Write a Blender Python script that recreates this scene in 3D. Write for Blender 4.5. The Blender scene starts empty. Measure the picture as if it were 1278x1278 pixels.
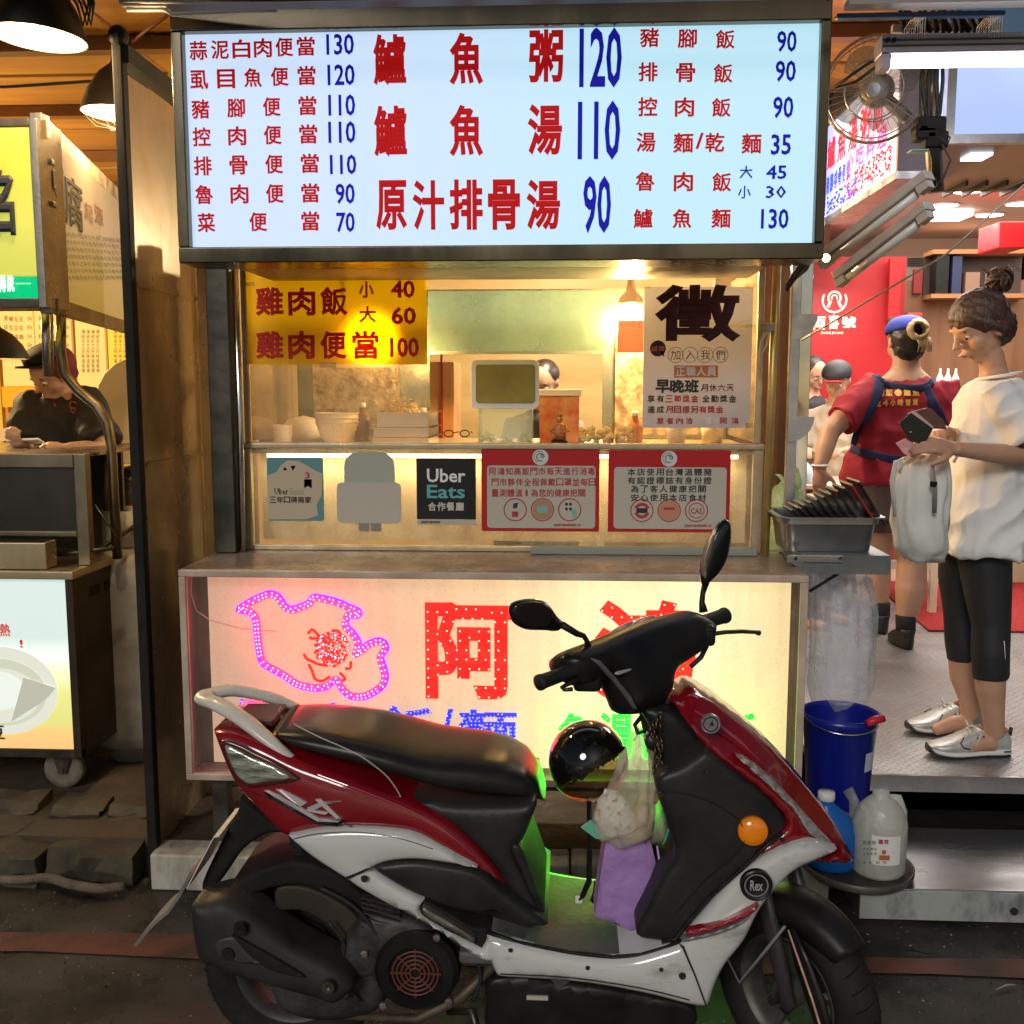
import bpy, bmesh, math, random
from mathutils import Vector, Matrix, Euler
from mathutils.geometry import delaunay_2d_cdt, normal
R = math.radians
random.seed(7)
sc = bpy.context.scene
COL = sc.collection
V = Vector
# ---------------------------------------------------------------- camera
CAMP = V((0, 0, 1.6)); PITCH = R(7.0); YAW = R(3.0); FPX = 1282.0
cd = bpy.data.cameras.new('camera'); cam = bpy.data.objects.new('camera', cd); COL.objects.link(cam)
cam.location = CAMP; cam.rotation_euler = (R(90) - PITCH, 0, YAW)
cd.sensor_width = 36; cd.lens = 36 * FPX / 1278; cd.clip_start = 0.05; cd.clip_end = 300
sc.camera = cam
CM = Euler((R(90) - PITCH, 0, YAW)).to_matrix()
def ray(px, py): return CM @ V(((px - 639) / FPX, -(py - 639) / FPX, -1))
def P(px, py, Y):                     # the point of the vertical plane y = Y seen at a place of the photograph
    d = ray(px, py); return CAMP + d * (Y / d.y)
def G(px, py, Z):                     # the same on the level plane z = Z
    d = ray(px, py); return CAMP + d * ((Z - CAMP.z) / d.z)
def PX(px, py, X):
    d = ray(px, py); return CAMP + d * (X / d.x)
# ---------------------------------------------------------------- world, sky, sun, exposure
w = bpy.data.worlds.new('World'); sc.world = w; w.use_nodes = True
nt = w.node_tree; bgn = nt.nodes['Background']
sky = nt.nodes.new('ShaderNodeTexSky'); sky.sky_type = 'NISHITA'; sky.sun_disc = False
sky.sun_elevation = R(28); sky.sun_rotation = R(162)
nt.links.new(sky.outputs[0], bgn.inputs[0]); bgn.inputs[1].default_value = 0.022
sd = bpy.data.lights.new('sun', 'SUN'); sun = bpy.data.objects.new('sun', sd); COL.objects.link(sun)
sd.energy = 0.95; sd.angle = R(17); sd.color = (1.0, 0.95, 0.89)
sun.rotation_euler = (R(62), 0, R(-18))
vs = sc.view_settings; vs.view_transform = 'Standard'; vs.look = 'None'; vs.exposure = 0.42; vs.gamma = 1.0
try: vs.use_curve_mapping = False
except Exception: pass
sc.render.engine = 'CYCLES'; sc.cycles.max_bounces = 8; sc.cycles.transparent_max_bounces = 16
sc.cycles.sample_clamp_indirect = 4
# ---------------------------------------------------------------- materials
MT = {}
def mat(name, c, c2=None, scale=6, rough=.5, metal=0, emis=None, es=0, bump=0, bscale=None, rvar=0, coat=0, trans=0,
        alpha=1, stretch=(1, 1, 1), detail=6, lo=.35, hi=.65, ior=1.45, sheen=0, bd=.01):
    if name in MT: return MT[name]
    m = bpy.data.materials.new(name); MT[name] = m; m.use_nodes = True
    t = m.node_tree; N = t.nodes; L = t.links; b = N['Principled BSDF']
    b.inputs['Base Color'].default_value = (*c, 1); b.inputs['Roughness'].default_value = rough
    b.inputs['Metallic'].default_value = metal; b.inputs['IOR'].default_value = ior
    b.inputs['Coat Weight'].default_value = coat; b.inputs['Coat Roughness'].default_value = .06
    b.inputs['Transmission Weight'].default_value = trans; b.inputs['Alpha'].default_value = alpha
    if emis: b.inputs['Emission Color'].default_value = (*emis, 1); b.inputs['Emission Strength'].default_value = es
    if c2 or bump or rvar:
        tc = N.new('ShaderNodeTexCoord'); mp = N.new('ShaderNodeMapping'); L.new(tc.outputs['Object'], mp.inputs[0])
        mp.inputs['Scale'].default_value = stretch
        n = N.new('ShaderNodeTexNoise'); n.inputs['Scale'].default_value = scale; n.inputs['Detail'].default_value = detail
        n.inputs['Roughness'].default_value = .62; L.new(mp.outputs[0], n.inputs[0])
        mr = N.new('ShaderNodeMapRange'); mr.inputs[1].default_value = lo; mr.inputs[2].default_value = hi; L.new(n.outputs[0], mr.inputs[0])
        if c2:
            mx = N.new('ShaderNodeMix'); mx.data_type = 'RGBA'; mx.inputs[6].default_value = (*c, 1); mx.inputs[7].default_value = (*c2, 1)
            L.new(mr.outputs[0], mx.inputs[0]); L.new(mx.outputs[2], b.inputs['Base Color'])
        if rvar:
            r = N.new('ShaderNodeMapRange'); r.inputs[3].default_value = max(0, rough - rvar); r.inputs[4].default_value = min(1, rough + rvar)
            L.new(mr.outputs[0], r.inputs[0]); L.new(r.outputs[0], b.inputs['Roughness'])
        if bump:
            n2 = N.new('ShaderNodeTexNoise'); n2.inputs['Scale'].default_value = bscale or scale * 3; n2.inputs['Detail'].default_value = 5
            L.new(mp.outputs[0], n2.inputs[0])
            bp = N.new('ShaderNodeBump'); bp.inputs['Strength'].default_value = bump; bp.inputs['Distance'].default_value = bd
            L.new(n2.outputs[0], bp.inputs['Height']); L.new(bp.outputs[0], b.inputs['Normal'])
    return m
def lit(name, c, s, base=None, c2=None, scale=3, axis=None, lo=0., hi=1.):   # a lit surface (lamp, backlit sign)
    if name in MT: return MT[name]
    m = mat(name, base or c, rough=.6, emis=c, es=s); m.node_tree.nodes['Principled BSDF'].inputs['Specular IOR Level'].default_value = .1
    if c2:
        t = m.node_tree; N = t.nodes; L = t.links; b = N['Principled BSDF']
        tc = N.new('ShaderNodeTexCoord'); mx = N.new('ShaderNodeMix'); mx.data_type = 'RGBA'
        mx.inputs[6].default_value = (*c, 1); mx.inputs[7].default_value = (*c2, 1)
        mr = N.new('ShaderNodeMapRange'); mr.inputs[1].default_value = lo; mr.inputs[2].default_value = hi; mr.interpolation_type = 'SMOOTHSTEP'
        if axis is None:
            n = N.new('ShaderNodeTexNoise'); n.inputs['Scale'].default_value = scale; L.new(tc.outputs['Object'], n.inputs[0]); L.new(n.outputs[0], mr.inputs[0])
        else:
            sp = N.new('ShaderNodeSeparateXYZ'); L.new(tc.outputs['Object'], sp.inputs[0]); L.new(sp.outputs[axis], mr.inputs[0])
        L.new(mr.outputs[0], mx.inputs[0]); L.new(mx.outputs[2], b.inputs['Emission Color'])
    return m
def glass(name, tint=(1, 1, 1), grime=(.75, .68, .5), amt=(.02, .3), scale=5, gl=.12, rough=.05, spot=90):
    if name in MT: return MT[name]
    m = bpy.data.materials.new(name); MT[name] = m; m.use_nodes = True
    t = m.node_tree; N = t.nodes; L = t.links
    for n in list(N):
        if n.type != 'OUTPUT_MATERIAL': N.remove(n)
    out = [n for n in N if n.type == 'OUTPUT_MATERIAL'][0]
    tr = N.new('ShaderNodeBsdfTransparent'); tr.inputs[0].default_value = (*tint, 1)
    gs = N.new('ShaderNodeBsdfGlossy'); gs.inputs[1].default_value = rough
    df = N.new('ShaderNodeBsdfDiffuse'); df.inputs[0].default_value = (*grime, 1)
    tl = N.new('ShaderNodeBsdfTranslucent'); tl.inputs[0].default_value = (*grime, 1)
    ad = N.new('ShaderNodeMixShader'); ad.inputs[0].default_value = .5; L.new(df.outputs[0], ad.inputs[1]); L.new(tl.outputs[0], ad.inputs[2])
    fr = N.new('ShaderNodeFresnel'); fr.inputs[0].default_value = 1.45
    m1 = N.new('ShaderNodeMixShader'); L.new(fr.outputs[0], m1.inputs[0]); L.new(tr.outputs[0], m1.inputs[1]); L.new(gs.outputs[0], m1.inputs[2])
    tc = N.new('ShaderNodeTexCoord'); n = N.new('ShaderNodeTexNoise'); n.inputs['Scale'].default_value = scale; n.inputs['Detail'].default_value = 8
    n.inputs['Roughness'].default_value = .7; L.new(tc.outputs['Object'], n.inputs[0])
    mr = N.new('ShaderNodeMapRange'); mr.inputs[1].default_value = .35; mr.inputs[2].default_value = .75
    mr.inputs[3].default_value = amt[0]; mr.inputs[4].default_value = amt[1]; L.new(n.outputs[0], mr.inputs[0])
    fac = mr.outputs[0]
    if spot:
        vo = N.new('ShaderNodeTexVoronoi'); vo.inputs['Scale'].default_value = spot; L.new(tc.outputs['Object'], vo.inputs[0])
        m3 = N.new('ShaderNodeMapRange'); m3.inputs[1].default_value = .12; m3.inputs[2].default_value = .3; m3.inputs[3].default_value = amt[1] * 1.1; m3.inputs[4].default_value = 0
        L.new(vo.outputs[0], m3.inputs[0])
        mm = N.new('ShaderNodeMath'); mm.operation = 'ADD'; mm.use_clamp = True; L.new(mr.outputs[0], mm.inputs[0])
        m4 = N.new('ShaderNodeMath'); m4.operation = 'MULTIPLY'; L.new(m3.outputs[0], m4.inputs[0]); L.new(n.outputs[0], m4.inputs[1])
        L.new(m4.outputs[0], mm.inputs[1]); fac = mm.outputs[0]
    m2 = N.new('ShaderNodeMixShader'); L.new(fac, m2.inputs[0]); L.new(m1.outputs[0], m2.inputs[1]); L.new(ad.outputs[0], m2.inputs[2])
    L.new(m2.outputs[0], out.inputs[0])
    return m
def planks_mat(name, c, c2, sx=1, rough=.45):
    return mat(name, c, c2, scale=3, rough=rough, bump=.25, bscale=30, stretch=(.6, 6, 6), detail=8, lo=.3, hi=.7)
STEEL = mat('brushed_steel', (.42, .39, .34), (.22, .2, .16), scale=5, rough=.34, metal=1, rvar=.12, bump=.06, bscale=60, stretch=(1, 1, 1))
STEELD = mat('dull_dark_steel', (.06, .057, .05), (.11, .10, .08), scale=9, rough=.42, metal=.8, rvar=.12, bump=.1)
STEELB = mat('bright_steel', (.72, .72, .72), (.5, .5, .52), scale=7, rough=.22, metal=1, rvar=.1)
STEELG = mat('greasy_steel', (.62, .5, .32), (.35, .26, .14), scale=3, rough=.38, metal=.75, rvar=.15, bump=.15, bscale=12, stretch=(1, 1, .7))
BLACK = mat('black_plastic', (.008, .008, .008), (.016, .016, .015), scale=30, rough=.42, rvar=.08)
BLACKM = mat('black_matt', (.011, .010, .009), (.02, .018, .015), scale=12, rough=.75, bump=.1)
RUBBER = mat('rubber', (.011, .0105, .010), (.028, .026, .022), scale=9, rough=.8, bump=.15, bscale=60)
for _m in (BLACK, BLACKM, RUBBER): _m.node_tree.nodes['Principled BSDF'].inputs['Specular IOR Level'].default_value = .28
WHITEP = mat('white_plastic', (.75, .74, .7), rough=.4)
ALU = mat('aluminium', (.6, .6, .62), (.45, .44, .46), scale=14, rough=.35, metal=.9, rvar=.1)
CABLE = mat('cable_rubber', (.02, .018, .016), rough=.6)
# ---------------------------------------------------------------- objects
def org(o):
    v = V((0, 0, 0))
    while o is not None: v += o.location; o = o.parent
    return v
def tag(o, label=None, cat=None, group=None, kind=None):
    if label: o['label'] = label
    if cat: o['category'] = cat
    if group: o['group'] = group
    if kind: o['kind'] = kind
    return o
def thing(name, loc, label, cat, group=None):
    o = bpy.data.objects.new(name, None); COL.objects.link(o); o.location = loc; o.empty_display_size = .05
    return tag(o, label, cat, group)
def link(name, me, m, parent=None, base=None, smooth=False, bevel=0, bseg=2, sub=0, ang=35):
    """mesh given in world coordinates -> one object whose origin is its parent's (or base)"""
    o = bpy.data.objects.new(name, me); COL.objects.link(o)
    b = org(parent) if parent else (V(base) if base is not None else V((0, 0, 0)))
    if parent: o.parent = parent
    else: o.location = b
    me.transform(Matrix.Translation(-b))
    if m and not len(me.materials): me.materials.append(m)
    if smooth:
        for p in me.polygons: p.use_smooth = True
    if bevel:
        md = o.modifiers.new('bevel', 'BEVEL'); md.width = bevel; md.segments = bseg; md.limit_method = 'ANGLE'; md.angle_limit = R(30); md.harden_normals = False
        for p in me.polygons: p.use_smooth = True
        ws = o.modifiers.new('wn', 'WEIGHTED_NORMAL'); ws.keep_sharp = True
    if sub:
        md = o.modifiers.new('sub', 'SUBSURF'); md.levels = sub; md.render_levels = sub
    return o
class MB:
    def __init__(s): s.v = []; s.f = []
    def add(s, vs, fs):
        n = len(s.v); s.v += [V(a) for a in vs]; s.f += [tuple(i + n for i in f) for f in fs]; return s
    def box(s, a, b):
        x0, y0, z0 = [min(a[i], b[i]) for i in range(3)]; x1, y1, z1 = [max(a[i], b[i]) for i in range(3)]
        return s.add([(x0, y0, z0), (x1, y0, z0), (x1, y1, z0), (x0, y1, z0), (x0, y0, z1), (x1, y0, z1), (x1, y1, z1), (x0, y1, z1)],
                     [(0, 3, 2, 1), (4, 5, 6, 7), (0, 1, 5, 4), (1, 2, 6, 5), (2, 3, 7, 6), (3, 0, 4, 7)])
    def beam(s, a, b, wd, ht, up=(0, 0, 1)):   # rectangular bar from a to b
        a = V(a); b = V(b); d = (b - a).normalized(); u = V(up); r = d.cross(u)
        if r.length < 1e-4: r = d.cross(V((0, 1, 0)))
        r.normalize(); u = r.cross(d)
        c = [(-1, -1), (1, -1), (1, 1), (-1, 1)]
        return s.add([p + r * (i * wd / 2) + u * (j * ht / 2) for p in (a, b) for i, j in c],
                     [(3, 2, 1, 0), (4, 5, 6, 7), (0, 1, 5, 4), (1, 2, 6, 5), (2, 3, 7, 6), (3, 0, 4, 7)])
    def tube(s, pts, r, seg=10, caps=True, flat=1, flatdir=None, closed=False):
        pts = [V(p) for p in pts]; n = len(pts); rs = r if isinstance(r, (list, tuple)) else [r] * n
        fl = flat if isinstance(flat, (list, tuple)) else [flat] * n
        prev = V(flatdir) if flatdir else None; rings = []
        for i, p in enumerate(pts):
            if closed: d = pts[(i + 1) % n] - pts[i - 1]
            else: d = pts[min(i + 1, n - 1)] - pts[max(i - 1, 0)]
            if d.length < 1e-9: d = V((0, 0, 1))
            d.normalize()
            if prev is None: prev = d.orthogonal()
            ref = V(flatdir) if flatdir else prev
            u = ref - d * ref.dot(d)
            if u.length < 1e-5: u = d.orthogonal()
            u.normalize(); prev = u; v = d.cross(u)
            rings.append([p + (u * math.cos(2 * math.pi * k / seg) * fl[i] + v * math.sin(2 * math.pi * k / seg)) * rs[i] for k in range(seg)])
        vs = [q for g in rings for q in g]; fs = []
        m = n if closed else n - 1
        for i in range(m):
            j = (i + 1) % n
            for k in range(seg):
                k2 = (k + 1) % seg; fs.append((i * seg + k, i * seg + k2, j * seg + k2, j * seg + k))
        if caps and not closed:
            fs.append(tuple(reversed(range(seg)))); fs.append(tuple((n - 1) * seg + k for k in range(seg)))
        return s.add(vs, fs)
    def cyl(s, a, b, r, r2=None, seg=20, caps=True): return s.tube([a, b], [r, r if r2 is None else r2], seg, caps)
    def lathe(s, c, prof, axis=(0, 0, 1), seg=28, caps=True):   # prof: (radius, height) along axis
        c = V(c); a = V(axis).normalized(); u = a.orthogonal().normalized(); v = a.cross(u); n = len(prof)
        vs = [c + a * h + (u * math.cos(2 * math.pi * k / seg) + v * math.sin(2 * math.pi * k / seg)) * r for r, h in prof for k in range(seg)]
        fs = [(i * seg + k, i * seg + (k + 1) % seg, (i + 1) * seg + (k + 1) % seg, (i + 1) * seg + k) for i in range(n - 1) for k in range(seg)]
        if caps:
            if prof[0][0] > 1e-6: fs.append(tuple(reversed(range(seg))))
            if prof[-1][0] > 1e-6: fs.append(tuple((n - 1) * seg + k for k in range(seg)))
        return s.add(vs, fs)
    def ball(s, c, r, seg=16, rings=10, rot=None):
        rr = r if isinstance(r, (tuple, list)) else (r, r, r); c = V(c); M3 = rot or Matrix.Identity(3)
        vs = [c + M3 @ V((0, 0, -rr[2]))]
        for i in range(1, rings):
            t = math.pi * i / rings
            for k in range(seg):
                p = 2 * math.pi * k / seg
                vs.append(c + M3 @ V((rr[0] * math.sin(t) * math.cos(p), rr[1] * math.sin(t) * math.sin(p), -rr[2] * math.cos(t))))
        vs.append(c + M3 @ V((0, 0, rr[2]))); e = len(vs) - 1
        fs = [(0, 1 + (k + 1) % seg, 1 + k) for k in range(seg)]
        for i in range(rings - 2):
            for k in range(seg):
                a = 1 + i * seg; b = a + seg; fs.append((a + k, a + (k + 1) % seg, b + (k + 1) % seg, b + k))
        a = 1 + (rings - 2) * seg; fs += [(a + k, a + (k + 1) % seg, e) for k in range(seg)]
        return s.add(vs, fs)
    def prism(s, pts, d):       # planar polygon pushed along d
        d = V(d); pts = [V(p) for p in pts]; n = len(pts)
        return s.add(pts + [p + d for p in pts], [tuple(range(n)), tuple(reversed(range(n, 2 * n)))] + [(i, i + n, (i + 1) % n + n, (i + 1) % n) for i in range(n)])
    def rings(s, st, seg=20, caps=True):   # st: list of (centre, rx, ry[, rotz[, tilt matrix]])
        vs = []
        for q in st:
            c = V(q[0]); a = q[3] if len(q) > 3 else 0; e = q[4] if len(q) > 4 else 2.0
            M3 = Matrix.Rotation(a, 3, 'Z')
            for k in range(seg):
                t = 2 * math.pi * k / seg; ct = math.cos(t); st_ = math.sin(t)
                x = math.copysign(abs(ct) ** (2 / e), ct) * q[1]; y = math.copysign(abs(st_) ** (2 / e), st_) * q[2]
                vs.append(c + M3 @ V((x, y, 0)))
        n = len(st)
        fs = [(i * seg + k, i * seg + (k + 1) % seg, (i + 1) * seg + (k + 1) % seg, (i + 1) * seg + k) for i in range(n - 1) for k in range(seg)]
        if caps: fs += [tuple(reversed(range(seg))), tuple((n - 1) * seg + k for k in range(seg))]
        return s.add(vs, fs)
    def mesh(s, name='m'):
        me = bpy.data.meshes.new(name); me.from_pydata([tuple(v) for v in s.v], [], s.f); me.validate()
        bm = bmesh.new(); bm.from_mesh(me); bmesh.ops.recalc_face_normals(bm, faces=bm.faces); bm.to_mesh(me); bm.free(); return me
    def build(s, name, m, parent=None, **k):
        lab = {q: k.pop(q) for q in ('label', 'cat', 'group', 'kind') if q in k}
        return tag(link(name, s.mesh(name), m, parent, **k), **lab)
def autosmooth(o, a=35):
    try: o.data.set_sharp_from_angle(angle=R(a))
    except Exception: pass
    return o
def sm(o, a=38):
    for p in o.data.polygons: p.use_smooth = True
    return autosmooth(o, a)
def copy_tree(o, loc, label=None, parent=None):
    c = o.copy(); COL.objects.link(c); c.parent = parent
    if loc is not None: c.location = loc
    if label: c['label'] = label
    for ch in list(o.children): copy_tree(ch, None, None, c)
    return c
# ---------------------------------------------------------------- lettering
def glyphs(body, bold=0.0):
    cu = bpy.data.curves.new('t', 'FONT'); cu.body = body; cu.size = 1; cu.resolution_u = 2 if bold > .015 else 1
    if bold > .002: cu.bevel_depth = bold; cu.bevel_resolution = 0
    o = bpy.data.objects.new('t', cu); COL.objects.link(o)
    dg = bpy.context.evaluated_depsgraph_get(); ev = o.evaluated_get(dg); me = bpy.data.meshes.new_from_object(ev)
    keep = [p for p in me.polygons if sum(me.vertices[i].co.z for i in p.vertices) >= -1e-4]   # only the side that faces out
    used = {}; vs = []; fs = []
    for p in keep:
        f = []
        for i in p.vertices:
            if i not in used: used[i] = len(vs); vs.append(me.vertices[i].co.copy())
            f.append(used[i])
        fs.append(tuple(f))
    bpy.data.objects.remove(o); bpy.data.curves.remove(cu); bpy.data.meshes.remove(me)
    return vs, fs
GC = {}
def gl(body, bold):
    k = (body, bold)
    if k not in GC:
        vs, fs = glyphs(body, bold)
        xs = [v.x for v in vs] or [0, 1]; ys = [v.y for v in vs] or [0, 1]; h = max(ys) - min(ys) + 1e-9
        GC[k] = ([((v.x - min(xs)) / (max(xs) - min(xs) + 1e-9), (v.y - min(ys)) / h, v.z / h) for v in vs], fs)
    return GC[k]
class Plane:
    """a sign face: Y plane (front) or any plane via origin/u/v; box() takes photograph pixels and finds the face's own coordinates"""
    def __init__(s, o, u=(1, 0, 0), v=(0, 0, 1), n=(0, -1, 0)): s.o = V(o); s.u = V(u).normalized(); s.v = V(v).normalized(); s.n = s.u.cross(s.v).normalized()
    def at(s, px, py, lift=0):
        d = ray(px, py); t = (s.o - CAMP).dot(s.n) / d.dot(s.n); return CAMP + d * t + s.n * lift
    def uv(s, px, py): p = s.at(px, py) - s.o; return p.dot(s.u), p.dot(s.v)
    def pt(s, a, b, lift=0): return s.o + s.u * a + s.v * b + s.n * lift
def put(mb, pl, body, x0, y0, x1, y1, bold=.01, lift=.003):
    vs, fs = gl(body, bold)
    if not fs: return
    a0, b1 = pl.uv(x0, (y0 + y1) / 2)[0], pl.uv((x0 + x1) / 2, y0)[1]; a1, b0 = pl.uv(x1, (y0 + y1) / 2)[0], pl.uv((x0 + x1) / 2, y1)[1]
    mb.add([pl.pt(a0 + (a1 - a0) * x, b0 + (b1 - b0) * y, lift + z * .5 * (b1 - b0)) for x, y, z in vs], fs)
def line(mb, pl, body, xl, yl, xr, yr, w_, h_, bold=.012, lift=.003):
    n = len(body)
    for i, ch in enumerate(body):
        if ch == ' ': continue
        t = i / max(1, n - 1); cx = xl + (xr - xl) * t; cy = yl + (yr - yl) * t; ww = w_ * (.35 if ch in '/·' else 1)
        put(mb, pl, ch, cx - ww / 2, cy - h_ / 2, cx + ww / 2, cy + h_ / 2, bold, lift)
def letter(parent, pl, m, items=(), lines=(), name='lettering', bold=.012, lift=.003):
    mb = MB()
    for it in items: put(mb, pl, *it[:5], bold=it[5] if len(it) > 5 else bold, lift=lift)
    for it in lines: line(mb, pl, *it, bold=bold, lift=lift)
    return mb.flat(name, m, parent)
def _flat(s, name, m, parent=None, **k):
    me = bpy.data.meshes.new(name); me.from_pydata([tuple(v) for v in s.v], [], s.f); me.validate()
    return link(name, me, m, parent, **k)
MB.flat = _flat
def quadpx(pl, x0, y0, x1, y1, lift=0):
    return [pl.at(x0, y1, lift), pl.at(x1, y1, lift), pl.at(x1, y0, lift), pl.at(x0, y0, lift)]
def rectpx(pl, x0, y0, x1, y1, lift=0):   # a true rectangle on the face, sized from the middle of the pixel box
    a0, a1 = pl.uv(x0, (y0 + y1) / 2)[0], pl.uv(x1, (y0 + y1) / 2)[0]; b1, b0 = pl.uv((x0 + x1) / 2, y0)[1], pl.uv((x0 + x1) / 2, y1)[1]
    return [pl.pt(a0, b0, lift), pl.pt(a1, b0, lift), pl.pt(a1, b1, lift), pl.pt(a0, b1, lift)]
def rrect(pl, x0, y0, x1, y1, r, lift=0, k=5):
    c = rectpx(pl, x0, y0, x1, y1, 0); W_ = (c[1] - c[0]).length; H_ = (c[3] - c[0]).length; o = c[0]; out = []
    for cx, cy, a0 in ((W_ - r, r, -90), (W_ - r, H_ - r, 0), (r, H_ - r, 90), (r, r, 180)):
        for i in range(k + 1):
            a = R(a0 + 90 * i / k); out.append(o + pl.u * (cx + r * math.cos(a)) + pl.v * (cy + r * math.sin(a)) + pl.n * lift)
    return out
def disc(pl, cx, cy, r, lift=0, k=24):
    c = pl.at(cx, cy); rr = (pl.at(cx + r, cy) - c).length
    return [c + (pl.u * math.cos(2 * math.pi * i / k) + pl.v * math.sin(2 * math.pi * i / k)) * rr + pl.n * lift for i in range(k)]
def ringmesh(mb, pl, cx, cy, r0, r1, lift=0, k=24, a0=0, a1=360):
    c = pl.at(cx, cy); s_ = (pl.at(cx + 10, cy) - c).length / 10; n = k; vs = []
    for i in range(n + 1):
        a = R(a0 + (a1 - a0) * i / n); d = pl.u * math.cos(a) + pl.v * math.sin(a); vs += [c + d * r0 * s_ + pl.n * lift, c + d * r1 * s_ + pl.n * lift]
    mb.add(vs, [(2 * i, 2 * i + 1, 2 * i + 3, 2 * i + 2) for i in range(n)]); return mb
def poly(mb, pts): mb.add(pts, [tuple(range(len(pts)))]); return mb
# ================================================================ the setting
def S(name, mb, m, parent=None, **k):
    o = mb.build(name, m, parent, **k)
    if not parent: o['kind'] = 'structure'
    return o
ASPH = mat('asphalt', (.011, .010, .009), (.065, .056, .046), scale=3.1, rough=.34, bump=1, bscale=330, rvar=.22, lo=.36, hi=.66, bd=.004, detail=14)
S('road', MB().add([(-30, -25, 0), (30, -25, 0), (30, 3.2, 0), (-30, 3.2, 0)], [(0, 1, 2, 3)]), ASPH)
REDL = mat('worn_red_paint', (.13, .045, .03), (.055, .03, .022), scale=5, rough=.7, bump=.5, bscale=120, lo=.42, hi=.6, detail=10, bd=.004)
xs = [-30 + i * .25 for i in range(241)]
mb = MB()
mb.add([(x, 2.665 + .008 * math.sin(x * 7) + .006 * math.sin(x * 19) + .02 * (x > .5), .004) for x in xs] + [(x, 2.775 + .007 * math.sin(x * 5 + 1) + .005 * math.sin(x * 23), .004) for x in xs],
       [(i, i + 1, i + 242, i + 241) for i in range(240)])
S('road_marking', mb, REDL)
PAVE = mat('dirty_pavement', (.035, .028, .02), (.085, .06, .04), scale=4, rough=.7, bump=.6, bscale=35, rvar=.2, detail=9)
S('pavement', MB().box((-30, 3.165, 0), (.86, 14, .118)), PAVE)
# kerb: painted stones in the middle, broken raw ones at the left
KW = mat('worn_white_kerb_paint', (.5, .48, .4), (.16, .13, .09), scale=5, rough=.6, bump=.4, bscale=40, stretch=(2.2, 1, .6), lo=.42, hi=.7, detail=9)
KR = mat('mossy_stone', (.085, .07, .042), (.02, .016, .012), scale=6, rough=.8, bump=.9, bscale=18, lo=.35, hi=.7, detail=9)
kerb = bpy.data.objects.new('kerb', None); COL.objects.link(kerb); kerb['kind'] = 'structure'; kerb.location = (0, 3.1, 0)
x = -1.315
for L_ in (.72, .62, .8): 
    MB().box((x, 3.045, 0), (x + L_ - .006, 3.163, .121 + random.uniform(-.003, .003))).build('kerb_stone', KW, kerb, bevel=.008); x += L_
def rough_block(a, b, j=.02, n=5):
    bm = bmesh.new(); x0, y0, z0 = a; x1, y1, z1 = b
    nx = max(2, int((x1 - x0) / .05)); vs = {}
    mbb = MB(); prof = [(y1, z0), (y0 + .01, z0), (y0, z0 + .02), (y0 + .004, (z0 + z1) / 2), (y0 + .012, z1 - .02), (y0 + .035, z1), (y1 - .03, z1 + .004), (y1, z1)]
    V_ = []
    for i in range(nx + 1):
        for yy, zz in prof: V_.append((x0 + (x1 - x0) * i / nx + random.uniform(-j, j) * (0 < i < nx), yy + random.uniform(-j, j), max(z0, zz + random.uniform(-j, j) * .8)))
    k = len(prof); bm.free()
    fs = [(i * k + q, (i + 1) * k + q, (i + 1) * k + (q + 1) % k, i * k + (q + 1) % k) for i in range(nx) for q in range(k)]
    fs += [tuple(range(k)), tuple(reversed(range(nx * k, nx * k + k)))]
    return mbb.add(V_, fs)
x = -4.2
for i in range(9):
    L_ = random.uniform(.33, .42)
    if x + L_ > -1.36: L_ = -1.36 - x
    if L_ > .08:
        o = rough_block((x, 3.06 + random.uniform(-.02, .015), 0), (x + L_ - .02, 3.3, .115 + random.uniform(-.02, .012))).build('kerb_stone', KR, kerb, bevel=.006)
    x += L_
for (a, b, z) in (((-1.78, 3.31), (-1.60, 3.43), .145), ((-1.58, 3.32), (-1.38, 3.45), .14), ((-2.1, 3.33), (-1.84, 3.47), .15)):
    rough_block((a[0], a[1], .1), (b[0], b[1], z), .014).build('broken_slab', KR, kerb, bevel=.005)
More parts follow.
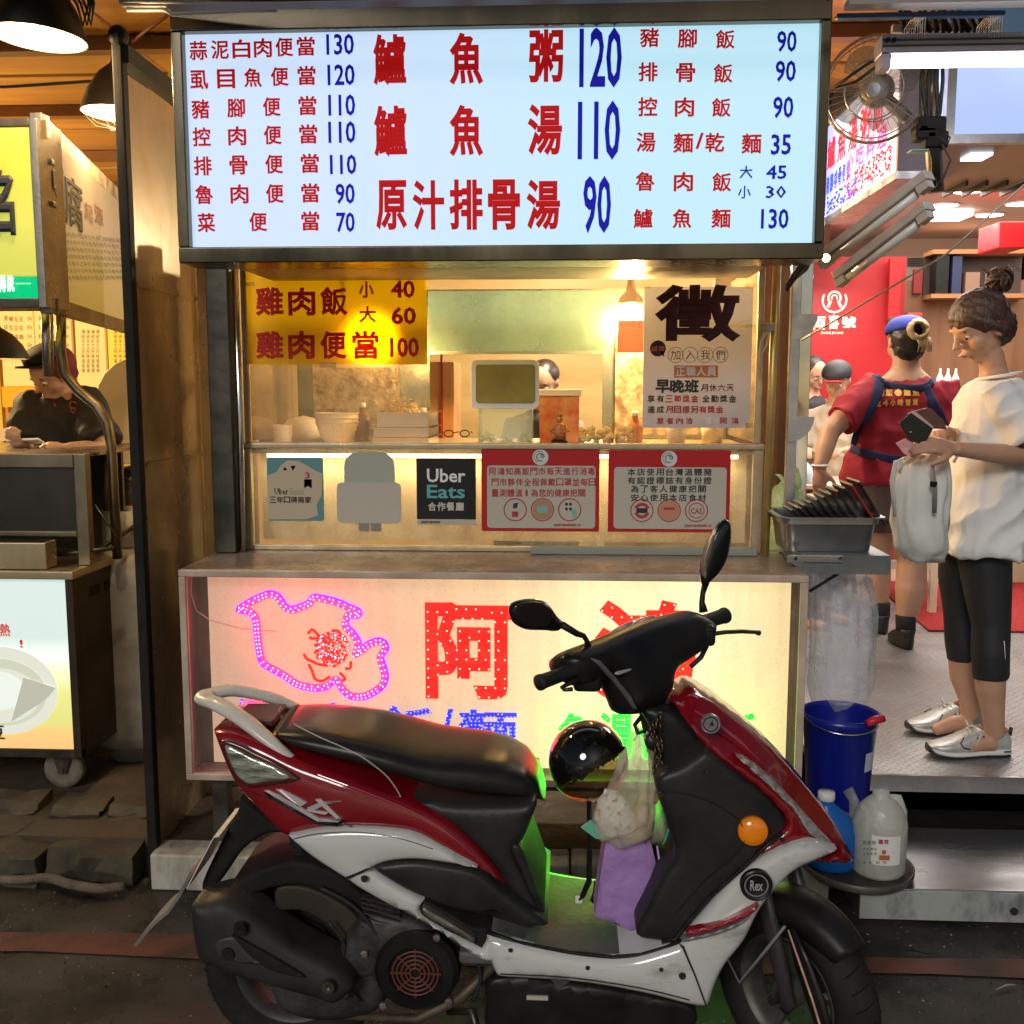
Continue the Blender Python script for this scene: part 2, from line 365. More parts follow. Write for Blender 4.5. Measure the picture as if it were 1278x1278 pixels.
# right: stainless step, gap and chequer-plate platform
STEPM = mat('scuffed_step_steel', (.42, .42, .43), (.2, .2, .21), scale=2.5, rough=.33, metal=.85, rvar=.12, bump=.1, stretch=(.5, 2, 2))
FACEM = mat('grimy_step_face', (.42, .44, .42), (.05, .05, .045), scale=6, rough=.55, metal=.3, bump=.3, lo=.5, hi=.75, detail=10, stretch=(1.5, 1, .8))
step = S('entrance_step', MB().box((.885, 2.96, .012), (4.6, 3.40, .112)), STEPM, bevel=.004)
MB().box((.887, 2.954, .018), (4.6, 2.959, .108)).build('step_face', FACEM, step)
mb = MB()
for xx in (1.335, 2.2, 3.1): mb.cyl((xx, 2.953, .055), (xx, 2.946, .055), .011)
mb.build('bolt', STEELD, step)
S('gap_floor', MB().box((.87, 3.41, 0), (8, 3.7, .05)), BLACKM)
def chequer():
    m = mat('chequer_plate', (.42, .42, .43), (.3, .3, .31), scale=2.2, rough=.4, metal=.7, rvar=.1)
    t = m.node_tree; N = t.nodes; L = t.links; b = N['Principled BSDF']
    tc = N.new('ShaderNodeTexCoord'); hs = []
    for rot, off in ((45, 0), (-45, .5)):
        mp = N.new('ShaderNodeMapping'); mp.inputs['Rotation'].default_value = (0, 0, 0); mp.inputs['Scale'].default_value = (26, 26, 26); mp.inputs['Location'].default_value = (off, off, 0)
        L.new(tc.outputs['Object'], mp.inputs[0])
        fr = N.new('ShaderNodeVectorMath'); fr.operation = 'FRACTION'; L.new(mp.outputs[0], fr.inputs[0])
        sb = N.new('ShaderNodeVectorMath'); sb.operation = 'SUBTRACT'; sb.inputs[1].default_value = (.5, .5, 0); L.new(fr.outputs[0], sb.inputs[0])
        m2 = N.new('ShaderNodeMapping'); m2.inputs['Rotation'].default_value = (0, 0, R(rot)); m2.inputs['Scale'].default_value = (1, 3.6, 0); m2.vector_type = 'POINT'
        vr = N.new('ShaderNodeVectorRotate'); vr.rotation_type = 'Z_AXIS'; vr.inputs['Angle'].default_value = R(rot); L.new(sb.outputs[0], vr.inputs[0])
        ml = N.new('ShaderNodeVectorMath'); ml.operation = 'MULTIPLY'; ml.inputs[1].default_value = (1, 4.2, 0); L.new(vr.outputs[0], ml.inputs[0])
        ln = N.new('ShaderNodeVectorMath'); ln.operation = 'LENGTH'; L.new(ml.outputs[0], ln.inputs[0])
        mr = N.new('ShaderNodeMapRange'); mr.inputs[1].default_value = .3; mr.inputs[2].default_value = .46; mr.inputs[3].default_value = 1; mr.inputs[4].default_value = 0
        L.new(ln.outputs['Value'], mr.inputs[0]); hs.append(mr.outputs[0]); N.remove(m2)
    mx = N.new('ShaderNodeMath'); mx.operation = 'MAXIMUM'; L.new(hs[0], mx.inputs[0]); L.new(hs[1], mx.inputs[1])
    bp = N.new('ShaderNodeBump'); bp.inputs['Strength'].default_value = .9; bp.inputs['Distance'].default_value = .004
    L.new(mx.outputs[0], bp.inputs['Height']); L.new(bp.outputs[0], b.inputs['Normal'])
    return m
CHQ = chequer()
plat = S('metal_platform', MB().box((.88, 3.42, .262), (8, 6.3, .29)), CHQ, bevel=.003)
MB().box((.88, 3.405, .235), (8, 3.418, .292)).build('edge_strip', STEELB, plat)
FLR = mat('beige_floor_tiles', (.48, .36, .24), (.38, .28, .18), scale=2, rough=.35)
S('restaurant_floor', MB().box((.88, 6.302, .2), (8, 12, .292)), FLR)
MATR = mat('red_carpet', (.32, .02, .02), (.22, .012, .014), scale=40, rough=.95, bump=.5)
mb = MB().add([(1.95, 5.5, .294), (3.6, 5.5, .294), (3.8, 6.9, .294), (2.05, 6.9, .294), (1.95, 5.5, .302), (3.6, 5.5, .302), (3.8, 6.9, .302), (2.05, 6.9, .302)],
              [(0, 3, 2, 1), (4, 5, 6, 7), (0, 1, 5, 4), (1, 2, 6, 5), (2, 3, 7, 6), (3, 0, 4, 7)])
mb.build('floor_mat', MATR, label='red carpet mat lying on the metal platform behind the people', cat='mat', base=(2.6, 5.5, .294))
# building shell
WOODC = mat('varnished_ceiling_wood', (.42, .21, .05), (.22, .095, .022), scale=2.2, rough=.38, bump=.15, bscale=25, stretch=(.5, 5, 5), detail=9, lo=.3, hi=.72)
ceil = bpy.data.objects.new('wooden_ceiling', None); COL.objects.link(ceil); ceil['kind'] = 'structure'; ceil.location = (0, 5, 2.85)
yy = 2.95
me0 = None
for i in range(8):
    for j, (xa, xb) in enumerate(((-7.5, -3.4), (-3.39, -1.62), (-1.61, .3), (.31, 1.3))):
        MB().box((xa, yy, 2.85 + .008 * ((i + j) % 2)), (xb, yy + .43, 2.88)).build('plank', WOODC, ceil, bevel=.004, bseg=1)
    if i % 2 == 1: MB().box((-7.5, yy + .4, 2.80), (1.3, yy + .46, 2.846)).build('batten', mat('dark_wood_batten', (.16, .065, .02), (.09, .035, .01), scale=5, rough=.5), ceil)
    yy += .44
S('left_hall_wall', MB().box((-7.5, 6.5, .1), (-.9, 6.6, 2.85)), mat('ochre_wall', (.55, .33, .08), (.45, .25, .06), scale=2, rough=.6))
S('left_side_wall', MB().box((-7.6, 3.3, .1), (-7.5, 6.6, 2.85)), MT['ochre_wall'])
WOODW = mat('wood_panel_wall', (.27, .135, .07), (.19, .09, .045), scale=2.5, rough=.45, bump=.12, bscale=20, stretch=(4, 4, .5), detail=8)
wb = S('back_wood_wall', MB().box((-.9, 6.5, .1), (1.05, 6.6, 2.85)), mat('warm_back_wood', (.55, .40, .18), (.45, .30, .11), scale=3, rough=.5, stretch=(.5, 3, 3)))
PINK = mat('pale_ceiling_paint', (.72, .6, .54), rough=.6)
ceil2 = S('restaurant_ceiling', MB().box((1.31, 4.7, 2.72), (8, 9.6, 2.8)), PINK)
S('restaurant_bulkhead', MB().box((1.31, 4.55, 2.55), (8, 4.69, 2.9)), PINK)
MB().box((1.6, 8.2, 2.36), (3.15, 9.4, 2.718)).build('ceiling_bulkhead', PINK, kind='structure')
rw = S('restaurant_back_wall', MB().box((1.05, 9.4, .2), (8, 9.5, 2.8)), WOODW)
S('restaurant_side_wall', MB().box((7.9, 3.4, .2), (8, 9.4, 2.8)), WOODW)
REDW = mat('red_feature_wall', (.38, .008, .012), (.33, .006, .01), scale=2, rough=.5)
rwall = S('red_feature_wall', MB().box((1.35, 7.5, .29), (P(1128, 400, 7.5).x, 7.62, 2.5)), REDW)
# thin air-side soffit over the whole front, and the frieze bars at the top of the picture
S('awning_soffit', MB().box((-3.2, 2.3, 2.93), (1.75, 3.0, 2.96)), BLACKM)
# ================================================================ middle stall: front light box
def LX(px, py, Y): return P(px, py, Y)
X0, X1, YB, Z0, Z1 = -1.207, .737, 3.10, .347, 1.03
lb = thing('light_box', (-.235, 3.3, .347), 'long acrylic light box under the stall counter with glowing dotted lettering and pig outline', 'light box')
ACRF = mat('grimy_acrylic_edge', (.62, .5, .4), (.4, .3, .22), scale=6, rough=.35, bump=.1)
e = .022
fr = MB()
for (a, b) in (((X0, YB, Z1 - e), (X1, YB + .02, Z1)), ((X0, YB, Z0), (X1, YB + .02, Z0 + e)), ((X0, YB, Z0 + e), (X0 + e, YB + .02, Z1 - e)), ((X1 - e, YB, Z0 + e), (X1, YB + .02, Z1 - e))): fr.box(a, b)
fr.build('frame', ACRF, lb, bevel=.003)
TOPM = mat('grimy_counter_top', (.52, .42, .33), (.3, .22, .16), scale=5, rough=.28, rvar=.12, bump=.08, metal=.3)
MB().box((X0, YB + .021, Z1 - .012), (X1, 3.56, Z1)).build('top_panel', TOPM, lb, bevel=.003)
MB().box((X0, YB + .021, Z0), (X1, 3.56, Z0 + .012)).build('bottom_panel', TOPM, lb)
SIDEM = mat('box_side_metal', (.3, .24, .19), (.14, .11, .085), scale=12, rough=.5, metal=.4, stretch=(1, 1, .4))
MB().box((X0, YB + .021, Z0 + .013), (X0 + .006, 3.56, Z1 - .013)).build('side_panel', SIDEM, lb)
MB().box((X1 - .006, YB + .021, Z0 + .013), (X1, 3.56, Z1 - .013)).build('side_panel', SIDEM, lb)
MB().box((X0 + .007, YB + .13, Z0 + .013), (X1 - .007, YB + .14, Z1 - .013)).build('inner_panel', mat('inner_metal', (.24, .2, .16), (.11, .09, .07), scale=9, rough=.5, metal=.3, stretch=(1, 1, .3)), lb)
# the lit white panel
YL = YB + .085; PLB = Plane((X0, YL, 0))
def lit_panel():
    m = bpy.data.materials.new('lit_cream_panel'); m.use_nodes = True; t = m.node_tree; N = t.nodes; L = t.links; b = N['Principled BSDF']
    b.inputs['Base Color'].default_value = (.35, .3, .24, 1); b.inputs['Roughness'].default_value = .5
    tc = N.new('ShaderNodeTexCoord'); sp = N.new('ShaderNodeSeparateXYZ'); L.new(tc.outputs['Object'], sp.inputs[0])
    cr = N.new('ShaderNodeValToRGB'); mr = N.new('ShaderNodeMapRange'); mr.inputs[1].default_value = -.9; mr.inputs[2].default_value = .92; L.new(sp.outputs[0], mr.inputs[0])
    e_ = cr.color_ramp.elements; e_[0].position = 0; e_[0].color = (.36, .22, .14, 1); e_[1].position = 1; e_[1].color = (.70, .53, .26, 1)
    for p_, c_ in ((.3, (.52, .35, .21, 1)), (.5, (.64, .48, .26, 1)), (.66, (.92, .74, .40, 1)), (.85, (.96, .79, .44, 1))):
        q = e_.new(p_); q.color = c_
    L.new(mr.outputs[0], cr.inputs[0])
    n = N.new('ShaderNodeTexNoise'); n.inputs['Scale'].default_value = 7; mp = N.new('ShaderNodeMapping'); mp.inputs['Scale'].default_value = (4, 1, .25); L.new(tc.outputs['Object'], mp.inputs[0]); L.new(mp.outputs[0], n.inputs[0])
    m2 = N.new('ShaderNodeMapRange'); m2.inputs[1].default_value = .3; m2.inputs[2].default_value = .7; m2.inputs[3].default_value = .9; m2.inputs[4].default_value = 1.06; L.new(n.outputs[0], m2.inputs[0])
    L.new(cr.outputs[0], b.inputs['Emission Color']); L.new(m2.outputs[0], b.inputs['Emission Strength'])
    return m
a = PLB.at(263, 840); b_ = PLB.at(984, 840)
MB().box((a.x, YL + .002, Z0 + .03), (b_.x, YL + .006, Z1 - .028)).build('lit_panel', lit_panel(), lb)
GLB = glass('box_acrylic', grime=(.75, .6, .45), amt=(.01, .10), scale=4, spot=60)
MB().box((X0 + e, YB + .006, Z0 + e), (X1 - e, YB + .009, Z1 - e)).build('front_pane', GLB, lb)
mb = MB()
mb.tube([P(240, 712, YL - .02), P(238, 740, YL - .02), P(245, 762, YL - .02), P(262, 774, YL - .02), P(300, 784, YL - .006), P(345, 788, YL - .006)], .0016, 6)
mb.build('wire', mat('pale_wire', (.6, .5, .45), rough=.4), lb, smooth=True)
for lx in (-1.12, -.45, .2, .66): MB().box((lx - .025, 3.16, .118), (lx + .025, 3.21, .344)).build('leg', STEELD, lb)
for lx in (-1.12, .66): MB().box((lx - .025, 3.48, .118), (lx + .025, 3.53, .344)).build('leg', STEELD, lb)
MB().box((-1.14, 3.165, .31), (.68, 3.205, .343)).build('rail', STEELD, lb)
LRED = lit('led_red', (1, .004, .003), 2.6, base=(.6, .01, .01)); LBLU = lit('led_blue', (.01, .02, .8), 1.4, base=(.02, .03, .5))
LGRN = lit('led_green', (.0, 1, .004), 12, base=(.0, .4, .12)); LMAG = lit('led_magenta', (1, .002, .01), 30, base=(.5, .01, .1)); LPUR = lit('led_purple', (.12, .008, .6), 2.6, base=(.1, .01, .4))
LORG = lit('led_orange', (1, .14, .02), 1.2, base=(.6, .1, .02)); DOTW = lit('led_dot', (1, .09, .07), 22); DOTP = lit('led_dot_pink', (1, .045, .09), 60)
big = letter(lb, PLB, LRED, items=[('阿', 531, 751, 644, 872, .034), ('鴻', 742, 748, 868, 874, .034)], name='lettering', lift=.006)
blue = letter(lb, PLB, LBLU, lines=[('知高飯', 326, 905, 508, 913, 66, 66), ], items=[('/', 549, 884, 566, 930), ('麵', 571, 885, 645, 940)], bold=.02, lift=.006)
grn = letter(lb, PLB, LGRN, lines=[('魚湯便當飯', 718, 918, 921, 916, 44, 58)], bold=.03, lift=.006)
def dots(verts_faces_obj, step, r, m, parent, lift=.004, inset=True):
    """small lamps along the strokes of a flat letter"""
    me = verts_faces_obj.data; o0 = org(verts_faces_obj)
    tris = []; me.calc_loop_triangles()
    for t in me.loop_triangles: tris.append([me.vertices[i].co + o0 for i in t.vertices])
    def inside(x, z):
        for a, b, c in tris:
            d1 = (x - b.x) * (a.z - b.z) - (a.x - b.x) * (z - b.z); d2 = (x - c.x) * (b.z - c.z) - (b.x - c.x) * (z - c.z); d3 = (x - a.x) * (c.z - a.z) - (c.x - a.x) * (z - a.z)
            if not ((d1 < 0 or d2 < 0 or d3 < 0) and (d1 > 0 or d2 > 0 or d3 > 0)): return True
        return False
    xs = [v.co.x + o0.x for v in me.vertices]; zs = [v.co.z + o0.z for v in me.vertices]; y = me.vertices[0].co.y + o0.y - lift
    mb = MB(); g = step * .34; pts = []; z = min(zs)
    while z < max(zs):
        x = min(xs)
        while x < max(xs):
            if all(inside(x + dx * r * 1.1, z + dz * r * 1.1) for dx, dz in ((0, 0), (1, 0), (-1, 0), (0, 1), (0, -1))):
                if all((x - a) ** 2 + (z - b) ** 2 > step ** 2 for a, b in pts[-60:]): pts.append((x, z))
            x += g
        z += g
    for x, z in pts: mb.ball((x, y, z), (r, r * .6, r), 6, 4)
    return mb.build('led_dots', m, parent, kind='stuff')
dots(big, .030, .0024, DOTW, lb); dots(blue, .012, .0017, lit('led_dot_blue', (.5, .6, 1), 2.0), lb); dots(grn, .012, .0016, lit('led_dot_green', (.03, 1, .02), 30), lb)
# the dotted pig outline
pz = lambda pts: [(280 + u * .1721, 730 + v * .1721) for u, v in pts]
pig = pz([(105, 180), (150, 135), (230, 90), (335, 52), (405, 80), (445, 140), (490, 165), (560, 145), (615, 120), (650, 78), (720, 85), (820, 110), (900, 145), (985, 185), (970, 225), (905, 225), (895, 290), (945, 345), (985, 420), (965, 500), (1000, 455), (1050, 415), (1120, 392), (1170, 415), (1180, 460), (1145, 520), (1165, 590), (1178, 670), (1140, 745), (1030, 808), (920, 808), (850, 750), (815, 690), (740, 742), (640, 748), (530, 722), (430, 655), (350, 612), (275, 560), (248, 450), (235, 340), (222, 235), (180, 195)])
def ribbon(path, wd, lift, closed=True):
    pts = [PLB.at(x, y, lift) for x, y in path]; n = len(pts); mb = MB(); vs = []
    # catmull-rom refine
    fine = []
    for i in range(n if closed else n - 1):
        p0, p1, p2, p3 = pts[i - 1] if (closed or i > 0) else pts[0], pts[i], pts[(i + 1) % n], pts[(i + 2) % n if closed else min(i + 2, n - 1)]
        for k in range(4):
            t = k / 4; fine.append(.5 * ((2 * p1) + (p2 - p0) * t + (2 * p0 - 5 * p1 + 4 * p2 - p3) * t * t + (3 * p1 - p0 - 3 * p2 + p3) * t ** 3))
    mb.tube(fine, wd / 2, 6, closed=closed, flat=.35, flatdir=(0, 1, 0), caps=not closed)
    return mb, fine
mb, f1 = ribbon(pig, .019, .008); mb.build('outline_band', LPUR, lb)
cx = sum(p[0] for p in pig) / len(pig); cy = sum(p[1] for p in pig) / len(pig)
def inset(path, d):
    out = []; n = len(path); area = sum(path[i][0] * path[(i + 1) % n][1] - path[(i + 1) % n][0] * path[i][1] for i in range(n)); sg = 1 if area > 0 else -1
    for i in range(n):
        a, b = path[i - 1], path[(i + 1) % n]; dx, dy = b[0] - a[0], b[1] - a[1]; l = math.hypot(dx, dy) + 1e-6
        out.append((path[i][0] - sg * dy / l * d, path[i][1] + sg * dx / l * d))
    return out
mb, f2 = ribbon(inset(pig, 4.0), .015, .010); mb.build('outline_band', LMAG, lb)
dm = MB()
for f in (f1, f2):
    acc = 0
    for i in range(1, len(f)):
        acc += (f[i] - f[i - 1]).length
        if acc > .0115: acc = 0; dm.ball(f[i] + V((0, -.007, 0)), (.0021, .0015, .0021), 6, 4)
red_detail = MB(); rd = random.Random(3)
for _ in range(210):
    a = rd.uniform(0, 6.28); q = math.sqrt(rd.random()); x, y = pz([(785 + 130 * q * math.cos(a), 460 + 125 * q * math.sin(a))])[0]
    red_detail.ball(PLB.at(x, y, .008), (.0048, .002, .0048), 6, 4)
    if rd.random() < .3: dm.ball(PLB.at(x, y, .010), (.0018, .0012, .0018), 6, 4)
for path in ([(610, 350), (640, 320), (670, 345), (690, 375), (640, 385), (615, 370)], [(580, 495), (600, 530), (640, 550), (700, 575), (770, 580)], [(615, 570), (640, 620), (665, 680), (720, 690), (780, 650)], [(780, 330), (830, 330), (850, 370)], [(840, 630), (880, 680), (830, 690)], [(920, 550), (915, 600), (870, 600)]):
    pp = pz(path); 
    m_, ff = ribbon(pp, .010, .007, False); red_detail.add(m_.v, m_.f)
red_detail.build('snout_lights', LRED, lb, kind='stuff'); dm.build('led_dots', DOTP, lb, kind='stuff')
# ================================================================ glass cabinet on the counter
XA, XB, YC = -1.108, .650, 3.50
cab = thing('glass_cabinet', (-.23, 3.5, 1.03), 'steel framed glass food cabinet standing on the stall counter beneath the big menu sign', 'food cabinet')
WARMF = mat('cream_metal_frame', (.6, .5, .34), (.42, .33, .2), scale=8, rough=.35, metal=.5, rvar=.1, bump=.05)
ZL = 1.385; ZT = 2.06
for x_ in (XA, XB): MB().box((x_ - .016, YC, Z1 + .001), (x_ + .016, YC + .035, ZL - .001)).build('post', WARMF, cab, bevel=.003)
for x_ in (XA + .006, XB - .004): MB().box((x_ - .010, YC + .012, ZL + .021), (x_ + .010, YC + .036, ZT - .02)).build('post', WARMF, cab, bevel=.003)
MB().box((XA - .018, YC - .004, ZL), (XB + .018, YC + .05, ZL + .02)).build('ledge', WARMF, cab, bevel=.004)
MB().box((XA + .017, YC + .002, Z1 + .001), (XB - .017, YC + .03, Z1 + .018)).build('bottom_rail', WARMF, cab, bevel=.003)
MB().box((XA - .02, YC, ZT - .045), (XB + .02, YC + .04, ZT - .02)).build('top_rail', WARMF, cab, bevel=.003)
MB().box((XA - .01, YC + .05, ZL - .02), (XB + .01, 4.25, ZL)).build('shelf', STEELG, cab)
LOWP = mat('streaky_beige_panel', (.56, .45, .27), (.30, .23, .13), scale=5, rough=.3, metal=.25, bump=.12, bscale=9, rvar=.12, stretch=(1.4, 1, .5), detail=9, lo=.38, hi=.68)
MB().box((XA + .017, YC + .13, Z1 + .019), (XB - .017, YC + .138, ZL - .022)).build('front_panel', LOWP, cab)
MB().box((XA + .06, YC + .055, ZL - .034), (XB - .06, YC + .085, ZL - .021)).build('added_strip_lamp', lit('added_strip_glow', (1, .78, .42), 5), cab)  # unseen strip added under the ledge to brighten the panel below
_d = bpy.data.lights.new('added_strip_light', 'AREA'); _d.shape = 'RECTANGLE'; _d.size = 1.6; _d.size_y = .03; _d.energy = 5; _d.color = (1, .78, .44); _o = bpy.data.objects.new('added_strip_light', _d); COL.objects.link(_o); _o.parent = cab; _o.location = V((-.23, YC + .07, ZL - .036)) - org(cab)
for _x in (-.75, -.35, .1, .45): MB().box((_x, YC + .128, Z1 + .02), (_x + .004, YC + .1295, ZL - .03)).build('panel_joint', STEELG, cab)
GLC = glass('cabinet_glass', grime=(.8, .68, .45), amt=(.03, .26), scale=3.5, spot=75)
mid = P(533, 450, YC).x; mid2 = P(772, 450, YC).x
MB().box((XA + .018, YC + .008, Z1 + .02), (XB - .018, YC + .011, ZL - .002)).build('lower_pane', glass('lower_glass', grime=(.8, .7, .5), amt=(.04, .35), scale=5, spot=90), cab)
MB().box((XA + .018, YC + .02, ZL + .022), (mid, YC + .024, ZT - .046)).build('pane', GLC, cab)
MB().box((mid2, YC + .02, ZL + .022), (XB - .016, YC + .024, ZT - .046)).build('pane', GLC, cab)
MB().box((mid + .002, YC + .026, P(600, 445, YC).z + .02), (mid2 - .002, YC + .029, P(600, 362, YC).z)).build('pane', glass('tinted_pane', tint=(.82, .95, .9), grime=(.6, .78, .68), amt=(.22, .6), scale=2.5, spot=0), cab)
# back panel and hood (with the serving hole)
BKM = mat('hood_steel', (.4, .46, .42), (.22, .27, .22), scale=3, rough=.25, metal=.9, rvar=.15, bump=.15, bscale=14)
YK = 4.22
hx0, hx1 = P(536, 480, YK).x, P(752, 480, YK).x; hz0, hz1 = 1.38, P(600, 442, YK).z; ztop = P(600, 361, YK).z
mb = MB().box((XA, YK, ZL), (hx0, YK + .02, ztop)).box((hx1, YK, ZL), (XB, YK + .02, ztop)).box((hx0, YK, hz1), (hx1, YK + .02, ztop))
mb.build('back_panel', BKM, cab)
MB().box((XA - .012, YC + .04, ZL + .02), (XA - .004, YK, ZT - .05)).build('side_pane', GLC, cab); MB().box((XB + .004, YC + .04, ZL + .02), (XB + .012, YK, ZT - .05)).build('side_pane', GLC, cab)
def bubbly():
    return mat('bubbly_steel', (.62, .52, .36), (.22, .16, .1), scale=22, rough=.28, metal=.7, bump=.6, bscale=30, detail=10, lo=.42, hi=.6)
MB().box((hx1 + .05, YK - .03, ZL + .02), (XB - .03, YK - .004, ztop - .18)).build('splash_panel', bubbly(), cab)
MB().box((XA + .08, YK - .06, ZL + .02), (hx0 - .12, YK - .004, P(400, 455, YK).z + .15)).build('splash_panel', bubbly(), cab)
# posts either side
lp = MB().box((-1.20, 3.42, Z1 + .002), (-1.125, 3.50, 2.06)).build('stall_post', STEELD, bevel=.004, base=(-1.16, 3.46, Z1), label='broad dark steel post at the left corner of the stall counter', cat='post')
mb = MB().tube([P(293, 322, 3.45), P(300, 540, 3.45), P(303, 690, 3.45)], .011, 10)
mb.build('stall_post', STEELB, smooth=True, base=P(303, 690, 3.45), label='thin shiny tube beside the broad dark post at the left corner', cat='post')
YELLOWLIT = mat('yellow_lit_pole', (.6, .42, .12), (.4, .3, .12), scale=9, rough=.35, metal=.5)  # yellow lamplight on the post put into its base colour
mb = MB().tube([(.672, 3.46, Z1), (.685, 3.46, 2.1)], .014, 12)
rp = mb.build('stall_post', YELLOWLIT, smooth=True, base=(.68, 3.46, Z1), label='yellowish round post at the right corner of the glass cabinet', cat='post')
mb = MB()
for k in range(4): 
    c = P(958, 412, 3.44); mb.tube([c + V((.02 * math.cos(a) , .02 * math.sin(a), .006 * k)) for a in [i * .785 for i in range(8)]], .0035, 6, closed=True)
mb.tube([P(962, 408, 3.43), P(950, 425, 3.42), P(946, 445, 3.42), P(951, 463, 3.42)], .004, 7); mb.tube([P(960, 410, 3.43), P(957, 430, 3.42), P(952, 440, 3.42)], .0035, 7)
mb.build('rope', mat('cream_cord', (.6, .5, .35), rough=.9), smooth=True, base=P(958, 412, 3.44), label='cream cord knotted round the yellowish post at the right of the cabinet', cat='rope')
gp = MB().box((.742, 3.50, .29), (.775, 3.53, 2.1)).build('stall_post', ALU, bevel=.003, base=(.76, 3.51, .29), label='grey square post just right of the yellowish stall post', cat='post')
for i, (zz) in enumerate((P(985, 392, 3.5).z, P(975, 520, 3.5).z)):
    vs = [(.744 + .085 * math.cos(R(a)), 3.496, zz - .085 * abs(math.sin(R(a)))) for a in range(0, 91, 15)] + [(.744, 3.496, zz)]
    MB().prism(vs, (0, -.004, 0)).build('bracket', ALU, gp)
# ================================================================ big menu sign
YM = 3.0
ms = thing('menu_sign', (-.2, 3.05, 2.0), 'wide backlit white menu sign with red dishes and blue prices above the stall', 'sign')
PM = Plane((0, YM + .008, 0))
tl, tr, bl, br = PM.at(224, 38), PM.at(1029, 24), PM.at(240, 296), PM.at(1012, 300)
xa, xb = (tl.x + bl.x) / 2, (tr.x + br.x) / 2; za, zb = PM.at(620, 306).z, PM.at(620, 33).z
fx0, fx1 = -1.128, .722; fz0, fz1 = za - .045, zb + .085
MFR = mat('sign_frame_steel', (.07, .06, .045), (.18, .15, .10), scale=2.5, rough=.24, metal=.95, rvar=.08, stretch=(1, 1, .3))
FD = .17
for nm, a, b in (('frame', (fx0, YM, zb), (fx1, YM + FD, fz1)), ('frame', (fx0, YM, fz0), (fx1, YM + FD, za)), ('frame', (fx0, YM, za), (xa, YM + FD, zb)), ('frame', (xb, YM, za), (fx1, YM + FD, zb))):
    MB().box(a, b).build(nm, MFR, ms, bevel=.004)
MB().box((xa, YM + .03, za), (xb, YM + .035, zb)).build('lit_panel', lit('lit_menu_panel', (.50, .64, .84), .82, base=(.28, .28, .28), c2=(.42, .68, .80), axis=0, lo=-.5, hi=.5), ms)
MB().box((xa, YM + .10, za), (xb, YM + FD - .01, zb)).build('back_panel', STEELD, ms)
PM = Plane((0, YM + .029, 0))
MRED = mat('menu_red', (.5, .006, .008), rough=.8, emis=(.62, .004, .006), es=.28); MBLU = mat('menu_blue', (.01, .01, .5), rough=.8, emis=(.008, .01, .55), es=.2)
rows = [('蒜泥白肉便當', 248, 63.5, 382, 58), ('虱目魚便當', 249, 100, 383, 94.5), ('豬腳便當', 250.5, 136.5, 384, 132), ('控肉便當', 252, 171, 385, 167.5),
        ('排骨便當', 253.4, 207.3, 387, 204), ('魯肉便當', 255, 243, 387.6, 241), ('菜便當', 257.8, 278, 387.6, 276)]
for r_ in rows: letter(ms, PM, MRED, lines=[(*r_, 22.5, 24)], bold=.022)
for t_, x0, y0, x1, y1 in (('130', 407.5, 42.5, 442, 69), ('120', 409, 80.5, 443, 107), ('110', 410, 118, 443.5, 145), ('110', 410, 151.5, 444, 179), ('110', 412, 193, 445, 218), ('90', 419, 229, 443, 255), ('70', 420, 265, 443, 290)):
    letter(ms, PM, MBLU, items=[(t_, x0, y0, x1, y1)], bold=.02)
for it in ([('鱸', 466, 43, 507, 107), ('魚', 561, 41, 603, 106), ('粥', 660, 37, 703, 103)], [('鱸', 467, 132, 508, 196), ('魚', 561, 131, 603, 195), ('湯', 658.5, 130, 701.5, 194)],
           [('原', 469.5, 225, 508, 287), ('汁', 515, 225, 554.5, 287), ('排', 561, 224, 602.5, 287), ('骨', 609, 224, 649, 287), ('湯', 657, 224, 699, 287)]):
    letter(ms, PM, MRED, items=it, bold=.03)
for it in (('120', 723, 34.5, 776, 110), ('110', 721, 125.7, 774, 200), ('90', 727.8, 219.5, 762.5, 292)): letter(ms, PM, MBLU, items=[it], bold=.02)
for r_, n_ in ((('豬腳飯', 810.4, 47.2, 905, 49.5), ('90', 969.5, 38.6, 994, 65.6)), (('排骨飯', 808.7, 90, 902.3, 92), ('90', 967.5, 75.7, 993, 102.6)),
               (('控肉飯', 808.3, 133.5, 900, 134.5), ('90', 964.5, 120.5, 990, 148)), (('魯肉飯', 805, 226.5, 900.6, 227.5), ('45', 956, 206.6, 981.5, 223.8)), (('鱸魚麵', 802.5, 273, 899.6, 272.7), ('130', 949.5, 260.6, 984, 285.8))):
    letter(ms, PM, MRED, lines=[(*r_, 24, 24)], bold=.022); letter(ms, PM, MBLU, items=[n_], bold=.02)
letter(ms, PM, MRED, items=[('湯', 794, 165, 818, 190), ('麵', 840, 166, 865, 191), ('/', 868, 166, 878, 186), ('乾', 880, 166, 904, 190), ('麵', 925, 167, 950, 192)], bold=.022)
letter(ms, PM, MBLU, items=[('35', 962, 167.7, 987, 193.5)], bold=.02)
letter(ms, PM, MBLU, items=[('30', 955.7, 231.7, 981, 248), ('大', 923, 207, 939, 223), ('小', 921, 232, 937, 248)], bold=.015)
mb = MB()
for x_, z_ in ((fx1 - .012, fz1 - .03), (fx1 - .012, fz0 + .025), (fx0 + .012, fz1 - .03)): mb.cyl((x_, YM, z_), (x_, YM - .004, z_), .006)
mb.build('screw', STEELD, ms)
mb = MB()
for x_ in (-.9, -.1, .6): mb.beam((x_, YM + .1, fz1), (x_, YM + .1, 2.93), .03, .03)
mb.build('hanger', STEELD, ms)
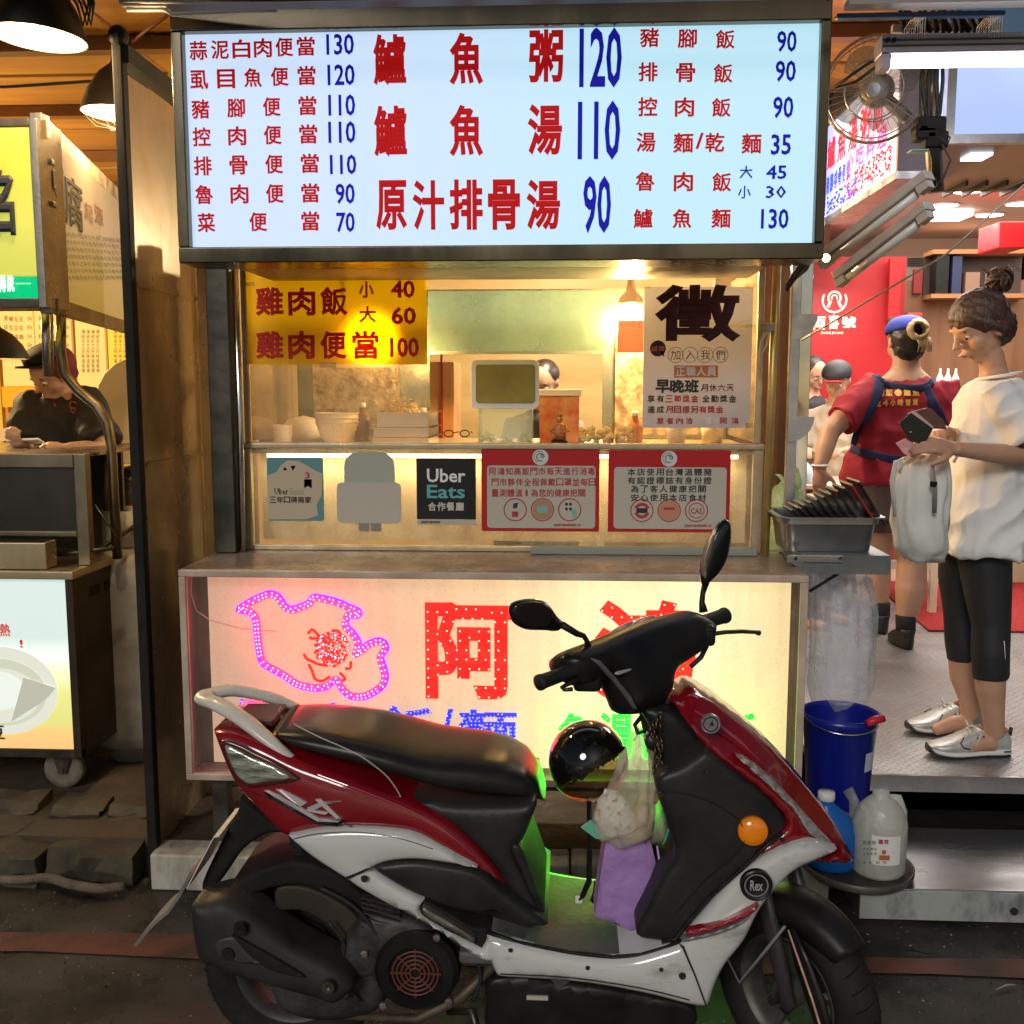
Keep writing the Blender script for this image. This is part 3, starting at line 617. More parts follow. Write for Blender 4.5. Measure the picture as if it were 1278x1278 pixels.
MB().box((-1.0, YM + FD + .002, fz0), (.6, 3.52, fz0 + .02)).build('canopy_plate', mat('canopy_plate', (.55, .5, .4), (.3, .26, .2), scale=4, rough=.4, metal=.4), ms)
# ================================================================ posters on the cabinet
PC = Plane((0, YC + .018, 0)); PD = Plane((0, YC + .005, 0))
def poster(name, pl, box, m, label, cat='notice', r=.004, group=None, ht=.002, thin=False):
    pts = rrect(pl, *box, r); c = sum(pts, V()) / len(pts); t = thing(name, c, label, cat, group)
    mb = MB()
    if thin: poly(mb, pts); mb.flat('sheet', m, t)
    else: mb.prism(pts, pl.n * ht).build('sheet', m, t)
    return t
def translucent(name, c, f=.5):
    m = bpy.data.materials.new(name); m.use_nodes = True; t = m.node_tree; N = t.nodes; L = t.links; b = N['Principled BSDF']; out = N['Material Output']
    b.inputs['Base Color'].default_value = (*c, 1); b.inputs['Roughness'].default_value = .45
    tl_ = N.new('ShaderNodeBsdfTranslucent'); tl_.inputs[0].default_value = (*c, 1); mx = N.new('ShaderNodeMixShader'); mx.inputs[0].default_value = f
    L.new(b.outputs[0], mx.inputs[1]); L.new(tl_.outputs[0], mx.inputs[2]); L.new(mx.outputs[0], out.inputs[0]); return m
YEL = translucent('yellow_sheet', (.95, .60, .0), .55); TRED = translucent('red_print', (.6, .01, .005), .2)
t = poster('price_sheet', PC, (308, 337, 533, 455), YEL, 'yellow price sheet with red chicken rice prices taped inside the cabinet window', 'price sheet', thin=True)
letter(t, PC, TRED, items=[('雞', 319, 358, 354, 394), ('肉', 360, 359, 394, 394), ('飯', 400, 358, 434, 394), ('小', 448, 351, 467, 372), ('大', 448, 382, 470, 403), ('40', 488, 350, 518, 372), ('60', 488.5, 383, 519.5, 405)], bold=.03, lift=.004)
letter(t, PC, TRED, items=[('雞', 319.5, 413, 354, 448), ('肉', 360, 413, 393, 448), ('便', 400, 413, 433, 448), ('當', 440, 413, 473, 448), ('100', 487, 421, 523, 446)], bold=.03, lift=.004)
GRY = translucent('grey_poster', (.47, .47, .51), .3); PM1 = mat('maroon_print', (.09, .02, .03), rough=.6); PBK = mat('dark_print', (.02, .025, .03), rough=.6); POR = mat('orange_print', (.6, .16, .04), rough=.6); PRD = mat('red_print_flat', (.4, .03, .04), rough=.6); PWH = mat('white_print', (.62, .6, .55), rough=.6)
PC2 = Plane((0, YC + .014, 0))
t = poster('job_notice', PC2, (803, 358, 938, 534), GRY, 'grey recruitment poster with one huge maroon character at the right of the cabinet window', 'poster', thin=True)
letter(t, PC2, PM1, items=[('徵', 817, 355, 925, 427)], bold=.035, lift=.004)
letter(t, PC2, PBK, lines=[('加入我們', 843, 443, 899, 443, 12, 12)], bold=.0, lift=.004)
mb = MB()
for x_ in (843, 861, 880, 899): ringmesh(mb, PC2, x_, 443, 9.2, 9.8, .0035, 20)
mb.flat('circle_outline', PBK, t)
mb = MB(); poly(mb, rectpx(PC2, 841, 456, 896, 471, .0035)); mb.flat('title_bar', POR, t); letter(t, PC2, PWH, lines=[('正職人員', 849, 463.5, 888, 463.5, 12, 12)], bold=.02, lift=.005)
mb = MB(); poly(mb, disc(PC2, 821, 435, 10, .0035)); poly(mb, [PC2.at(824, 440, .0035), PC2.at(829, 446, .0035), PC2.at(828, 436, .0035)]); mb.flat('speech_bubble', PM1, t); letter(t, PC2, POR, lines=[('誠徵', 816.5, 435, 825.5, 435, 8, 7)], bold=.02, lift=.005)
letter(t, PC2, PBK, lines=[('早晚班', 827, 482, 863, 482, 18, 17)], bold=.04, lift=.004)
letter(t, PC2, PBK, lines=[('月休六天', 879, 484, 911, 484, 9, 9)], bold=.012, lift=.004)
letter(t, PC2, PBK, lines=[('享有', 812.5, 497.5, 824, 497.5, 9, 9), ('全勤獎金', 881, 497.5, 914, 497.5, 9.5, 9)], bold=.02, lift=.004); letter(t, PC2, PRD, lines=[('三節獎金', 835, 497.5, 867, 497.5, 9, 9)], bold=.02, lift=.004)
letter(t, PC2, PBK, lines=[('達成', 812.5, 511, 824, 511, 9, 9)], bold=.02, lift=.004); letter(t, PC2, PRD, lines=[('月目標另有獎金', 835, 511, 898, 511, 9.5, 9)], bold=.02, lift=.004)
letter(t, PC2, PRD, lines=[('意者內洽', 824, 525, 860, 525, 9, 8), ('阿鴻', 903, 525, 917, 525, 9, 8)], bold=.02, lift=.004); letter(t, PC2, PWH, lines=[('電洽', 884, 525, 894, 525, 8, 8)], bold=.02, lift=.004)
# red framed notices
RDP = mat('notice_red', (.42, .008, .012), rough=.4); CRM = mat('notice_cream', (.46, .43, .36), rough=.5)
def notice(x0, y0, x1, y1, rows_, mtxt, icons, label, foot):
    t = poster('shop_notice', PD, (x0, y0, x1, y1), RDP, label, 'notice')
    mb = MB(); poly(mb, rrect(PD, x0 + 7, y0 + 21, x1 - 5, y1 - 4, .012, .0035)); mb.flat('text_panel', CRM, t)
    cx = (x0 + x1) / 2; mb = MB(); poly(mb, disc(PD, cx, y0 + 10.5, 10, .004)); mb.flat('badge', mat('badge_white', (.6, .6, .58), rough=.5), t)
    mb = MB(); ringmesh(mb, PD, cx, y0 + 10.5, 4, 5.5, .005, 18, 20, 300); ringmesh(mb, PD, cx - 1, y0 + 10, 6.5, 7.4, .005, 18, 60, 250); ringmesh(mb, PD, cx + 2.5, y0 + 9, 1.3, 2.6, .005); mb.flat('badge_drawing', mat('badge_grey', (.18, .2, .19), rough=.5), t)
    letter(t, PD, mtxt, lines=rows_, bold=.016, lift=.0045)
    for i, (px_, mm, kind) in enumerate(icons):
        mb = MB(); ringmesh(mb, PD, px_, y1 - 27, 13.2, 14.6, .0045, 28)
        mb.flat('icon_ring', PRD, t)
        mb = MB(); q = y1 - 27
        if kind == 'face':
            poly(mb, disc(PD, px_, q, 12.5, .0042)); mb.flat('icon_disc', mm, t); mb = MB(); poly(mb, rrect(PD, px_ - 7, q - 5, px_ + 7, q + 4, .006, .0055)); mb.flat('icon_mask', mat('mask_teal', (.2, .4, .33), rough=.5), t)
        elif kind == 'pig':
            poly(mb, disc(PD, px_, q, 12.5, .0042)); mb.flat('icon_disc', mm, t); mb = MB(); poly(mb, rrect(PD, px_ - 7, q - 4, px_ + 7, q - 1, .004, .0055)); mb.flat('icon_drawing', PRD, t)
        elif kind == 'yin':
            ringmesh(mb, PD, px_, q, 6, 10, .0045, 20, 200, 340); ringmesh(mb, PD, px_, q, 6, 10, .0045, 20, 20, 160); mb.flat('icon_drawing', PRD, t); mb = MB(); poly(mb, rrect(PD, px_ - 7, q - 3, px_ + 7, q + 3, .004, .005)); mb.flat('icon_drawing', PBK, t)
        elif kind == 'stamp':
            ringmesh(mb, PD, px_, q, 9, 10, .0045, 20); mb.flat('icon_drawing', PRD, t); letter(t, PD, PRD, items=[('CAS', px_ - 7, q - 3, px_ + 7, q + 4)], name='icon_drawing', bold=.02, lift=.0045)
        elif kind == 'bottle':
            poly(mb, rrect(PD, px_ - 4, q + 2, px_ + 4, q + 9, .003, .0045)); mb.flat('icon_drawing', PRD, t); mb = MB(); poly(mb, [PD.at(px_ - 3, q - 2, .0045), PD.at(px_ + 2, q - 2, .0045), PD.at(px_ + 4, q - 9, .0045), PD.at(px_ - 2, q - 8, .0045)]); mb.flat('icon_drawing', PBK, t)
        else:
            poly(mb, [PD.at(px_ + 1, q, .0045), PD.at(px_ + 5, q + 11, .0045), PD.at(px_ + 9, q + 8, .0045), PD.at(px_ + 8, q - 1, .0045)]); mb.flat('icon_drawing', MT['mask_teal'] if 'mask_teal' in MT else PRD, t); mb = MB()
            for k in range(4): poly(mb, disc(PD, px_ - 4 + (k % 2) * 5, q - 7 + (k // 2) * 6, 2, .0045, 8))
            mb.flat('icon_drawing', PBK, t)
    letter(t, PD, PRD, lines=[(foot, x1 - 55, y1 - 8, x1 - 25, y1 - 8, 3.6, 3.4)], bold=.01, lift=.0045)
    return t
ORD = mat('icon_salmon', (.5, .22, .14), rough=.5)
notice(601, 560, 748, 663, [('阿鴻知高飯門市每天進行消毒', 615, 588, 738, 588, 9, 9.5), ('門市夥伴全程佩戴口罩並每日', 618, 601.5, 739, 601.5, 9, 9.5), ('量測體溫·為您的健康把關', 618, 615, 726, 615, 9, 9.5)], PRD,
       [(643, CRM, 'bottle'), (677, mat('icon_brown', (.4, .22, .12), rough=.5), 'face'), (711, CRM, 'spray')], 'red framed cream notice with red text and a masked face icon under the window', '高雄阿鴻知高飯關心您')
notice(759, 562, 911, 664, [('本店使用台灣溫體豬', 788, 589, 883, 589, 10, 9), ('有認證標誌有身份證', 788, 599.5, 883, 599.5, 10, 9), ('為了客人健康把關', 792, 610, 876, 610, 10, 9), ('安心使用本店食材', 792, 621, 876, 621, 10, 9)], PBK,
       [(801, CRM, 'yin'), (835, ORD, 'pig'), (869, CRM, 'stamp')], 'red framed cream notice with dark text and an orange round icon, behind the scooter mirror', '高雄阿鴻知高飯關心您')
# delivery partner plates
t = poster('delivery_sign', PD, (520, 572, 594, 648), mat('sign_black', (.004, .004, .005), rough=.4), 'square black sign with white and teal lettering stuck under the cabinet window', 'sign')
letter(t, PD, mat('sign_white', (.75, .75, .75), rough=.5), items=[('Uber', 533, 585, 581, 602, .02)], lift=.004)
letter(t, PD, mat('sign_teal', (.12, .38, .42), rough=.5), items=[('Eats', 533, 605, 580.5, 622, .02)], lift=.004)
letter(t, PD, mat('sign_cream', (.55, .52, .42), rough=.5), lines=[('合作餐廳', 539.5, 632, 574, 632, 10.5, 11)], bold=.03, lift=.004)
mb = MB(); poly(mb, rectpx(PD, 521, 648.5, 594, 655, .002)); mb.flat('caption_strip', CRM, t); letter(t, PD, PBK, lines=[('高雄阿鴻知高飯', 527, 651.5, 548, 651.5, 3.6, 3.4)], bold=.01, lift=.003)
tm = mat('teal_board', (.1, .26, .28), rough=.45); cm_ = mat('peach_board', (.5, .42, .3), rough=.45)
t = poster('award_sign', PD, (334, 571, 404, 650), tm, 'small award sign with peach bag shape on a teal board, leftmost under the window', 'sign', r=.01)
mb = MB(); f = lambda pts: [PD.at(310 + u * .2269, 550 + v * .2269, .0035) for u, v in pts]
poly(mb, f([(108, 432), (320, 432), (385, 410), (378, 350), (405, 300), (410, 180), (370, 165), (330, 140), (280, 112), (215, 108), (175, 140), (160, 170), (108, 190)])); mb.flat('bag_shape', cm_, t)
letter(t, PD, PBK, items=[('Uber', 343, 609, 360, 617)], bold=.01, lift=.005); letter(t, PD, mat('pale_grey_print', (.35, .33, .28), rough=.5), items=[('Eats', 362, 609, 380, 617)], bold=.01, lift=.005)
letter(t, PD, PBK, lines=[('三年口碑商家', 341, 623.5, 385, 623.5, 8, 8)], bold=.02, lift=.005)
letter(t, PD, PRD, items=[('3', 381, 589, 387, 597)], bold=.02, lift=.005); mb = MB(); poly(mb, f([(308, 212), (350, 212), (350, 262), (328, 248), (308, 262)])); mb.flat('ribbon_mark', PBK, t)
mb = MB(); poly(mb, f([(232, 138), (262, 138), (247, 165)])); poly(mb, f([(190, 162), (215, 162), (203, 142)])); mb.flat('triangle_mark', tm, t)
# plain board in place of the cartoon panel: same size and tones, no character
pg = mat('blank_board_grey', (.48, .45, .38), rough=.5); pb = mat('blank_board_back', (.36, .4, .33), rough=.5)
pts = rrect(PD, 421, 602, 501, 653, .018, .003); t = thing('blank_board', sum(pts, V()) / len(pts), 'blank grey board with arched top between the award sign and the black sign', 'board')
mb = MB().prism(pts, PD.n * .003); mb.build('front_plate', pg, t)
MB().prism(rrect(PD, 430, 564, 493, 640, .05, .0005), PD.n * .0022).build('back_plate', pb, t)
MB().prism(rrect(PD, 448, 651, 461, 663, .002, .0005), PD.n * .002).build('tab', mat('tab_grey', (.25, .23, .2)), t); MB().prism(rrect(PD, 463, 651, 476, 663, .002, .0005), PD.n * .002).build('tab', MT['tab_grey'], t)
# grey strip standing on the box lid
MB().box((P(662, 695, 3.46).x, 3.45, Z1 + .001), (P(945, 695, 3.46).x, 3.465, Z1 + .028)).build('drip_rail', mat('green_grey_plastic', (.26, .28, .24), rough=.4), bevel=.004, base=(.3, 3.46, Z1), label='grey green plastic strip lying along the back of the light box lid', cat='strip')
# ================================================================ partition between the stalls
PARTM = mat('partition_steel', (.5, .40, .25), (.2, .145, .08), scale=1.8, rough=.32, metal=.6, rvar=.14, bump=.12, bscale=7, stretch=(1, 1, .8), detail=8)
pa = thing('partition_wall', (-1.31, 3.3, 0), 'tall tarnished sheet metal partition between the two stalls', 'partition')
MB().box((-1.325, 3.13, .118), (-1.31, 4.3, 2.52)).build('sheet', PARTM, pa)
MB().box((-1.3, 3.62, .118), (-1.21, 3.66, 2.5)).build('sheet', PARTM, pa)
MB().box((-1.340, 3.09, .004), (-1.308, 3.128, 2.6)).build('edge_post', BLACKM, pa, bevel=.005)
MB().beam((-1.317, 3.1, 2.57), (-1.317, 4.3, 2.57), .05, .05).build('top_rail', BLACKM, pa)
for z_ in (.75, 1.35, 1.9): MB().box((-1.309, 3.14, z_), (-1.305, 4.28, z_ + .012)).build('seam_strip', PARTM, pa)
mb = MB().ball((-1.32, 3.1, 2.62), .03, 10, 8); mb.build('cap', BLACKM, pa)
MB().tube([P(165, 52, 3.1), P(210, 18, 3.05)], .005, 6).build('tie_rod', mat('red_brown_rod', (.3, .1, .05), rough=.6), base=P(165, 52, 3.1), label='thin reddish rod from the partition top to the menu sign corner', cat='rod')
# ================================================================ lamps
def light(name, loc, power, col, size=.05, parent=None, kind='POINT', rot=None, spot=None):
    d = bpy.data.lights.new(name, kind); d.energy = power; d.color = col
    if kind == 'AREA': d.shape = 'RECTANGLE'; d.size, d.size_y = size
    else: d.shadow_soft_size = size
    if spot: d.spot_size = spot; d.spot_blend = .5
    o = bpy.data.objects.new(name, d); COL.objects.link(o); o.location = V(loc) - (org(parent) if parent else V()); o.parent = parent
    if rot: o.rotation_euler = rot
    return o
BULB = lit('warm_bulb', (1, .72, .35), 14, base=(1, .9, .7)); ENAM = mat('cream_enamel', (.8, .66, .4), rough=.4)
LAMPB = mat('lamp_black', (.02, .016, .012), rough=.45, metal=.3)
def pendant(c, r, h, power, label, tilt=0, grp='pendant lamps over the left stall', cord=2.85):
    t = thing('pendant_lamp', c, label, 'lamp', grp); c = V(c)
    prof = [(r, 0), (r * .97, h * .1), (r * .82, h * .38), (r * .55, h * .68), (r * .25, h * .86), (r * .2, h), (r * .2, h * 1.2)]
    ax = V((math.sin(tilt), 0, math.cos(tilt)))
    o = MB().lathe(c, prof, ax, 32, caps=False).build('shade', LAMPB, t, smooth=True)
    inner = [(max(.001, a - .004), b - (.002 if b else -.001)) for a, b in prof]
    MB().lathe(c, inner, ax, 32, caps=False).build('shade_lining', ENAM, t, smooth=True)
    MB().ball(c + ax * h * .25, r * .26, 16, 10).build('bulb', BULB, t, smooth=True)
    MB().cyl(c + ax * h * .6, c + ax * h * 1.15, r * .17, r * .17).build('socket', LAMPB, t)
    mb = MB().tube([c + ax * h * 1.15, V((c.x + ax.x * h * 1.4, c.y, c.z + h * 1.7)), V((c.x + ax.x * h, c.y, cord))], .005, 6); mb.build('cord', CABLE, t)
    light('lamp_light', c + ax * (h * .02 - .02), power, (1, .70, .36), .04, t)
    return t
c1 = P(48, 48, 3.05); l1 = pendant(c1, .135, .2, 26, 'large black bell shaped lamp at the top left corner, nearest the street', .06)
mb = MB()
for k in range(3): mb.tube([c1 + V((.05 + .02 * k, .02, .18)), c1 + V((.11 + .012 * k, .02, .1)), c1 + V((.125 + .012 * k, .02, .04)), c1 + V((.145 + .008 * k, .02, .1)), c1 + V((.13, .02, .3))], .004, 6)
mb.build('cable_bundle', CABLE, l1, smooth=True)
c2 = P(150, 143, 3.75); l2 = pendant(c2, .135, .2, 22, 'smaller looking black bell lamp behind the partition post with a wire guard', .04)
mb = MB()
for k in range(8):
    a = k * math.pi / 4; mb.tube([c2 + V((.13 * math.cos(a), .13 * math.sin(a), 0)), c2 + V((.09 * math.cos(a), .09 * math.sin(a), -.04)), c2 + V((0, 0, -.055))], .002, 5)
mb.build('wire_guard', CABLE, l2)
# low hanging dark lamp shade further in, at the left edge
c3 = P(-8, 448, 3.9); pendant(c3, .13, .14, 0.01, 'dark low hanging lamp shade cut by the left edge, in front of the yellow menus')
t = thing('added_bulb', V((-3.3, 4.7, 2.3)), 'added unseen warm bulb on a cord brightening the left hall', 'lamp')  # out of view bulb added to brighten the left hall ceiling
MB().ball((-3.3, 4.7, 2.3), .04, 12, 8).build('bulb', BULB, t, smooth=True); MB().tube([(-3.3, 4.7, 2.34), (-3.3, 4.7, 2.84)], .005, 6).build('cord', CABLE, t)
light('added_bulb_light', (-3.3, 4.7, 2.22), 130, (1, .68, .30), .06, t)
t = thing('added_bulb', V((.1, 5.3, 2.35)), 'added unseen warm bulb on a cord brightening the wall behind the cabinet hood', 'lamp')  # hidden bulb added to brighten the back wall above the hood
MB().ball((.1, 5.3, 2.35), .04, 12, 8).build('bulb', BULB, t, smooth=True); MB().tube([(.1, 5.3, 2.39), (.1, 5.3, 2.84)], .005, 6).build('cord', CABLE, t)
light('added_bulb_light', (.1, 5.3, 2.27), 80, (1, .84, .58), .06, t)
# ================================================================ inside the cabinet
HL = thing('heat_lamp', P(786, 392, 4.05), 'glowing orange heat lamp with red shade inside the cabinet beside the grey poster', 'lamp')
c = P(787, 385, 4.05)
MB().ball(c, .032, 14, 10).build('bulb', lit('heat_bulb', (1, .55, .16), 22, base=(1, .7, .4)), HL, smooth=True)
MB().lathe(c + V((0, 0, .02)), [(.05, 0), (.045, .02), (.02, .045), (.012, .09)], seg=20, caps=False).build('reflector', mat('copper_reflector', (.6, .3, .1), rough=.3, metal=.8), HL, smooth=True)
q0, q1 = P(771, 400, 4.0), P(803, 440, 4.0)
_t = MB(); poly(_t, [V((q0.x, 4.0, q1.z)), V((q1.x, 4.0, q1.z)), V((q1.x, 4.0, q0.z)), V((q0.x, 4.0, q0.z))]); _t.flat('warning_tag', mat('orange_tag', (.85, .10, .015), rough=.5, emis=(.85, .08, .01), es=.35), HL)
mbt = MB(); put(mbt, Plane((0, 4.0, 0)), '小心高溫', 774, 398, 800, 410, .0, .004); mbt.flat('lettering', mat('tag_print', (.3, .02, .02)), HL)
MB().tube([c + V((0, 0, .1)), V((c.x, c.y, 2.4))], .006, 8).build('cord', CABLE, HL)
light('heat_light', c + V((0, -.02, -.05)), 60, (1, .60, .22), .03, HL)
h2 = P(465, 432, 3.66)
HL2 = thing('heat_lamp', h2, 'heat lamp glowing through the yellow price sheet', 'lamp')
MB().ball(h2, .028, 14, 10).build('bulb', MT['heat_bulb'], HL2, smooth=True)
MB().box((h2.x - .19, h2.y - .02, h2.z - .075), (h2.x + .09, h2.y + .06, h2.z - .06)).build('shelf_bar', STEELG, HL2)
MB().tube([h2 + V((0, 0, .02)), h2 + V((0, .02, .4))], .006, 8).build('cord', CABLE, HL2)
light('heat_light', h2 + V((.02, -.052, .015)), 7, (1, .58, .2), .03, HL2)
ZS = 1.385 + .001
BOWLM = mat('cream_ceramic', (.72, .64, .46), rough=.3)
def bowl(px, Y, r, h, label, rings_=4):
    c = V((P(px, 500, Y).x, Y, ZS)); t = thing('rice_bowl', c, label, 'bowl')
    prof = [(r * .45, 0), (r * .5, .006)]
    for i in range(rings_ * 2 + 1):
        q = i / (rings_ * 2); prof.append((r * (.5 + .5 * q ** .6) + (.002 if i % 2 else 0), .006 + (h - .006) * q))
    prof += [(r * 1.04, h), (r * .96, h - .004), (r * .5, .02), (.001, .016)]
    MB().lathe(c, prof, seg=36, caps=False).build('bowl_body', BOWLM, t, smooth=True); return t
for k in range(3):
    t = bowl(420, 3.72, .078, .085, ['cream ribbed bowl under the yellow price sheet, lowest of its nested stack', 'cream ribbed bowl in the middle of the nested stack under the yellow price sheet', 'cream ribbed bowl topmost of the nested stack under the yellow price sheet'][k])
    t.location.z += .016 * k; t['group'] = 'cream bowls nested under the price sheet'
# white cup, container with greens, noodle tray, trays
c = V((P(352, 500, 3.75).x, 3.75, ZS)); MB().lathe(c, [(.03, 0), (.036, .07), (.032, .072), (.027, .005), (.001, .004)], seg=24, caps=False).build('white_cup', WHITEP, smooth=True, base=c, label='white plastic cup left of the ribbed bowls', cat='cup')
c = V((P(378, 500, 3.95).x, 3.95, ZS)); MB().lathe(c, [(.07, 0), (.085, .05), (.06, .085), (.001, .1)], seg=24).build('rice_cooker_bowl', WHITEP, smooth=True, base=c, label='rounded white container behind the white cup', cat='container')
TR = mat('shiny_tray', (.7, .62, .5), rough=.22, metal=.95, bump=.05)
def tray(px0, px1, Y, d, z, h, label, tilt=None):
    x0, x1 = P(px0, 500, Y).x, P(px1, 500, Y).x; mb = MB()
    mb.box((x0, Y, z), (x1, Y + d, z + .003)).box((x0, Y, z + .003), (x1, Y + .003, z + h)).box((x0, Y + d - .003, z + .003), (x1, Y + d, z + h)).box((x0, Y + .003, z + .003), (x0 + .003, Y + d - .003, z + h)).box((x1 - .003, Y + .003, z + .003), (x1, Y + d - .003, z + h))
    mb.box((x0 - .012, Y - .012, z + h), (x1 + .012, Y, z + h + .003)).box((x0 - .012, Y + d, z + h), (x1 + .012, Y + d + .012, z + h + .003))
    return mb.build('steel_tray', TR, base=((x0 + x1) / 2, Y + d / 2, z), label=label, cat='tray', group='steel trays stacked in the cabinet')
tray(464, 534, 3.7, .3, ZS, .025, 'shiny steel tray at the bottom of the stack right of the bowls'); tray(466, 534, 3.7, .3, ZS + .03, .03, 'shiny steel tray in the middle of the stack right of the bowls'); tray(470, 534, 3.72, .28, ZS + .065, .05, 'deeper steel tray on top of the stack holding shredded ginger')
GING = mat('pale_ginger', (.75, .55, .16), (.55, .38, .1), scale=30, rough=.6)
def heap(name, c, r, h, n, m, label, cat, strands=True, sz=.012, seed=1, parent=None):
    rd = random.Random(seed); mb = MB()
    for i in range(n):
        a = rd.uniform(0, 6.28); q = rd.random() ** .5; z = h * (1 - q * q) * rd.uniform(.5, 1)
        p = V(c) + V((r[0] * q * math.cos(a), r[1] * q * math.sin(a), z))
        if strands:
            d = V((rd.gauss(0, 1), rd.gauss(0, 1), rd.gauss(0, .5))).normalized() * sz * rd.uniform(.8, 2); mb.tube([p - d, p + V((0, 0, sz * .4)), p + d], .0018, 4)
        else: mb.ball(p, (sz * rd.uniform(.7, 1.2), sz * rd.uniform(.7, 1.2), sz * rd.uniform(.6, 1)), 8, 6)
    if parent: return mb.build(name, m, parent, smooth=True, kind='stuff')
    return mb.build(name, m, smooth=True, base=c, label=label, cat=cat, kind='stuff')
heap('shredded_ginger', (P(502, 500, 3.86).x, 3.86, ZS + .08), (.085, .09), .09, 260, GING, 'heap of shredded yellow ginger in the top steel tray', 'food')
# container with propped up lid, between the notices and the hole
CLR = glass('clear_box_plastic', tint=(.95, .98, .95), grime=(.8, .85, .75), amt=(.12, .3), scale=9, spot=0)
bx0, bx1 = P(597, 530, 3.62).x, P(664, 530, 3.62).x; c = V(((bx0 + bx1) / 2, 3.68, ZS)); t = thing('food_container', c, 'clear plastic box with green onions and its framed lid standing open', 'container')
zt = P(620, 510, 3.62).z
mb = MB().box((bx0, 3.62, ZS), (bx1, 3.623, zt)).box((bx0, 3.76, ZS), (bx1, 3.763, zt)).box((bx0, 3.623, ZS), (bx0 + .003, 3.76, zt)).box((bx1 - .003, 3.623, ZS), (bx1, 3.76, zt)); mb.build('box_wall', CLR, t)
for i, x_ in enumerate((bx0 + .03, (bx0 + bx1) / 2, bx1 - .03)): heap('onion_heap', (x_, 3.68, ZS), (.028, .04), .055 if i != 1 else .03, 60, mat('green_onion', (.42, .42, .1), (.6, .6, .3), scale=50, rough=.6), '', '', True, .008, i, t)
PLd = Plane((0, 3.64, 0)); fr_ = rrect(PLd, 588, 449, 673, 510, .02); MB().prism(fr_, (0, -.008, 0)).build('lid', mat('lid_white', (.7, .7, .62), rough=.35), t, bevel=.002)
MB().prism(rrect(PLd, 594, 455, 668, 503, .012, .0085), (0, -.003, 0)).build('lid_centre', mat('olive_lid_centre', (.22, .17, .02), (.30, .24, .04), scale=12, rough=.4), t)
# figurine, sauces, dough figures, red lid box
FD_ = mat('figure_gold', (.6, .3, .06), (.3, .05, .02), scale=30, rough=.35, metal=.4)
c = V((P(698, 540, 3.66).x, 3.66, ZS)); t = thing('figurine', c, 'small dark red and gold seated figurine beside the clear box', 'figurine')
MB().rings([(c + V((0, 0, 0)), .028, .022), (c + V((0, 0, .02)), .03, .024), (c + V((0, 0, .026)), .022, .018)], 16).build('base', BLACK, t)
MB().rings([(c + V((0, 0, .026)), .024, .018), (c + V((0, 0, .05)), .026, .018), (c + V((0, 0, .075)), .02, .014), (c + V((0, 0, .085)), .008, .008)], 16).build('robe', mat('figure_red', (.3, .03, .02), (.5, .25, .05), scale=40, rough=.4), t, smooth=True)
MB().ball(c + V((0, -.003, .098)), (.012, .012, .014), 12, 8).build('head', FD_, t, smooth=True)
MB().rings([(c + V((0, 0, .106)), .015, .014), (c + V((0, 0, .118)), .012, .01), (c + V((0, 0, .124)), .002, .002)], 12).build('hat', MT['figure_red'], t, smooth=True)
for s_ in (-1, 1): MB().tube([c + V((s_ * .018, 0, .075)), c + V((s_ * .03, -.006, .055)), c + V((s_ * .012, -.02, .05))], [.007, .006, .004], 8).build('arm', MT['figure_red'], t, smooth=True)
DO = mat('dough_yellow', (.75, .55, .18), (.6, .36, .1), scale=20, rough=.5, bump=.3)
for i, (px, Y) in enumerate(((733, 3.68), (755, 3.66), (779, 3.67))):
    c = V((P(px, 540, Y).x, Y, ZS)); rd = random.Random(i); mb = MB()
    mb.rings([(c, .03, .03), (c + V((0, 0, .03)), .033, .033), (c + V((0, 0, .032)), .03, .03)], 18)
    t = mb.build('pastry_bag', CLR, smooth=True, base=c, label=['clear bag of yellow fried dough right of the figurine', 'clear bag of yellow dough, second right of the figurine', 'clear bag of yellow dough nearest the grey poster'][i], cat='food bag', group='bags of yellow fried dough')
    mb = MB()
    for k in range(16):
        a = rd.uniform(0, 6.28); z = rd.uniform(.01, .065); mb.ball(c + V((.02 * math.cos(a), .02 * math.sin(a), z)), (.012, .012, .011), 8, 6)
    mb.build('dough', DO, t, smooth=True)
c = V((P(690, 500, 3.9).x, 3.9, ZS)); t = thing('red_box', c, 'red and cream carton with white lid behind the figurine', 'carton')
MB().box((P(675, 0, 3.9).x, 3.9, ZS), (P(727, 0, 3.9).x, 4.0, P(0, 494, 3.9).z)).build('carton_body', mat('carton_red', (.5, .08, .03), (.6, .35, .15), scale=14, rough=.5), t); MB().box((P(673, 0, 3.9).x, 3.89, P(0, 494, 3.9).z + .001), (P(730, 0, 3.9).x, 4.01, P(0, 486, 3.9).z)).build('lid', WHITEP, t, bevel=.002)
mb = MB()
for x_ in (560, 580):
    c = P(x_, 541, 3.66); mb.tube([c + V((.017 * math.cos(a), 0, .012 * math.sin(a))) for a in [i * .524 for i in range(12)]], .0022, 6, closed=True)
mb.tube([P(566, 540, 3.66), P(573, 539, 3.66)], .002, 6); mb.tube([P(553, 539, 3.66), P(551, 541, 3.76)], .002, 6); mb.tube([P(588, 539, 3.66), P(590, 541, 3.76)], .002, 6)
mb.build('eyeglasses', BLACK, smooth=True, base=P(570, 545, 3.66), label='dark eyeglasses left lying on the cabinet shelf beside the clear box', cat='eyeglasses')
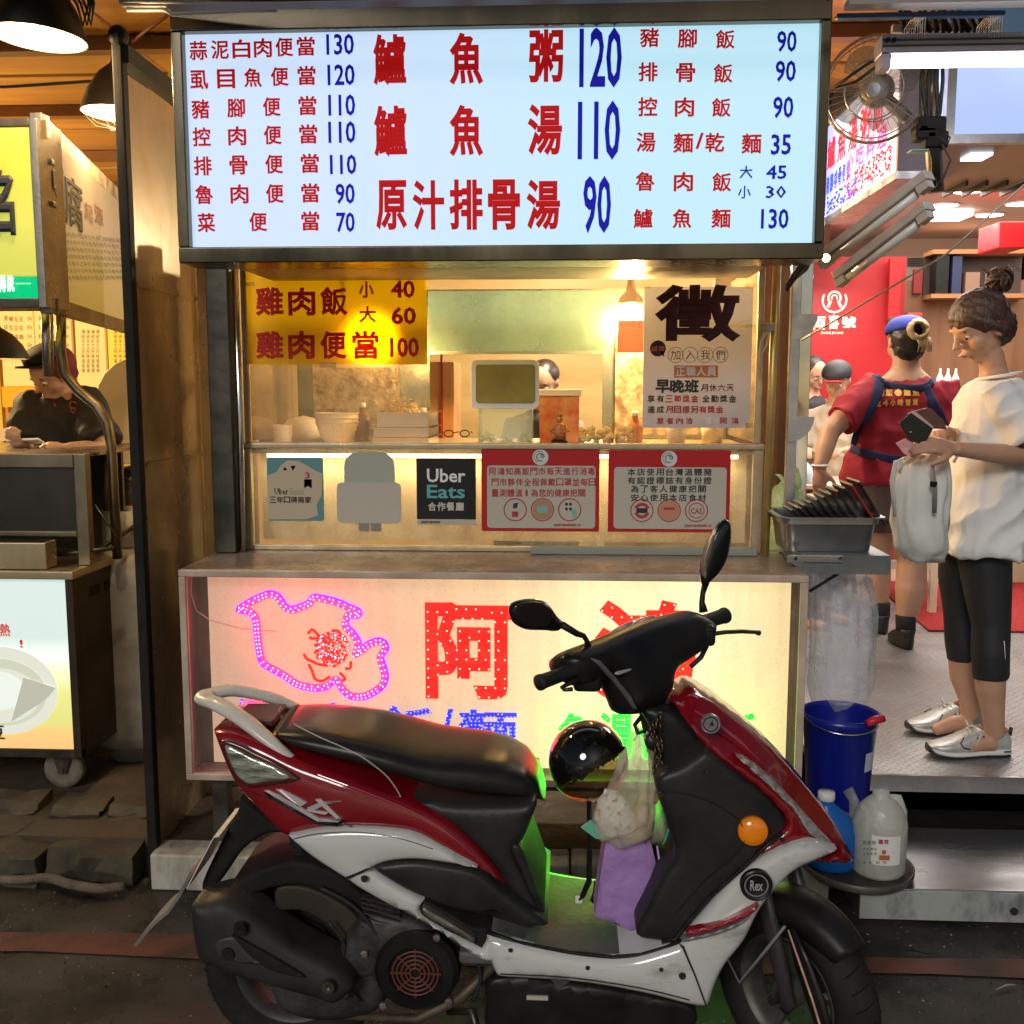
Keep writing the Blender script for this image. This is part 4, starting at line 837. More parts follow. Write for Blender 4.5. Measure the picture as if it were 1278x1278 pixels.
c = V((P(553, 500, 4.6).x, 4.6, 1.2)); t = thing('kitchen_cupboard', c, 'wood fronted cupboard seen through the serving hole, left side', 'cupboard'); MB().box((c.x - .12, 4.6, 1.2), (c.x + .05, 4.9, P(0, 452, 4.6).z)).build('door', mat('cupboard_wood', (.6, .32, .12), (.45, .22, .08), scale=4, rough=.4, stretch=(3, 3, .6)), t, bevel=.006); MB().box((c.x - .01, 4.59, 1.3), (c.x, 4.6, 1.75)).build('handle', mat('red_handle', (.4, .03, .02)), t)
# ================================================================ left stall
LS = thing('food_cart', (-1.95, 3.6, .118), 'steel food cart of the left stall with lit pudding picture, glass case and wheels', 'food cart')
cx1 = P(98, 850, 3.5).x; cz1 = P(40, 722, 3.5).z; cz0 = P(40, 945, 3.5).z; cx0 = -3.3
BROWN = mat('dark_cart_side', (.06, .035, .02), (.03, .018, .012), scale=5, rough=.45, metal=.3)
MB().box((cx0, 3.5, cz0), (cx1, 4.35, cz0 + .03)).build('bottom', STEELD, LS)
sx = P(88, 850, 3.5).x
MB().box((sx, 3.495, cz0), (cx1, 3.53, cz1)).build('corner_post', BROWN, LS, bevel=.003)
MB().box((cx1 - .02, 3.531, cz0 + .031), (cx1, 4.35, cz1 - .001)).build('side_panel', BROWN, LS)
mb = MB()
for k in range(3): mb.box((cx1, 3.62 + .12 * k, cz1 - .09), (cx1 + .002, 3.70 + .12 * k, cz1 - .055))
mb.build('vent_slot', BLACKM, LS)
MB().box((cx0, 3.48, cz1), (cx1 + .01, 4.37, cz1 + .03)).build('worktop', STEELG, LS, bevel=.004)
PLt = Plane((0, 3.5, 0))
LPN = bpy.data.materials.new('lit_picture_panel'); LPN.use_nodes = True
def grad(m, axis, lo, hi, stops, es, base=(.6, .6, .55)):
    t = m.node_tree; N = t.nodes; L = t.links; b = N['Principled BSDF']; b.inputs['Base Color'].default_value = (*base, 1); b.inputs['Roughness'].default_value = .35
    tc = N.new('ShaderNodeTexCoord'); sp = N.new('ShaderNodeSeparateXYZ'); L.new(tc.outputs['Object'], sp.inputs[0]); mr = N.new('ShaderNodeMapRange'); mr.inputs[1].default_value = lo; mr.inputs[2].default_value = hi
    L.new(sp.outputs[axis], mr.inputs[0]); cr = N.new('ShaderNodeValToRGB'); e_ = cr.color_ramp.elements
    e_[0].position = stops[0][0]; e_[0].color = (*stops[0][1], 1); e_[1].position = stops[-1][0]; e_[1].color = (*stops[-1][1], 1)
    for p_, c_ in stops[1:-1]: q = e_.new(p_); q.color = (*c_, 1)
    L.new(mr.outputs[0], cr.inputs[0]); L.new(cr.outputs[0], b.inputs['Emission Color']); b.inputs['Emission Strength'].default_value = es
grad(LPN, 2, cz0 + .03 - .118, cz1 - .02 - .118, [(0, (.8, .36, .01)), (.12, (.8, .45, .01)), (.16, (.6, .58, .03)), (.34, (.66, .66, .08)), (.46, (.8, .85, .4)), (.56, (.85, .95, .85)), (.68, (.5, .66, .62)), (1, (.52, .68, .66))], .68)
MB().box((cx0, 3.505, cz0 + .031), (sx - .003, 3.512, cz1 - .002)).build('lit_picture', LPN, LS)
PLp = Plane((0, 3.5035, 0))
BW = lit('lit_bowl_white', (.75, .78, .68), .5, base=(.6, .6, .5)); BW2 = lit('lit_bowl_shade', (.5, .56, .42), .6, base=(.5, .5, .4)); BW3 = lit('lit_pudding', (.72, .80, .76), .62, base=(.6, .6, .5)); BW4 = lit('lit_ladle_grey', (.42, .42, .36), .6, base=(.4, .4, .3))
def ell(cx, cy, rx, ry, lift, k=36):
    c = PLp.at(cx, cy); sx_ = (PLp.at(cx + 10, cy) - c).length / 10
    return [c + V((rx * sx_ * math.cos(6.2832 * i / k), -lift, ry * sx_ * math.sin(6.2832 * i / k))) for i in range(k)]
for nm, mm, e_ in (('bowl_rim', BW, (2, 862, 70, 55, .0)), ('bowl_inner', BW2, (0, 864, 58, 42, .001)), ('soup', BW, (0, 868, 50, 34, .002)), ('pudding', BW3, (-6, 862, 38, 24, .003))):
    mb = MB(); poly(mb, ell(*e_)); mb.flat(nm, mm, LS)
mb = MB(); poly(mb, [PLp.at(30, 845, .0045), PLp.at(70, 858, .0045), PLp.at(62, 868, .0045), PLp.at(50, 878, .0045), PLp.at(15, 900, .0045)]); mb.flat('spoon_print', BW4, LS)
letter(LS, PLp, mat('cart_red_print', (.5, .04, .04), emis=(.5, .03, .03), es=.5), items=[('熱', 0, 778, 13, 794), ('!', 25, 798, 29, 808)], bold=.02)
letter(LS, PLp, PBK, items=[('豆', -14, 905, 6, 922)], bold=.02)
def castor(c, r, parent):
    w_ = MB().lathe(V(c) + V((0, -.018, 0)), [(r * .2, -.002), (r * .25, 0), (r * .62, .001), (r * .72, -.004), (r * .95, 0), (r, .008), (r, .03), (r * .95, .036), (.001, .036)], (0, 1, 0), 32).build('wheel', mat('grey_castor', (.2, .17, .12), (.12, .1, .07), scale=20, rough=.6), parent, smooth=True)
    MB().prism([V(c) + V((-.04, -.03, r + .02)), V(c) + V((.055, -.03, r + .02)), V(c) + V((.015, -.03, -.012)), V(c) + V((-.012, -.03, -.012))], (0, .004, 0)).build('fork', STEELD, w_)
    MB().cyl(V(c) + V((0, -.035, 0)), V(c) + V((0, .03, 0)), .01).build('axle', STEELD, w_)
cw = P(82, 968, 3.58); castor((cw.x, 3.58, .118 + .075), .075, LS); castor((-2.9, 3.58, .193), .075, LS)
# glass case on the cart
gx1 = P(108, 640, 3.62).x; gz1 = P(50, 566, 3.62).z; gz0 = cz1 + .031
PST = mat('case_post', (.3, .25, .17), (.2, .16, .1), scale=6, rough=.35, metal=.85)
MB().box((gx1 - .03, 3.6, gz0), (gx1 + .015, 3.64, gz1)).build('case_post', PST, LS, bevel=.003)
MB().box((cx0, 3.6, gz1 - .05), (gx1 - .031, 3.64, gz1)).build('case_rail', PST, LS, bevel=.003)
MB().box((cx0, 3.6, P(50, 662, 3.62).z - .02), (gx1 - .031, 3.64, P(50, 662, 3.62).z)).build('case_rail', PST, LS, bevel=.003)
MB().box((cx0, 3.615, P(50, 662, 3.62).z), (gx1 - .031, 3.62, gz1 - .051)).build('pane', glass('smoky_glass', tint=(.35, .33, .28), grime=(.3, .28, .22), amt=(.05, .35), scale=3, spot=0), LS)
MB().box((cx0, 3.65, gz1 - .012), (gx1 + .012, 4.3, gz1)).build('case_top', STEEL, LS)
MB().box((cx0, 4.0, gz0), (gx1 - .03, 4.02, gz1 - .013)).build('case_back', STEELD, LS)
tb = P(58, 712, 3.52)
t = MB().box((-2.6, 3.5, gz0), (P(58, 700, 3.5).x, 3.58, P(40, 677, 3.5).z)).build('napkin_tin', STEELG, bevel=.006, base=(P(40, 700, 3.5).x, 3.54, gz0), label='long dark steel tin on the front edge of the left cart', cat='tin')
MB().box((-2.59, 3.508, P(40, 677, 3.5).z + .0005), (P(58, 700, 3.5).x - .008, 3.572, P(40, 677, 3.5).z + .002)).build('opening', BLACKM, t)
rl = MB().tube([P(60, 693, 3.6), P(110, 688, 3.62), P(142, 684, 3.66)], .008, 8); rl.build('rail', STEELD, LS, smooth=True)
mb = MB().tube([P(76, 380, 3.75), P(76, 440, 3.75), P(80, 466, 3.75), P(98, 488, 3.75), P(120, 506, 3.75), P(134, 528, 3.75), P(139, 560, 3.75), P(142, 620, 3.75), P(147, 697, 3.75)], .019, 14)
mb.build('bent_rail', mat('tarnished_tube', (.34, .29, .2), (.2, .16, .1), scale=8, rough=.25, metal=.95), LS, smooth=True)
mb = MB().tube([P(130, 560, 3.9), P(134, 690, 3.9)], .012, 10); mb.build('rail', STEELD, LS, smooth=True)
mb = MB().tube([P(118, 630, 3.7), P(150, 676, 3.72)], .004, 6).tube([P(120, 688, 3.7), P(178, 650, 3.9)], .009, 8); mb.build('brace', STEELD, LS, smooth=True)
mb = MB().tube([P(56, 378, 3.4), P(59, 470, 3.4)], .0135, 12).tube([P(64, 378, 3.42), P(66, 470, 3.42)], .005, 8)
mb.build('sign_pole', STEELB, LS, smooth=True)
# left stall signs
YS = 3.2; PS1 = Plane((0, YS, 0))
s1 = thing('stall_sign', P(20, 380, YS), 'yellow front sign with black brush strokes and green strip at the left edge', 'sign')
SY = bpy.data.materials.new('lit_yellow_sign'); SY.use_nodes = True; sz0, sz1 = P(20, 372, YS).z, P(20, 158, YS).z; oz = P(20, 380, YS).z
grad(SY, 2, sz0 - oz, sz1 - oz, [(0, (.5, .55, .08)), (.45, (.62, .62, .10)), (.75, (.42, .38, .01)), (1, (.38, .36, .01))], .62, (.3, .3, .05))
sxr = P(41, 250, YS).x
MB().box((-3.4, YS + .004, P(20, 344, YS).z), (sxr, YS + .01, sz1)).build('lit_panel', SY, s1)
MB().box((-3.4, YS + .003, sz0), (sxr, YS + .01, P(20, 345, YS).z)).build('green_strip', lit('lit_green_strip', (.0, .36, .14), .8), s1)
MB().box((-3.4, YS, sz1), (sxr, YS + .15, sz1 + .025)).build('frame', STEELD, s1, bevel=.003)
MB().box((-3.4, YS, sz0 - .03), (sxr, YS + .15, sz0 - .001)).build('frame', STEELD, s1, bevel=.003)
MB().box((sxr + .001, YS - .004, sz0 - .03), (P(52, 250, YS).x, YS + .15, sz1 + .025)).build('corner_post', STEEL, s1, bevel=.003)
letter(s1, PS1, PBK, items=[('名', -18, 210, 19, 294)], bold=.05, lift=.002)
letter(s1, PS1, lit('strip_white', (.7, .8, .75), .9), items=[('傳', -2, 343, 8, 365), ('統', 9, 343, 18, 365)], bold=.03, lift=.002)
mb = MB()
for k in range(7): poly(mb, disc(PS1, 21 + 2.8 * k, 354, .8, .002, 8))
mb.flat('dot_row', MT['strip_white'], s1)
A = P(66, 260, 3.26); B = P(168, 260, 4.75); u = V((B.x - A.x, B.y - A.y, 0)).normalized(); PS2 = Plane((A.x, A.y, 0), u, (0, 0, 1))
if PS2.n.x < 0: PS2.n = -PS2.n
s2 = thing('stall_sign', V((A.x, A.y, 2.0)), 'faded yellow side sign with grey brush characters running back from the post', 'sign')
L2 = (V((B.x, B.y, 0)) - V((A.x, A.y, 0))).length
v0 = P(66, 372, 3.26).z; v1 = P(66, 172, 3.26).z
m2 = bpy.data.materials.new('faded_side_sign'); m2.use_nodes = True
grad(m2, 2, v0 - 2, v1 - 2, [(0, (.3, .24, .02)), (.35, (.4, .36, .12)), (.6, (.42, .36, .26)), (1, (.36, .29, .22))], .26, (.28, .24, .17))
sh = lambda a, b, c_, d: [PS2.pt(a, b), PS2.pt(c_, b), PS2.pt(c_, d), PS2.pt(a, d)]
MB().prism(sh(.02, v0, L2, v1), -PS2.n * .03).build('panel', m2, s2)
MB().prism(sh(.0, v1 + .001, L2, v1 + .055), -PS2.n * .04).build('top_frame', mat('peeling_white_frame', (.6, .5, .35), (.2, .15, .1), scale=14, rough=.6), s2)
MB().prism(sh(.0, v0 - .045, L2, v0 - .001), -PS2.n * .04).build('bottom_frame', STEELD, s2)
MB().box((A.x - .045, A.y - .03, v0 - .05), (A.x - .005, A.y + .02, v1 + .07)).build('front_post', STEEL, s2, bevel=.003)
GPR = mat('grey_brush_print', (.06, .055, .045), rough=.6)
letter(s2, PS2, GPR, items=[('豆', 64, 205, 79, 262), ('腐', 79, 222, 102, 286)], bold=.02)
letter(s2, PS2, mat('brown_print', (.22, .12, .07), rough=.6), items=[('起', 105, 254, 115, 276), ('源', 117, 258, 128, 280)], bold=.01)
txts = ['豆腐的歷史由來已久遠', '嚴選非基改黃豆為原料', '每日新鮮現磨豆漿製成', '口感細緻滑嫩香氣濃郁', '搭配多種手工配料享用', '古早味豆花冷熱皆美味', '歡迎各界舊雨新知光臨']
for i, s_ in enumerate(txts): letter(s2, PS2, mat('faint_grey_print', (.13, .12, .08), rough=.6), lines=[(s_ + txts[(i + 3) % 7][:8], 76 + (2 if i % 2 else 0), 292 + i * 9.2, 160, 302 + i * 7.4, 4.6, 5.0)], bold=.0)
# back wall menus of the left hall
MW = lit('lit_menu_cream', (.72, .46, .15), .42, base=(.6, .45, .2)); MW2 = lit('lit_menu_yellow', (.68, .43, .04), .42, base=(.6, .45, .1)); MO = lit('lit_menu_orange', (.65, .22, .01), .6, base=(.6, .25, .03)); TXB = mat('menu_brown_print', (.12, .05, .02), rough=.6)
PW = Plane((0, 6.44, 0))
for i, (x0, x1, y1, m_, lab) in enumerate(((-30, 0, 560, MW2, 'plain yellow menu board cut by the left edge'), (5, 46, 482, MW, 'cream menu board with rows of dishes left of the steel pole'), (48, 92, 482, MW, 'cream menu board with rows of dishes right of the steel pole'), (98, 134, 500, MW, 'pale board with vertical text and a dark tag'), (138, 176, 500, MW2, 'pale yellow board with a brown tag nearest the partition'))):
    c = PW.at((x0 + x1) / 2, (388 + y1) / 2); t = thing('menu_board', c, lab, 'menu board', 'menu boards on the back wall of the left hall')
    MB().prism(rectpx(PW, x0, 384, x1, y1, .0), PW.n * .03).build('board', m_, t)
    if i < 3: MB().prism(rectpx(PW, x0 + .5, y1 + .5, x1 - .5, y1 + 26, .0), PW.n * .028).build('orange_band', MO, t)
    mb = MB()
    if i in (1, 2):
        for r_ in range(5): line(mb, PW, ['黑糖豆花', '花生豆花', '紅豆湯圓', '芋圓冰品', '薏仁綠豆'][r_], x0 + 6, 398 + r_ * 11, x1 - 16, 399 + r_ * 11, 5, 6, 0, .034); line(mb, PW, '50', x1 - 7, 398 + r_ * 11, x1 - 4, 398 + r_ * 11, 3, 5, 0, .034)
    elif i > 2:
        for q in range(4):
            for r_ in range(9): put(mb, PW, '傳統手工好味道香濃'[r_], x0 + 7 + q * 6, 412 + r_ * 6, x0 + 11 + q * 6, 417 + r_ * 6, 0, .034)
        poly(mb, rrect(PW, x0 + 10, 384, x0 + 18, 402, .01, .034))
    if mb.f: mb.flat('lettering', TXB, t)
MB().box((-7.4, 6.40, 1.25), (-.95, 6.49, 1.33)).build('counter_shelf', mat('shelf_white', (.6, .5, .35), rough=.5), kind='structure')
# white rounded board, steam pots
PB_ = Plane((0, 4.7, 0)); c = P(160, 575, 4.7)
pts = [P(119, 575, 4.7), P(119, 500, 4.7), P(122, 482, 4.7), P(130, 466, 4.7), P(143, 454, 4.7), P(158, 447, 4.7), P(180, 443, 4.7), P(215, 443, 4.7), P(215, 578, 4.7), P(122, 580, 4.7)]
MB().prism(pts, (0, .04, 0)).build('cooking_hood', mat('cream_hood_panel', (.8, .72, .55), rough=.45), bevel=.004, base=c, label='cream panel with one rounded upper corner behind the bent rail', cat='hood')
c = P(168, 650, 4.2); MB().lathe(V((c.x, 4.2, c.z)), [(.09, 0), (.1, .01), (.1, .17), (.105, .175), (.1, .2), (.03, .23), (.001, .235)], seg=28).build('steel_pot', STEEL, smooth=True, base=c, label='steel pot behind the bent rail of the left cart', cat='pot')
# gas bottle
c = P(176, 985, 3.95); t = thing('gas_cylinder', (c.x, 3.95, .118), 'grey gas cylinder standing between the left cart and the partition', 'gas cylinder')
gc = mat('grey_cylinder_paint', (.4, .38, .33), (.26, .24, .2), scale=7, rough=.5); b0 = V((c.x, 3.95, .118))
MB().lathe(b0, [(.10, 0), (.11, .0), (.11, .05), (.16, .07), (.165, .12), (.165, .72), (.15, .8), (.09, .86), (.03, .88)], seg=32).build('tank', gc, t, smooth=True)
MB().lathe(b0, [(.1, .86), (.1, 1.0), (.095, 1.0), (.095, .86)], seg=28, caps=False).build('collar', gc, t, smooth=True)
MB().cyl(b0 + V((0, 0, .88)), b0 + V((0, 0, .96)), .02).build('valve', mat('red_valve', (.4, .06, .03), rough=.4), t)
# corrugated hose
mb = MB(); pts = []; n = 90
path = [G(-30, 1094, .03), G(20, 1098, .03), G(60, 1096, .03), G(90, 1104, .03), G(125, 1109, .03), G(156, 1106, .035)]
def cr_sample(P_, n):
    out = []; m = len(P_) - 1
    for i in range(n + 1):
        t = i / n * m; k = min(int(t), m - 1); t -= k; p0, p1, p2, p3 = P_[max(k - 1, 0)], P_[k], P_[k + 1], P_[min(k + 2, m)]
        out.append(.5 * ((2 * p1) + (p2 - p0) * t + (2 * p0 - 5 * p1 + 4 * p2 - p3) * t * t + (3 * p1 - p0 - 3 * p2 + p3) * t ** 3))
    return out
pts = cr_sample(path, 150); mb.tube(pts, [.0135 + .0025 * (i % 2) for i in range(151)], 10)
mb.build('corrugated_hose', mat('muddy_hose', (.2, .16, .12), (.1, .08, .06), scale=12, rough=.7), base=path[2], label='muddy corrugated hose lying along the foot of the left kerb', cat='hose')
# ---- more clutter on the cabinet shelf
for i, (px, Y, r_, h_, m_, lab) in enumerate(((333, 3.9, .035, .10, mat('amber_sauce', (.3, .1, .02), rough=.25), 'amber sauce bottle at the left end of the cabinet shelf'), (452, 3.98, .03, .13, mat('brown_sauce', (.12, .04, .015), rough=.2), 'tall brown sauce bottle behind the nested bowls'), (528, 4.0, .028, .11, mat('red_sauce', (.5, .05, .02), rough=.3), 'red topped sauce bottle behind the steel trays'), (793, 3.98, .03, .10, MT['amber_sauce'], 'amber sauce bottle under the heat lamp'), (845, 3.9, .04, .07, MT['white_plastic'], 'white tub under the grey poster'), (890, 3.92, .045, .08, BOWLM, 'cream pot under the grey poster'))):
    c = V((P(px, 500, Y).x, Y, ZS)); t = thing('sauce_bottle' if i not in (4, 5) else 'food_tub', c, lab, 'bottle' if i not in (4, 5) else 'tub')
    MB().lathe(c, [(r_ * .9, 0), (r_, .006), (r_, h_ * .6), (r_ * .7, h_ * .75), (r_ * .4, h_ * .85), (r_ * .4, h_)] if i not in (4, 5) else [(r_ * .8, 0), (r_, h_), (r_ * .92, h_), (r_ * .7, .01), (.001, .008)], seg=24).build('body', m_, t, smooth=True)
    if i not in (4, 5): MB().lathe(c + V((0, 0, h_)), [(r_ * .45, 0), (r_ * .45, .018), (.001, .02)], seg=18).build('cap', WHITEP, t, smooth=True)
TAPE = glass('clear_tape', tint=(.9, .85, .7), grime=(.8, .72, .5), amt=(.2, .4), scale=20, spot=0)
mb = MB()
for x0, y0, x1, y1 in ((306, 352, 318, 357), (525, 340, 540, 346), (399, 452, 420, 459), (800, 354, 812, 360), (930, 354, 944, 360), (930, 528, 942, 534), (905, 405, 943, 409)): mb.prism(rectpx(PC, x0, y0, x1, y1, .004), (0, -.0005, 0))
mb.build('tape', TAPE, cab)
# ---- overhead pendant cord bundle and ceiling clutter
MB().tube([(-3.0, 4.1, 2.79), (-2.2, 4.08, 2.76), (-1.7, 4.1, 2.79)], .006, 6).build('ceiling_cable', CABLE, smooth=True, base=(-2.2, 4.1, 2.78), label='black cable sagging under the wooden ceiling of the left hall', cat='cable')
# ================================================================ right: restaurant
PRW = Plane((0, 7.5, 0))
IV = lit('ivory_wall_letters', (.8, .66, .5), .35, base=(.75, .65, .5))
lg = thing('wall_logo', PRW.at(1041, 380), 'cream ring emblem with brushed shop name on the red feature wall', 'logo')
mb = MB(); ringmesh(mb, PRW, 1041, 375, 13.5, 16, .01, 40, 150, 390)
mb.flat('emblem', IV, lg)
mb = MB(); ringmesh(mb, PRW, 1041, 372, 6.5, 9, .01, 20, -30, 210); ringmesh(mb, PRW, 1041, 372, 2.5, 4.5, .01, 20, -30, 210)
for s_ in (-1, 1): poly(mb, [PRW.at(1041 + s_ * 3, 376, .01), PRW.at(1041 + s_ * 6, 375, .01), PRW.at(1041 + s_ * 10, 383, .01), PRW.at(1041 + s_ * 6.5, 384, .01)])
mb.flat('emblem_mark', IV, lg)
letter(lg, PRW, IV, items=[('両', 1014, 395, 1030, 412), ('喜', 1033, 393, 1047, 411), ('號', 1050, 395, 1068, 410)], bold=.03, lift=.01)
letter(lg, PRW, IV, items=[('SHANG JIH HAO', 1024, 414, 1052, 418)], bold=.02, lift=.01)
# ceiling lights of the restaurant
DL = lit('downlight', (1, .88, .72), 9, base=(1, 1, 1))
def downlight(px, py, lab, r=.085):
    c = G(px, py, 2.712); t = thing('ceiling_light', c, lab, 'ceiling light', 'round downlights in the restaurant ceiling')
    MB().lathe(c, [(r + .015, .008), (r + .015, 0), (r, 0), (r, .008)], seg=24, caps=False).build('rim', WHITEP, t); MB().lathe(c + V((0, 0, .002)), [(.001, 0), (r - .001, 0)], seg=24, caps=False).build('diffuser', DL, t); return c
dls = [downlight(1209, 239, 'round downlight nearest the street, above the woman'), downlight(1178, 257, 'round downlight beside the grey pole foot'), downlight(1235, 269, 'round downlight farthest back, in the middle'), downlight(1274, 255, 'round downlight cut by the right edge of the photo'), ]
c = G(1184, 267, 2.712); t = thing('ceiling_light', c, 'square ceiling light panel with louvres beside the pole foot', 'ceiling light'); MB().box(c + V((-.11, -.12, -.03)), c + V((.11, .12, .002))).build('panel', lit('square_diffuser', (1, .9, .75), 4), t)
light('ceiling_lamp', (1.9, 5.6, 2.55), 46, (1, .93, .86), (1.1, 1.6), kind='AREA')
light('ceiling_lamp', (3.0, 6.9, 2.6), 38, (1, .92, .84), (2.2, 1.8), kind='AREA')
light('ceiling_lamp', (1.75, 6.9, 2.3), 11, (1, .9, .8), (.6, .6), kind='AREA')
# back shelf wall
def bx(name, x0, y0, x1, y1, Y, d, m, lab, cat, **k):
    a, b = P(x0, y1, Y), P(x1, y0, Y); return MB().box((a.x, Y, a.z), (b.x, Y + d, b.z)).build(name, m, label=lab, cat=cat, base=((a.x + b.x) / 2, Y + d / 2, a.z), **k)
WB2 = mat('light_wood_board', (.42, .2, .08), (.32, .14, .05), scale=3, rough=.45, stretch=(.6, 3, 3))
wf = P(1128, 400, 7.7).x
MB().box((wf, 7.75, .29), (6, 7.9, 2.36)).build('restaurant_wood_wall', WOODW, kind='structure')
t = thing('wall_shelf', P(1195, 370, 7.5), 'dark recessed wall shelf with black boxes high behind the woman', 'shelf')
a, b = P(1162, 372, 7.55), P(1290, 316, 7.55)
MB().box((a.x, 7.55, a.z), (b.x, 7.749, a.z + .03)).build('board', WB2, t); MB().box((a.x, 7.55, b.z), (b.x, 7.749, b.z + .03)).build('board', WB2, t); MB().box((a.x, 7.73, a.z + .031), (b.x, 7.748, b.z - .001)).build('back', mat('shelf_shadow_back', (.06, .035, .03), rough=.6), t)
for i, (x0, x1, y0) in enumerate(((1166, 1184, 318), (1186, 1200, 320), (1203, 1222, 340))):
    a_, b_ = P(x0, 368, 7.6), P(x1, y0, 7.6); MB().box((a_.x, 7.58, a.z + .032), (b_.x, 7.70, b_.z)).build('storage_box', [BLACK, mat('navy_box', (.02, .03, .09)), mat('brown_box', (.25, .15, .1))][i], base=(a_.x, 7.6, a.z + .03), label=['black storage box at the left end of the high shelf', 'navy storage box beside the black one on the high shelf', 'low brown box in the middle of the high shelf'][i], cat='box')
bx('wall_lantern', 1245, 276, 1282, 310, 6.2, .3, mat('red_lantern_box', (.5, .01, .015), rough=.4), 'red box shaped wall lantern high at the right edge', 'wall box', bevel=.01)  # red wall lamp, built as a plain box without glow
bx('red_board', 1108, 322, 1126, 400, 7.4, .05, REDW, 'narrow red board at the right end of the feature wall', 'board')
bx('green_sign', 1110, 396, 1124, 420, 7.35, .04, mat('green_sign', (.03, .12, .05)), 'small green sign below the narrow red panel', 'sign'); bx('fire_cabinet', 1131, 390, 1152, 420, 7.6, .1, mat('fire_red', (.5, .05, .02)), 'small red and dark fire cabinet on the wood wall', 'cabinet', bevel=.01)
bx('wall_plaque', 1140, 336, 1152, 366, 7.7, .04, mat('dark_red_plaque', (.25, .02, .02)), 'dark red curved plaque on the wood wall', 'plaque')
t = thing('air_vent', P(1148, 326, 4.9), 'louvred air vent in the pale bulkhead above the red wall', 'vent'); a, b = P(1133, 332, 8.19), P(1160, 321, 8.19)
for k in range(4): MB().box((a.x, 8.17, a.z + (b.z - a.z) * k / 4), (b.x, 8.195, a.z + (b.z - a.z) * (k + .55) / 4)).build('slat', STEELD, t)
# mirror steel pillar and brick strip between stall and restaurant
pl_ = MB().box((P(992, 450, 4.4).x, 4.4, .29), (P(1012, 450, 4.4).x, 4.7, 2.72)).build('steel_pillar', mat('mirror_steel', (.6, .65, .68), (.45, .5, .52), scale=2, rough=.12, metal=1, rvar=.08), base=(1.25, 4.5, .29), label='shiny steel clad pillar at the left side of the restaurant opening', cat='pillar', bevel=.004)
MB().box((P(985, 450, 4.9).x - .35, 4.9, .29), (P(988, 450, 4.9).x, 5.0, 2.72)).build('side_wall', mat('reddish_wood', (.32, .14, .06), (.2, .09, .04), scale=4, rough=.5, stretch=(3, 3, .7)), kind='structure')
# tables
TBW = mat('table_laminate', (.65, .55, .42), rough=.35)
def table(cx, cy, w_, d, h, lab):
    t = thing('dining_table', (cx, cy, .292), lab, 'table', 'pale dining tables along the red wall')
    MB().box((cx - w_ / 2, cy - d / 2, .292 + h - .03), (cx + w_ / 2, cy + d / 2, .292 + h)).build('tabletop', TBW, t, bevel=.006)
    for sx_ in (-1, 1):
        for sy in (-1, 1): MB().box((cx + sx_ * (w_ / 2 - .05) - .02, cy + sy * (d / 2 - .05) - .02, .293), (cx + sx_ * (w_ / 2 - .05) + .02, cy + sy * (d / 2 - .05) + .02, .292 + h - .031)).build('leg', TBW, t)
    MB().box((cx - w_ / 2 + .05, cy - d / 2 + .06, .55), (cx + w_ / 2 - .05, cy - d / 2 + .08, .6)).build('stretcher', TBW, t); return t
table(1.72, 6.2, .9, .6, .75, 'pale dining table where the person in the cap sits'); table(3.3, 7.0, 1.0, .6, .75, 'pale dining table deep in the restaurant behind the woman')
table(.55, 6.1, .8, .6, .75, 'pale dining table partly hidden behind the stall posts')
mb = MB(); c = P(1183, 470, 6.9)
t = thing('bottle_rack', c, 'cluster of white sauce bottles between the two standing people', 'bottle rack'); MB().box(c + V((-.08, -.06, -.12)), c + V((.09, .06, -.1))).build('base', STEELD, t)
for k in range(3): MB().lathe(c + V((-.05 + .05 * k, 0, -.099)), [(.022, 0), (.022, .09), (.008, .12), (.006, .15), (.001, .152)], seg=12).build('bottle', WHITEP, t, smooth=True)
# ================================================================ signs and fittings above right
XS = P(1119, 190, 3.6).x
PSG = Plane((XS, 0, 0), (0, -1, 0), (0, 0, 1))
if PSG.n.x > 0: PSG.n = -PSG.n
sg = thing('led_side_sign', (XS, 4.2, 2.4), 'white sign with red and blue dotted characters running back from the fan', 'sign')
yn = 3.6; yf = PX(1030, 240, XS).y; zb_ = PX(1119, 214, XS).z; zt_ = PX(1033, 160, XS).z
SW = bpy.data.materials.new('lit_side_sign'); SW.use_nodes = True
grad(SW, 1, yn - 4.2, yf - 4.2, [(0, (.75, .6, .72)), (.35, (.62, .66, .9)), (.7, (.6, .7, 1)), (1, (.45, .5, .95))], .95)
MB().box((XS, yn, zb_), (XS + .1, yf, zt_)).build('lit_panel', SW, sg)
MB().box((XS - .004, yn - .02, zb_ - .025), (XS + .12, yf, zb_ - .001)).build('frame', ALU, sg); MB().box((XS - .004, yn - .02, zt_ + .001), (XS + .12, yf, zt_ + .025)).build('frame', ALU, sg)
MB().box((XS - .002, yn - .02, zb_), (XS + .12, yn - .001, zt_)).build('frame', mat('lilac_grey', (.4, .38, .5), rough=.5), sg)
def swrap(s_, y0, y1, fz0, fz1, m, nm='lettering'):
    mb = MB(); n = len(s_); H = zt_ - zb_
    for i, ch in enumerate(s_):
        a = y0 + (y1 - y0) * i / n; b = a + (y1 - y0) / n * .8; vs, fs = gl(ch, .03)
        mb.add([V((XS - .004 - z * .02, a + (b - a) * x, zb_ + H * (fz0 + (fz1 - fz0) * y))) for x, y, z in vs], fs)
    return mb.flat(nm, m, sg)
LR2 = lit('sign_led_red', (1, .05, .08), .9, base=(.5, .02, .03)); LB2 = lit('sign_led_blue', (.08, .12, .9), .7, base=(.03, .04, .4)); LP2 = lit('sign_led_pink', (1, .12, .5), .8, base=(.5, .05, .2))
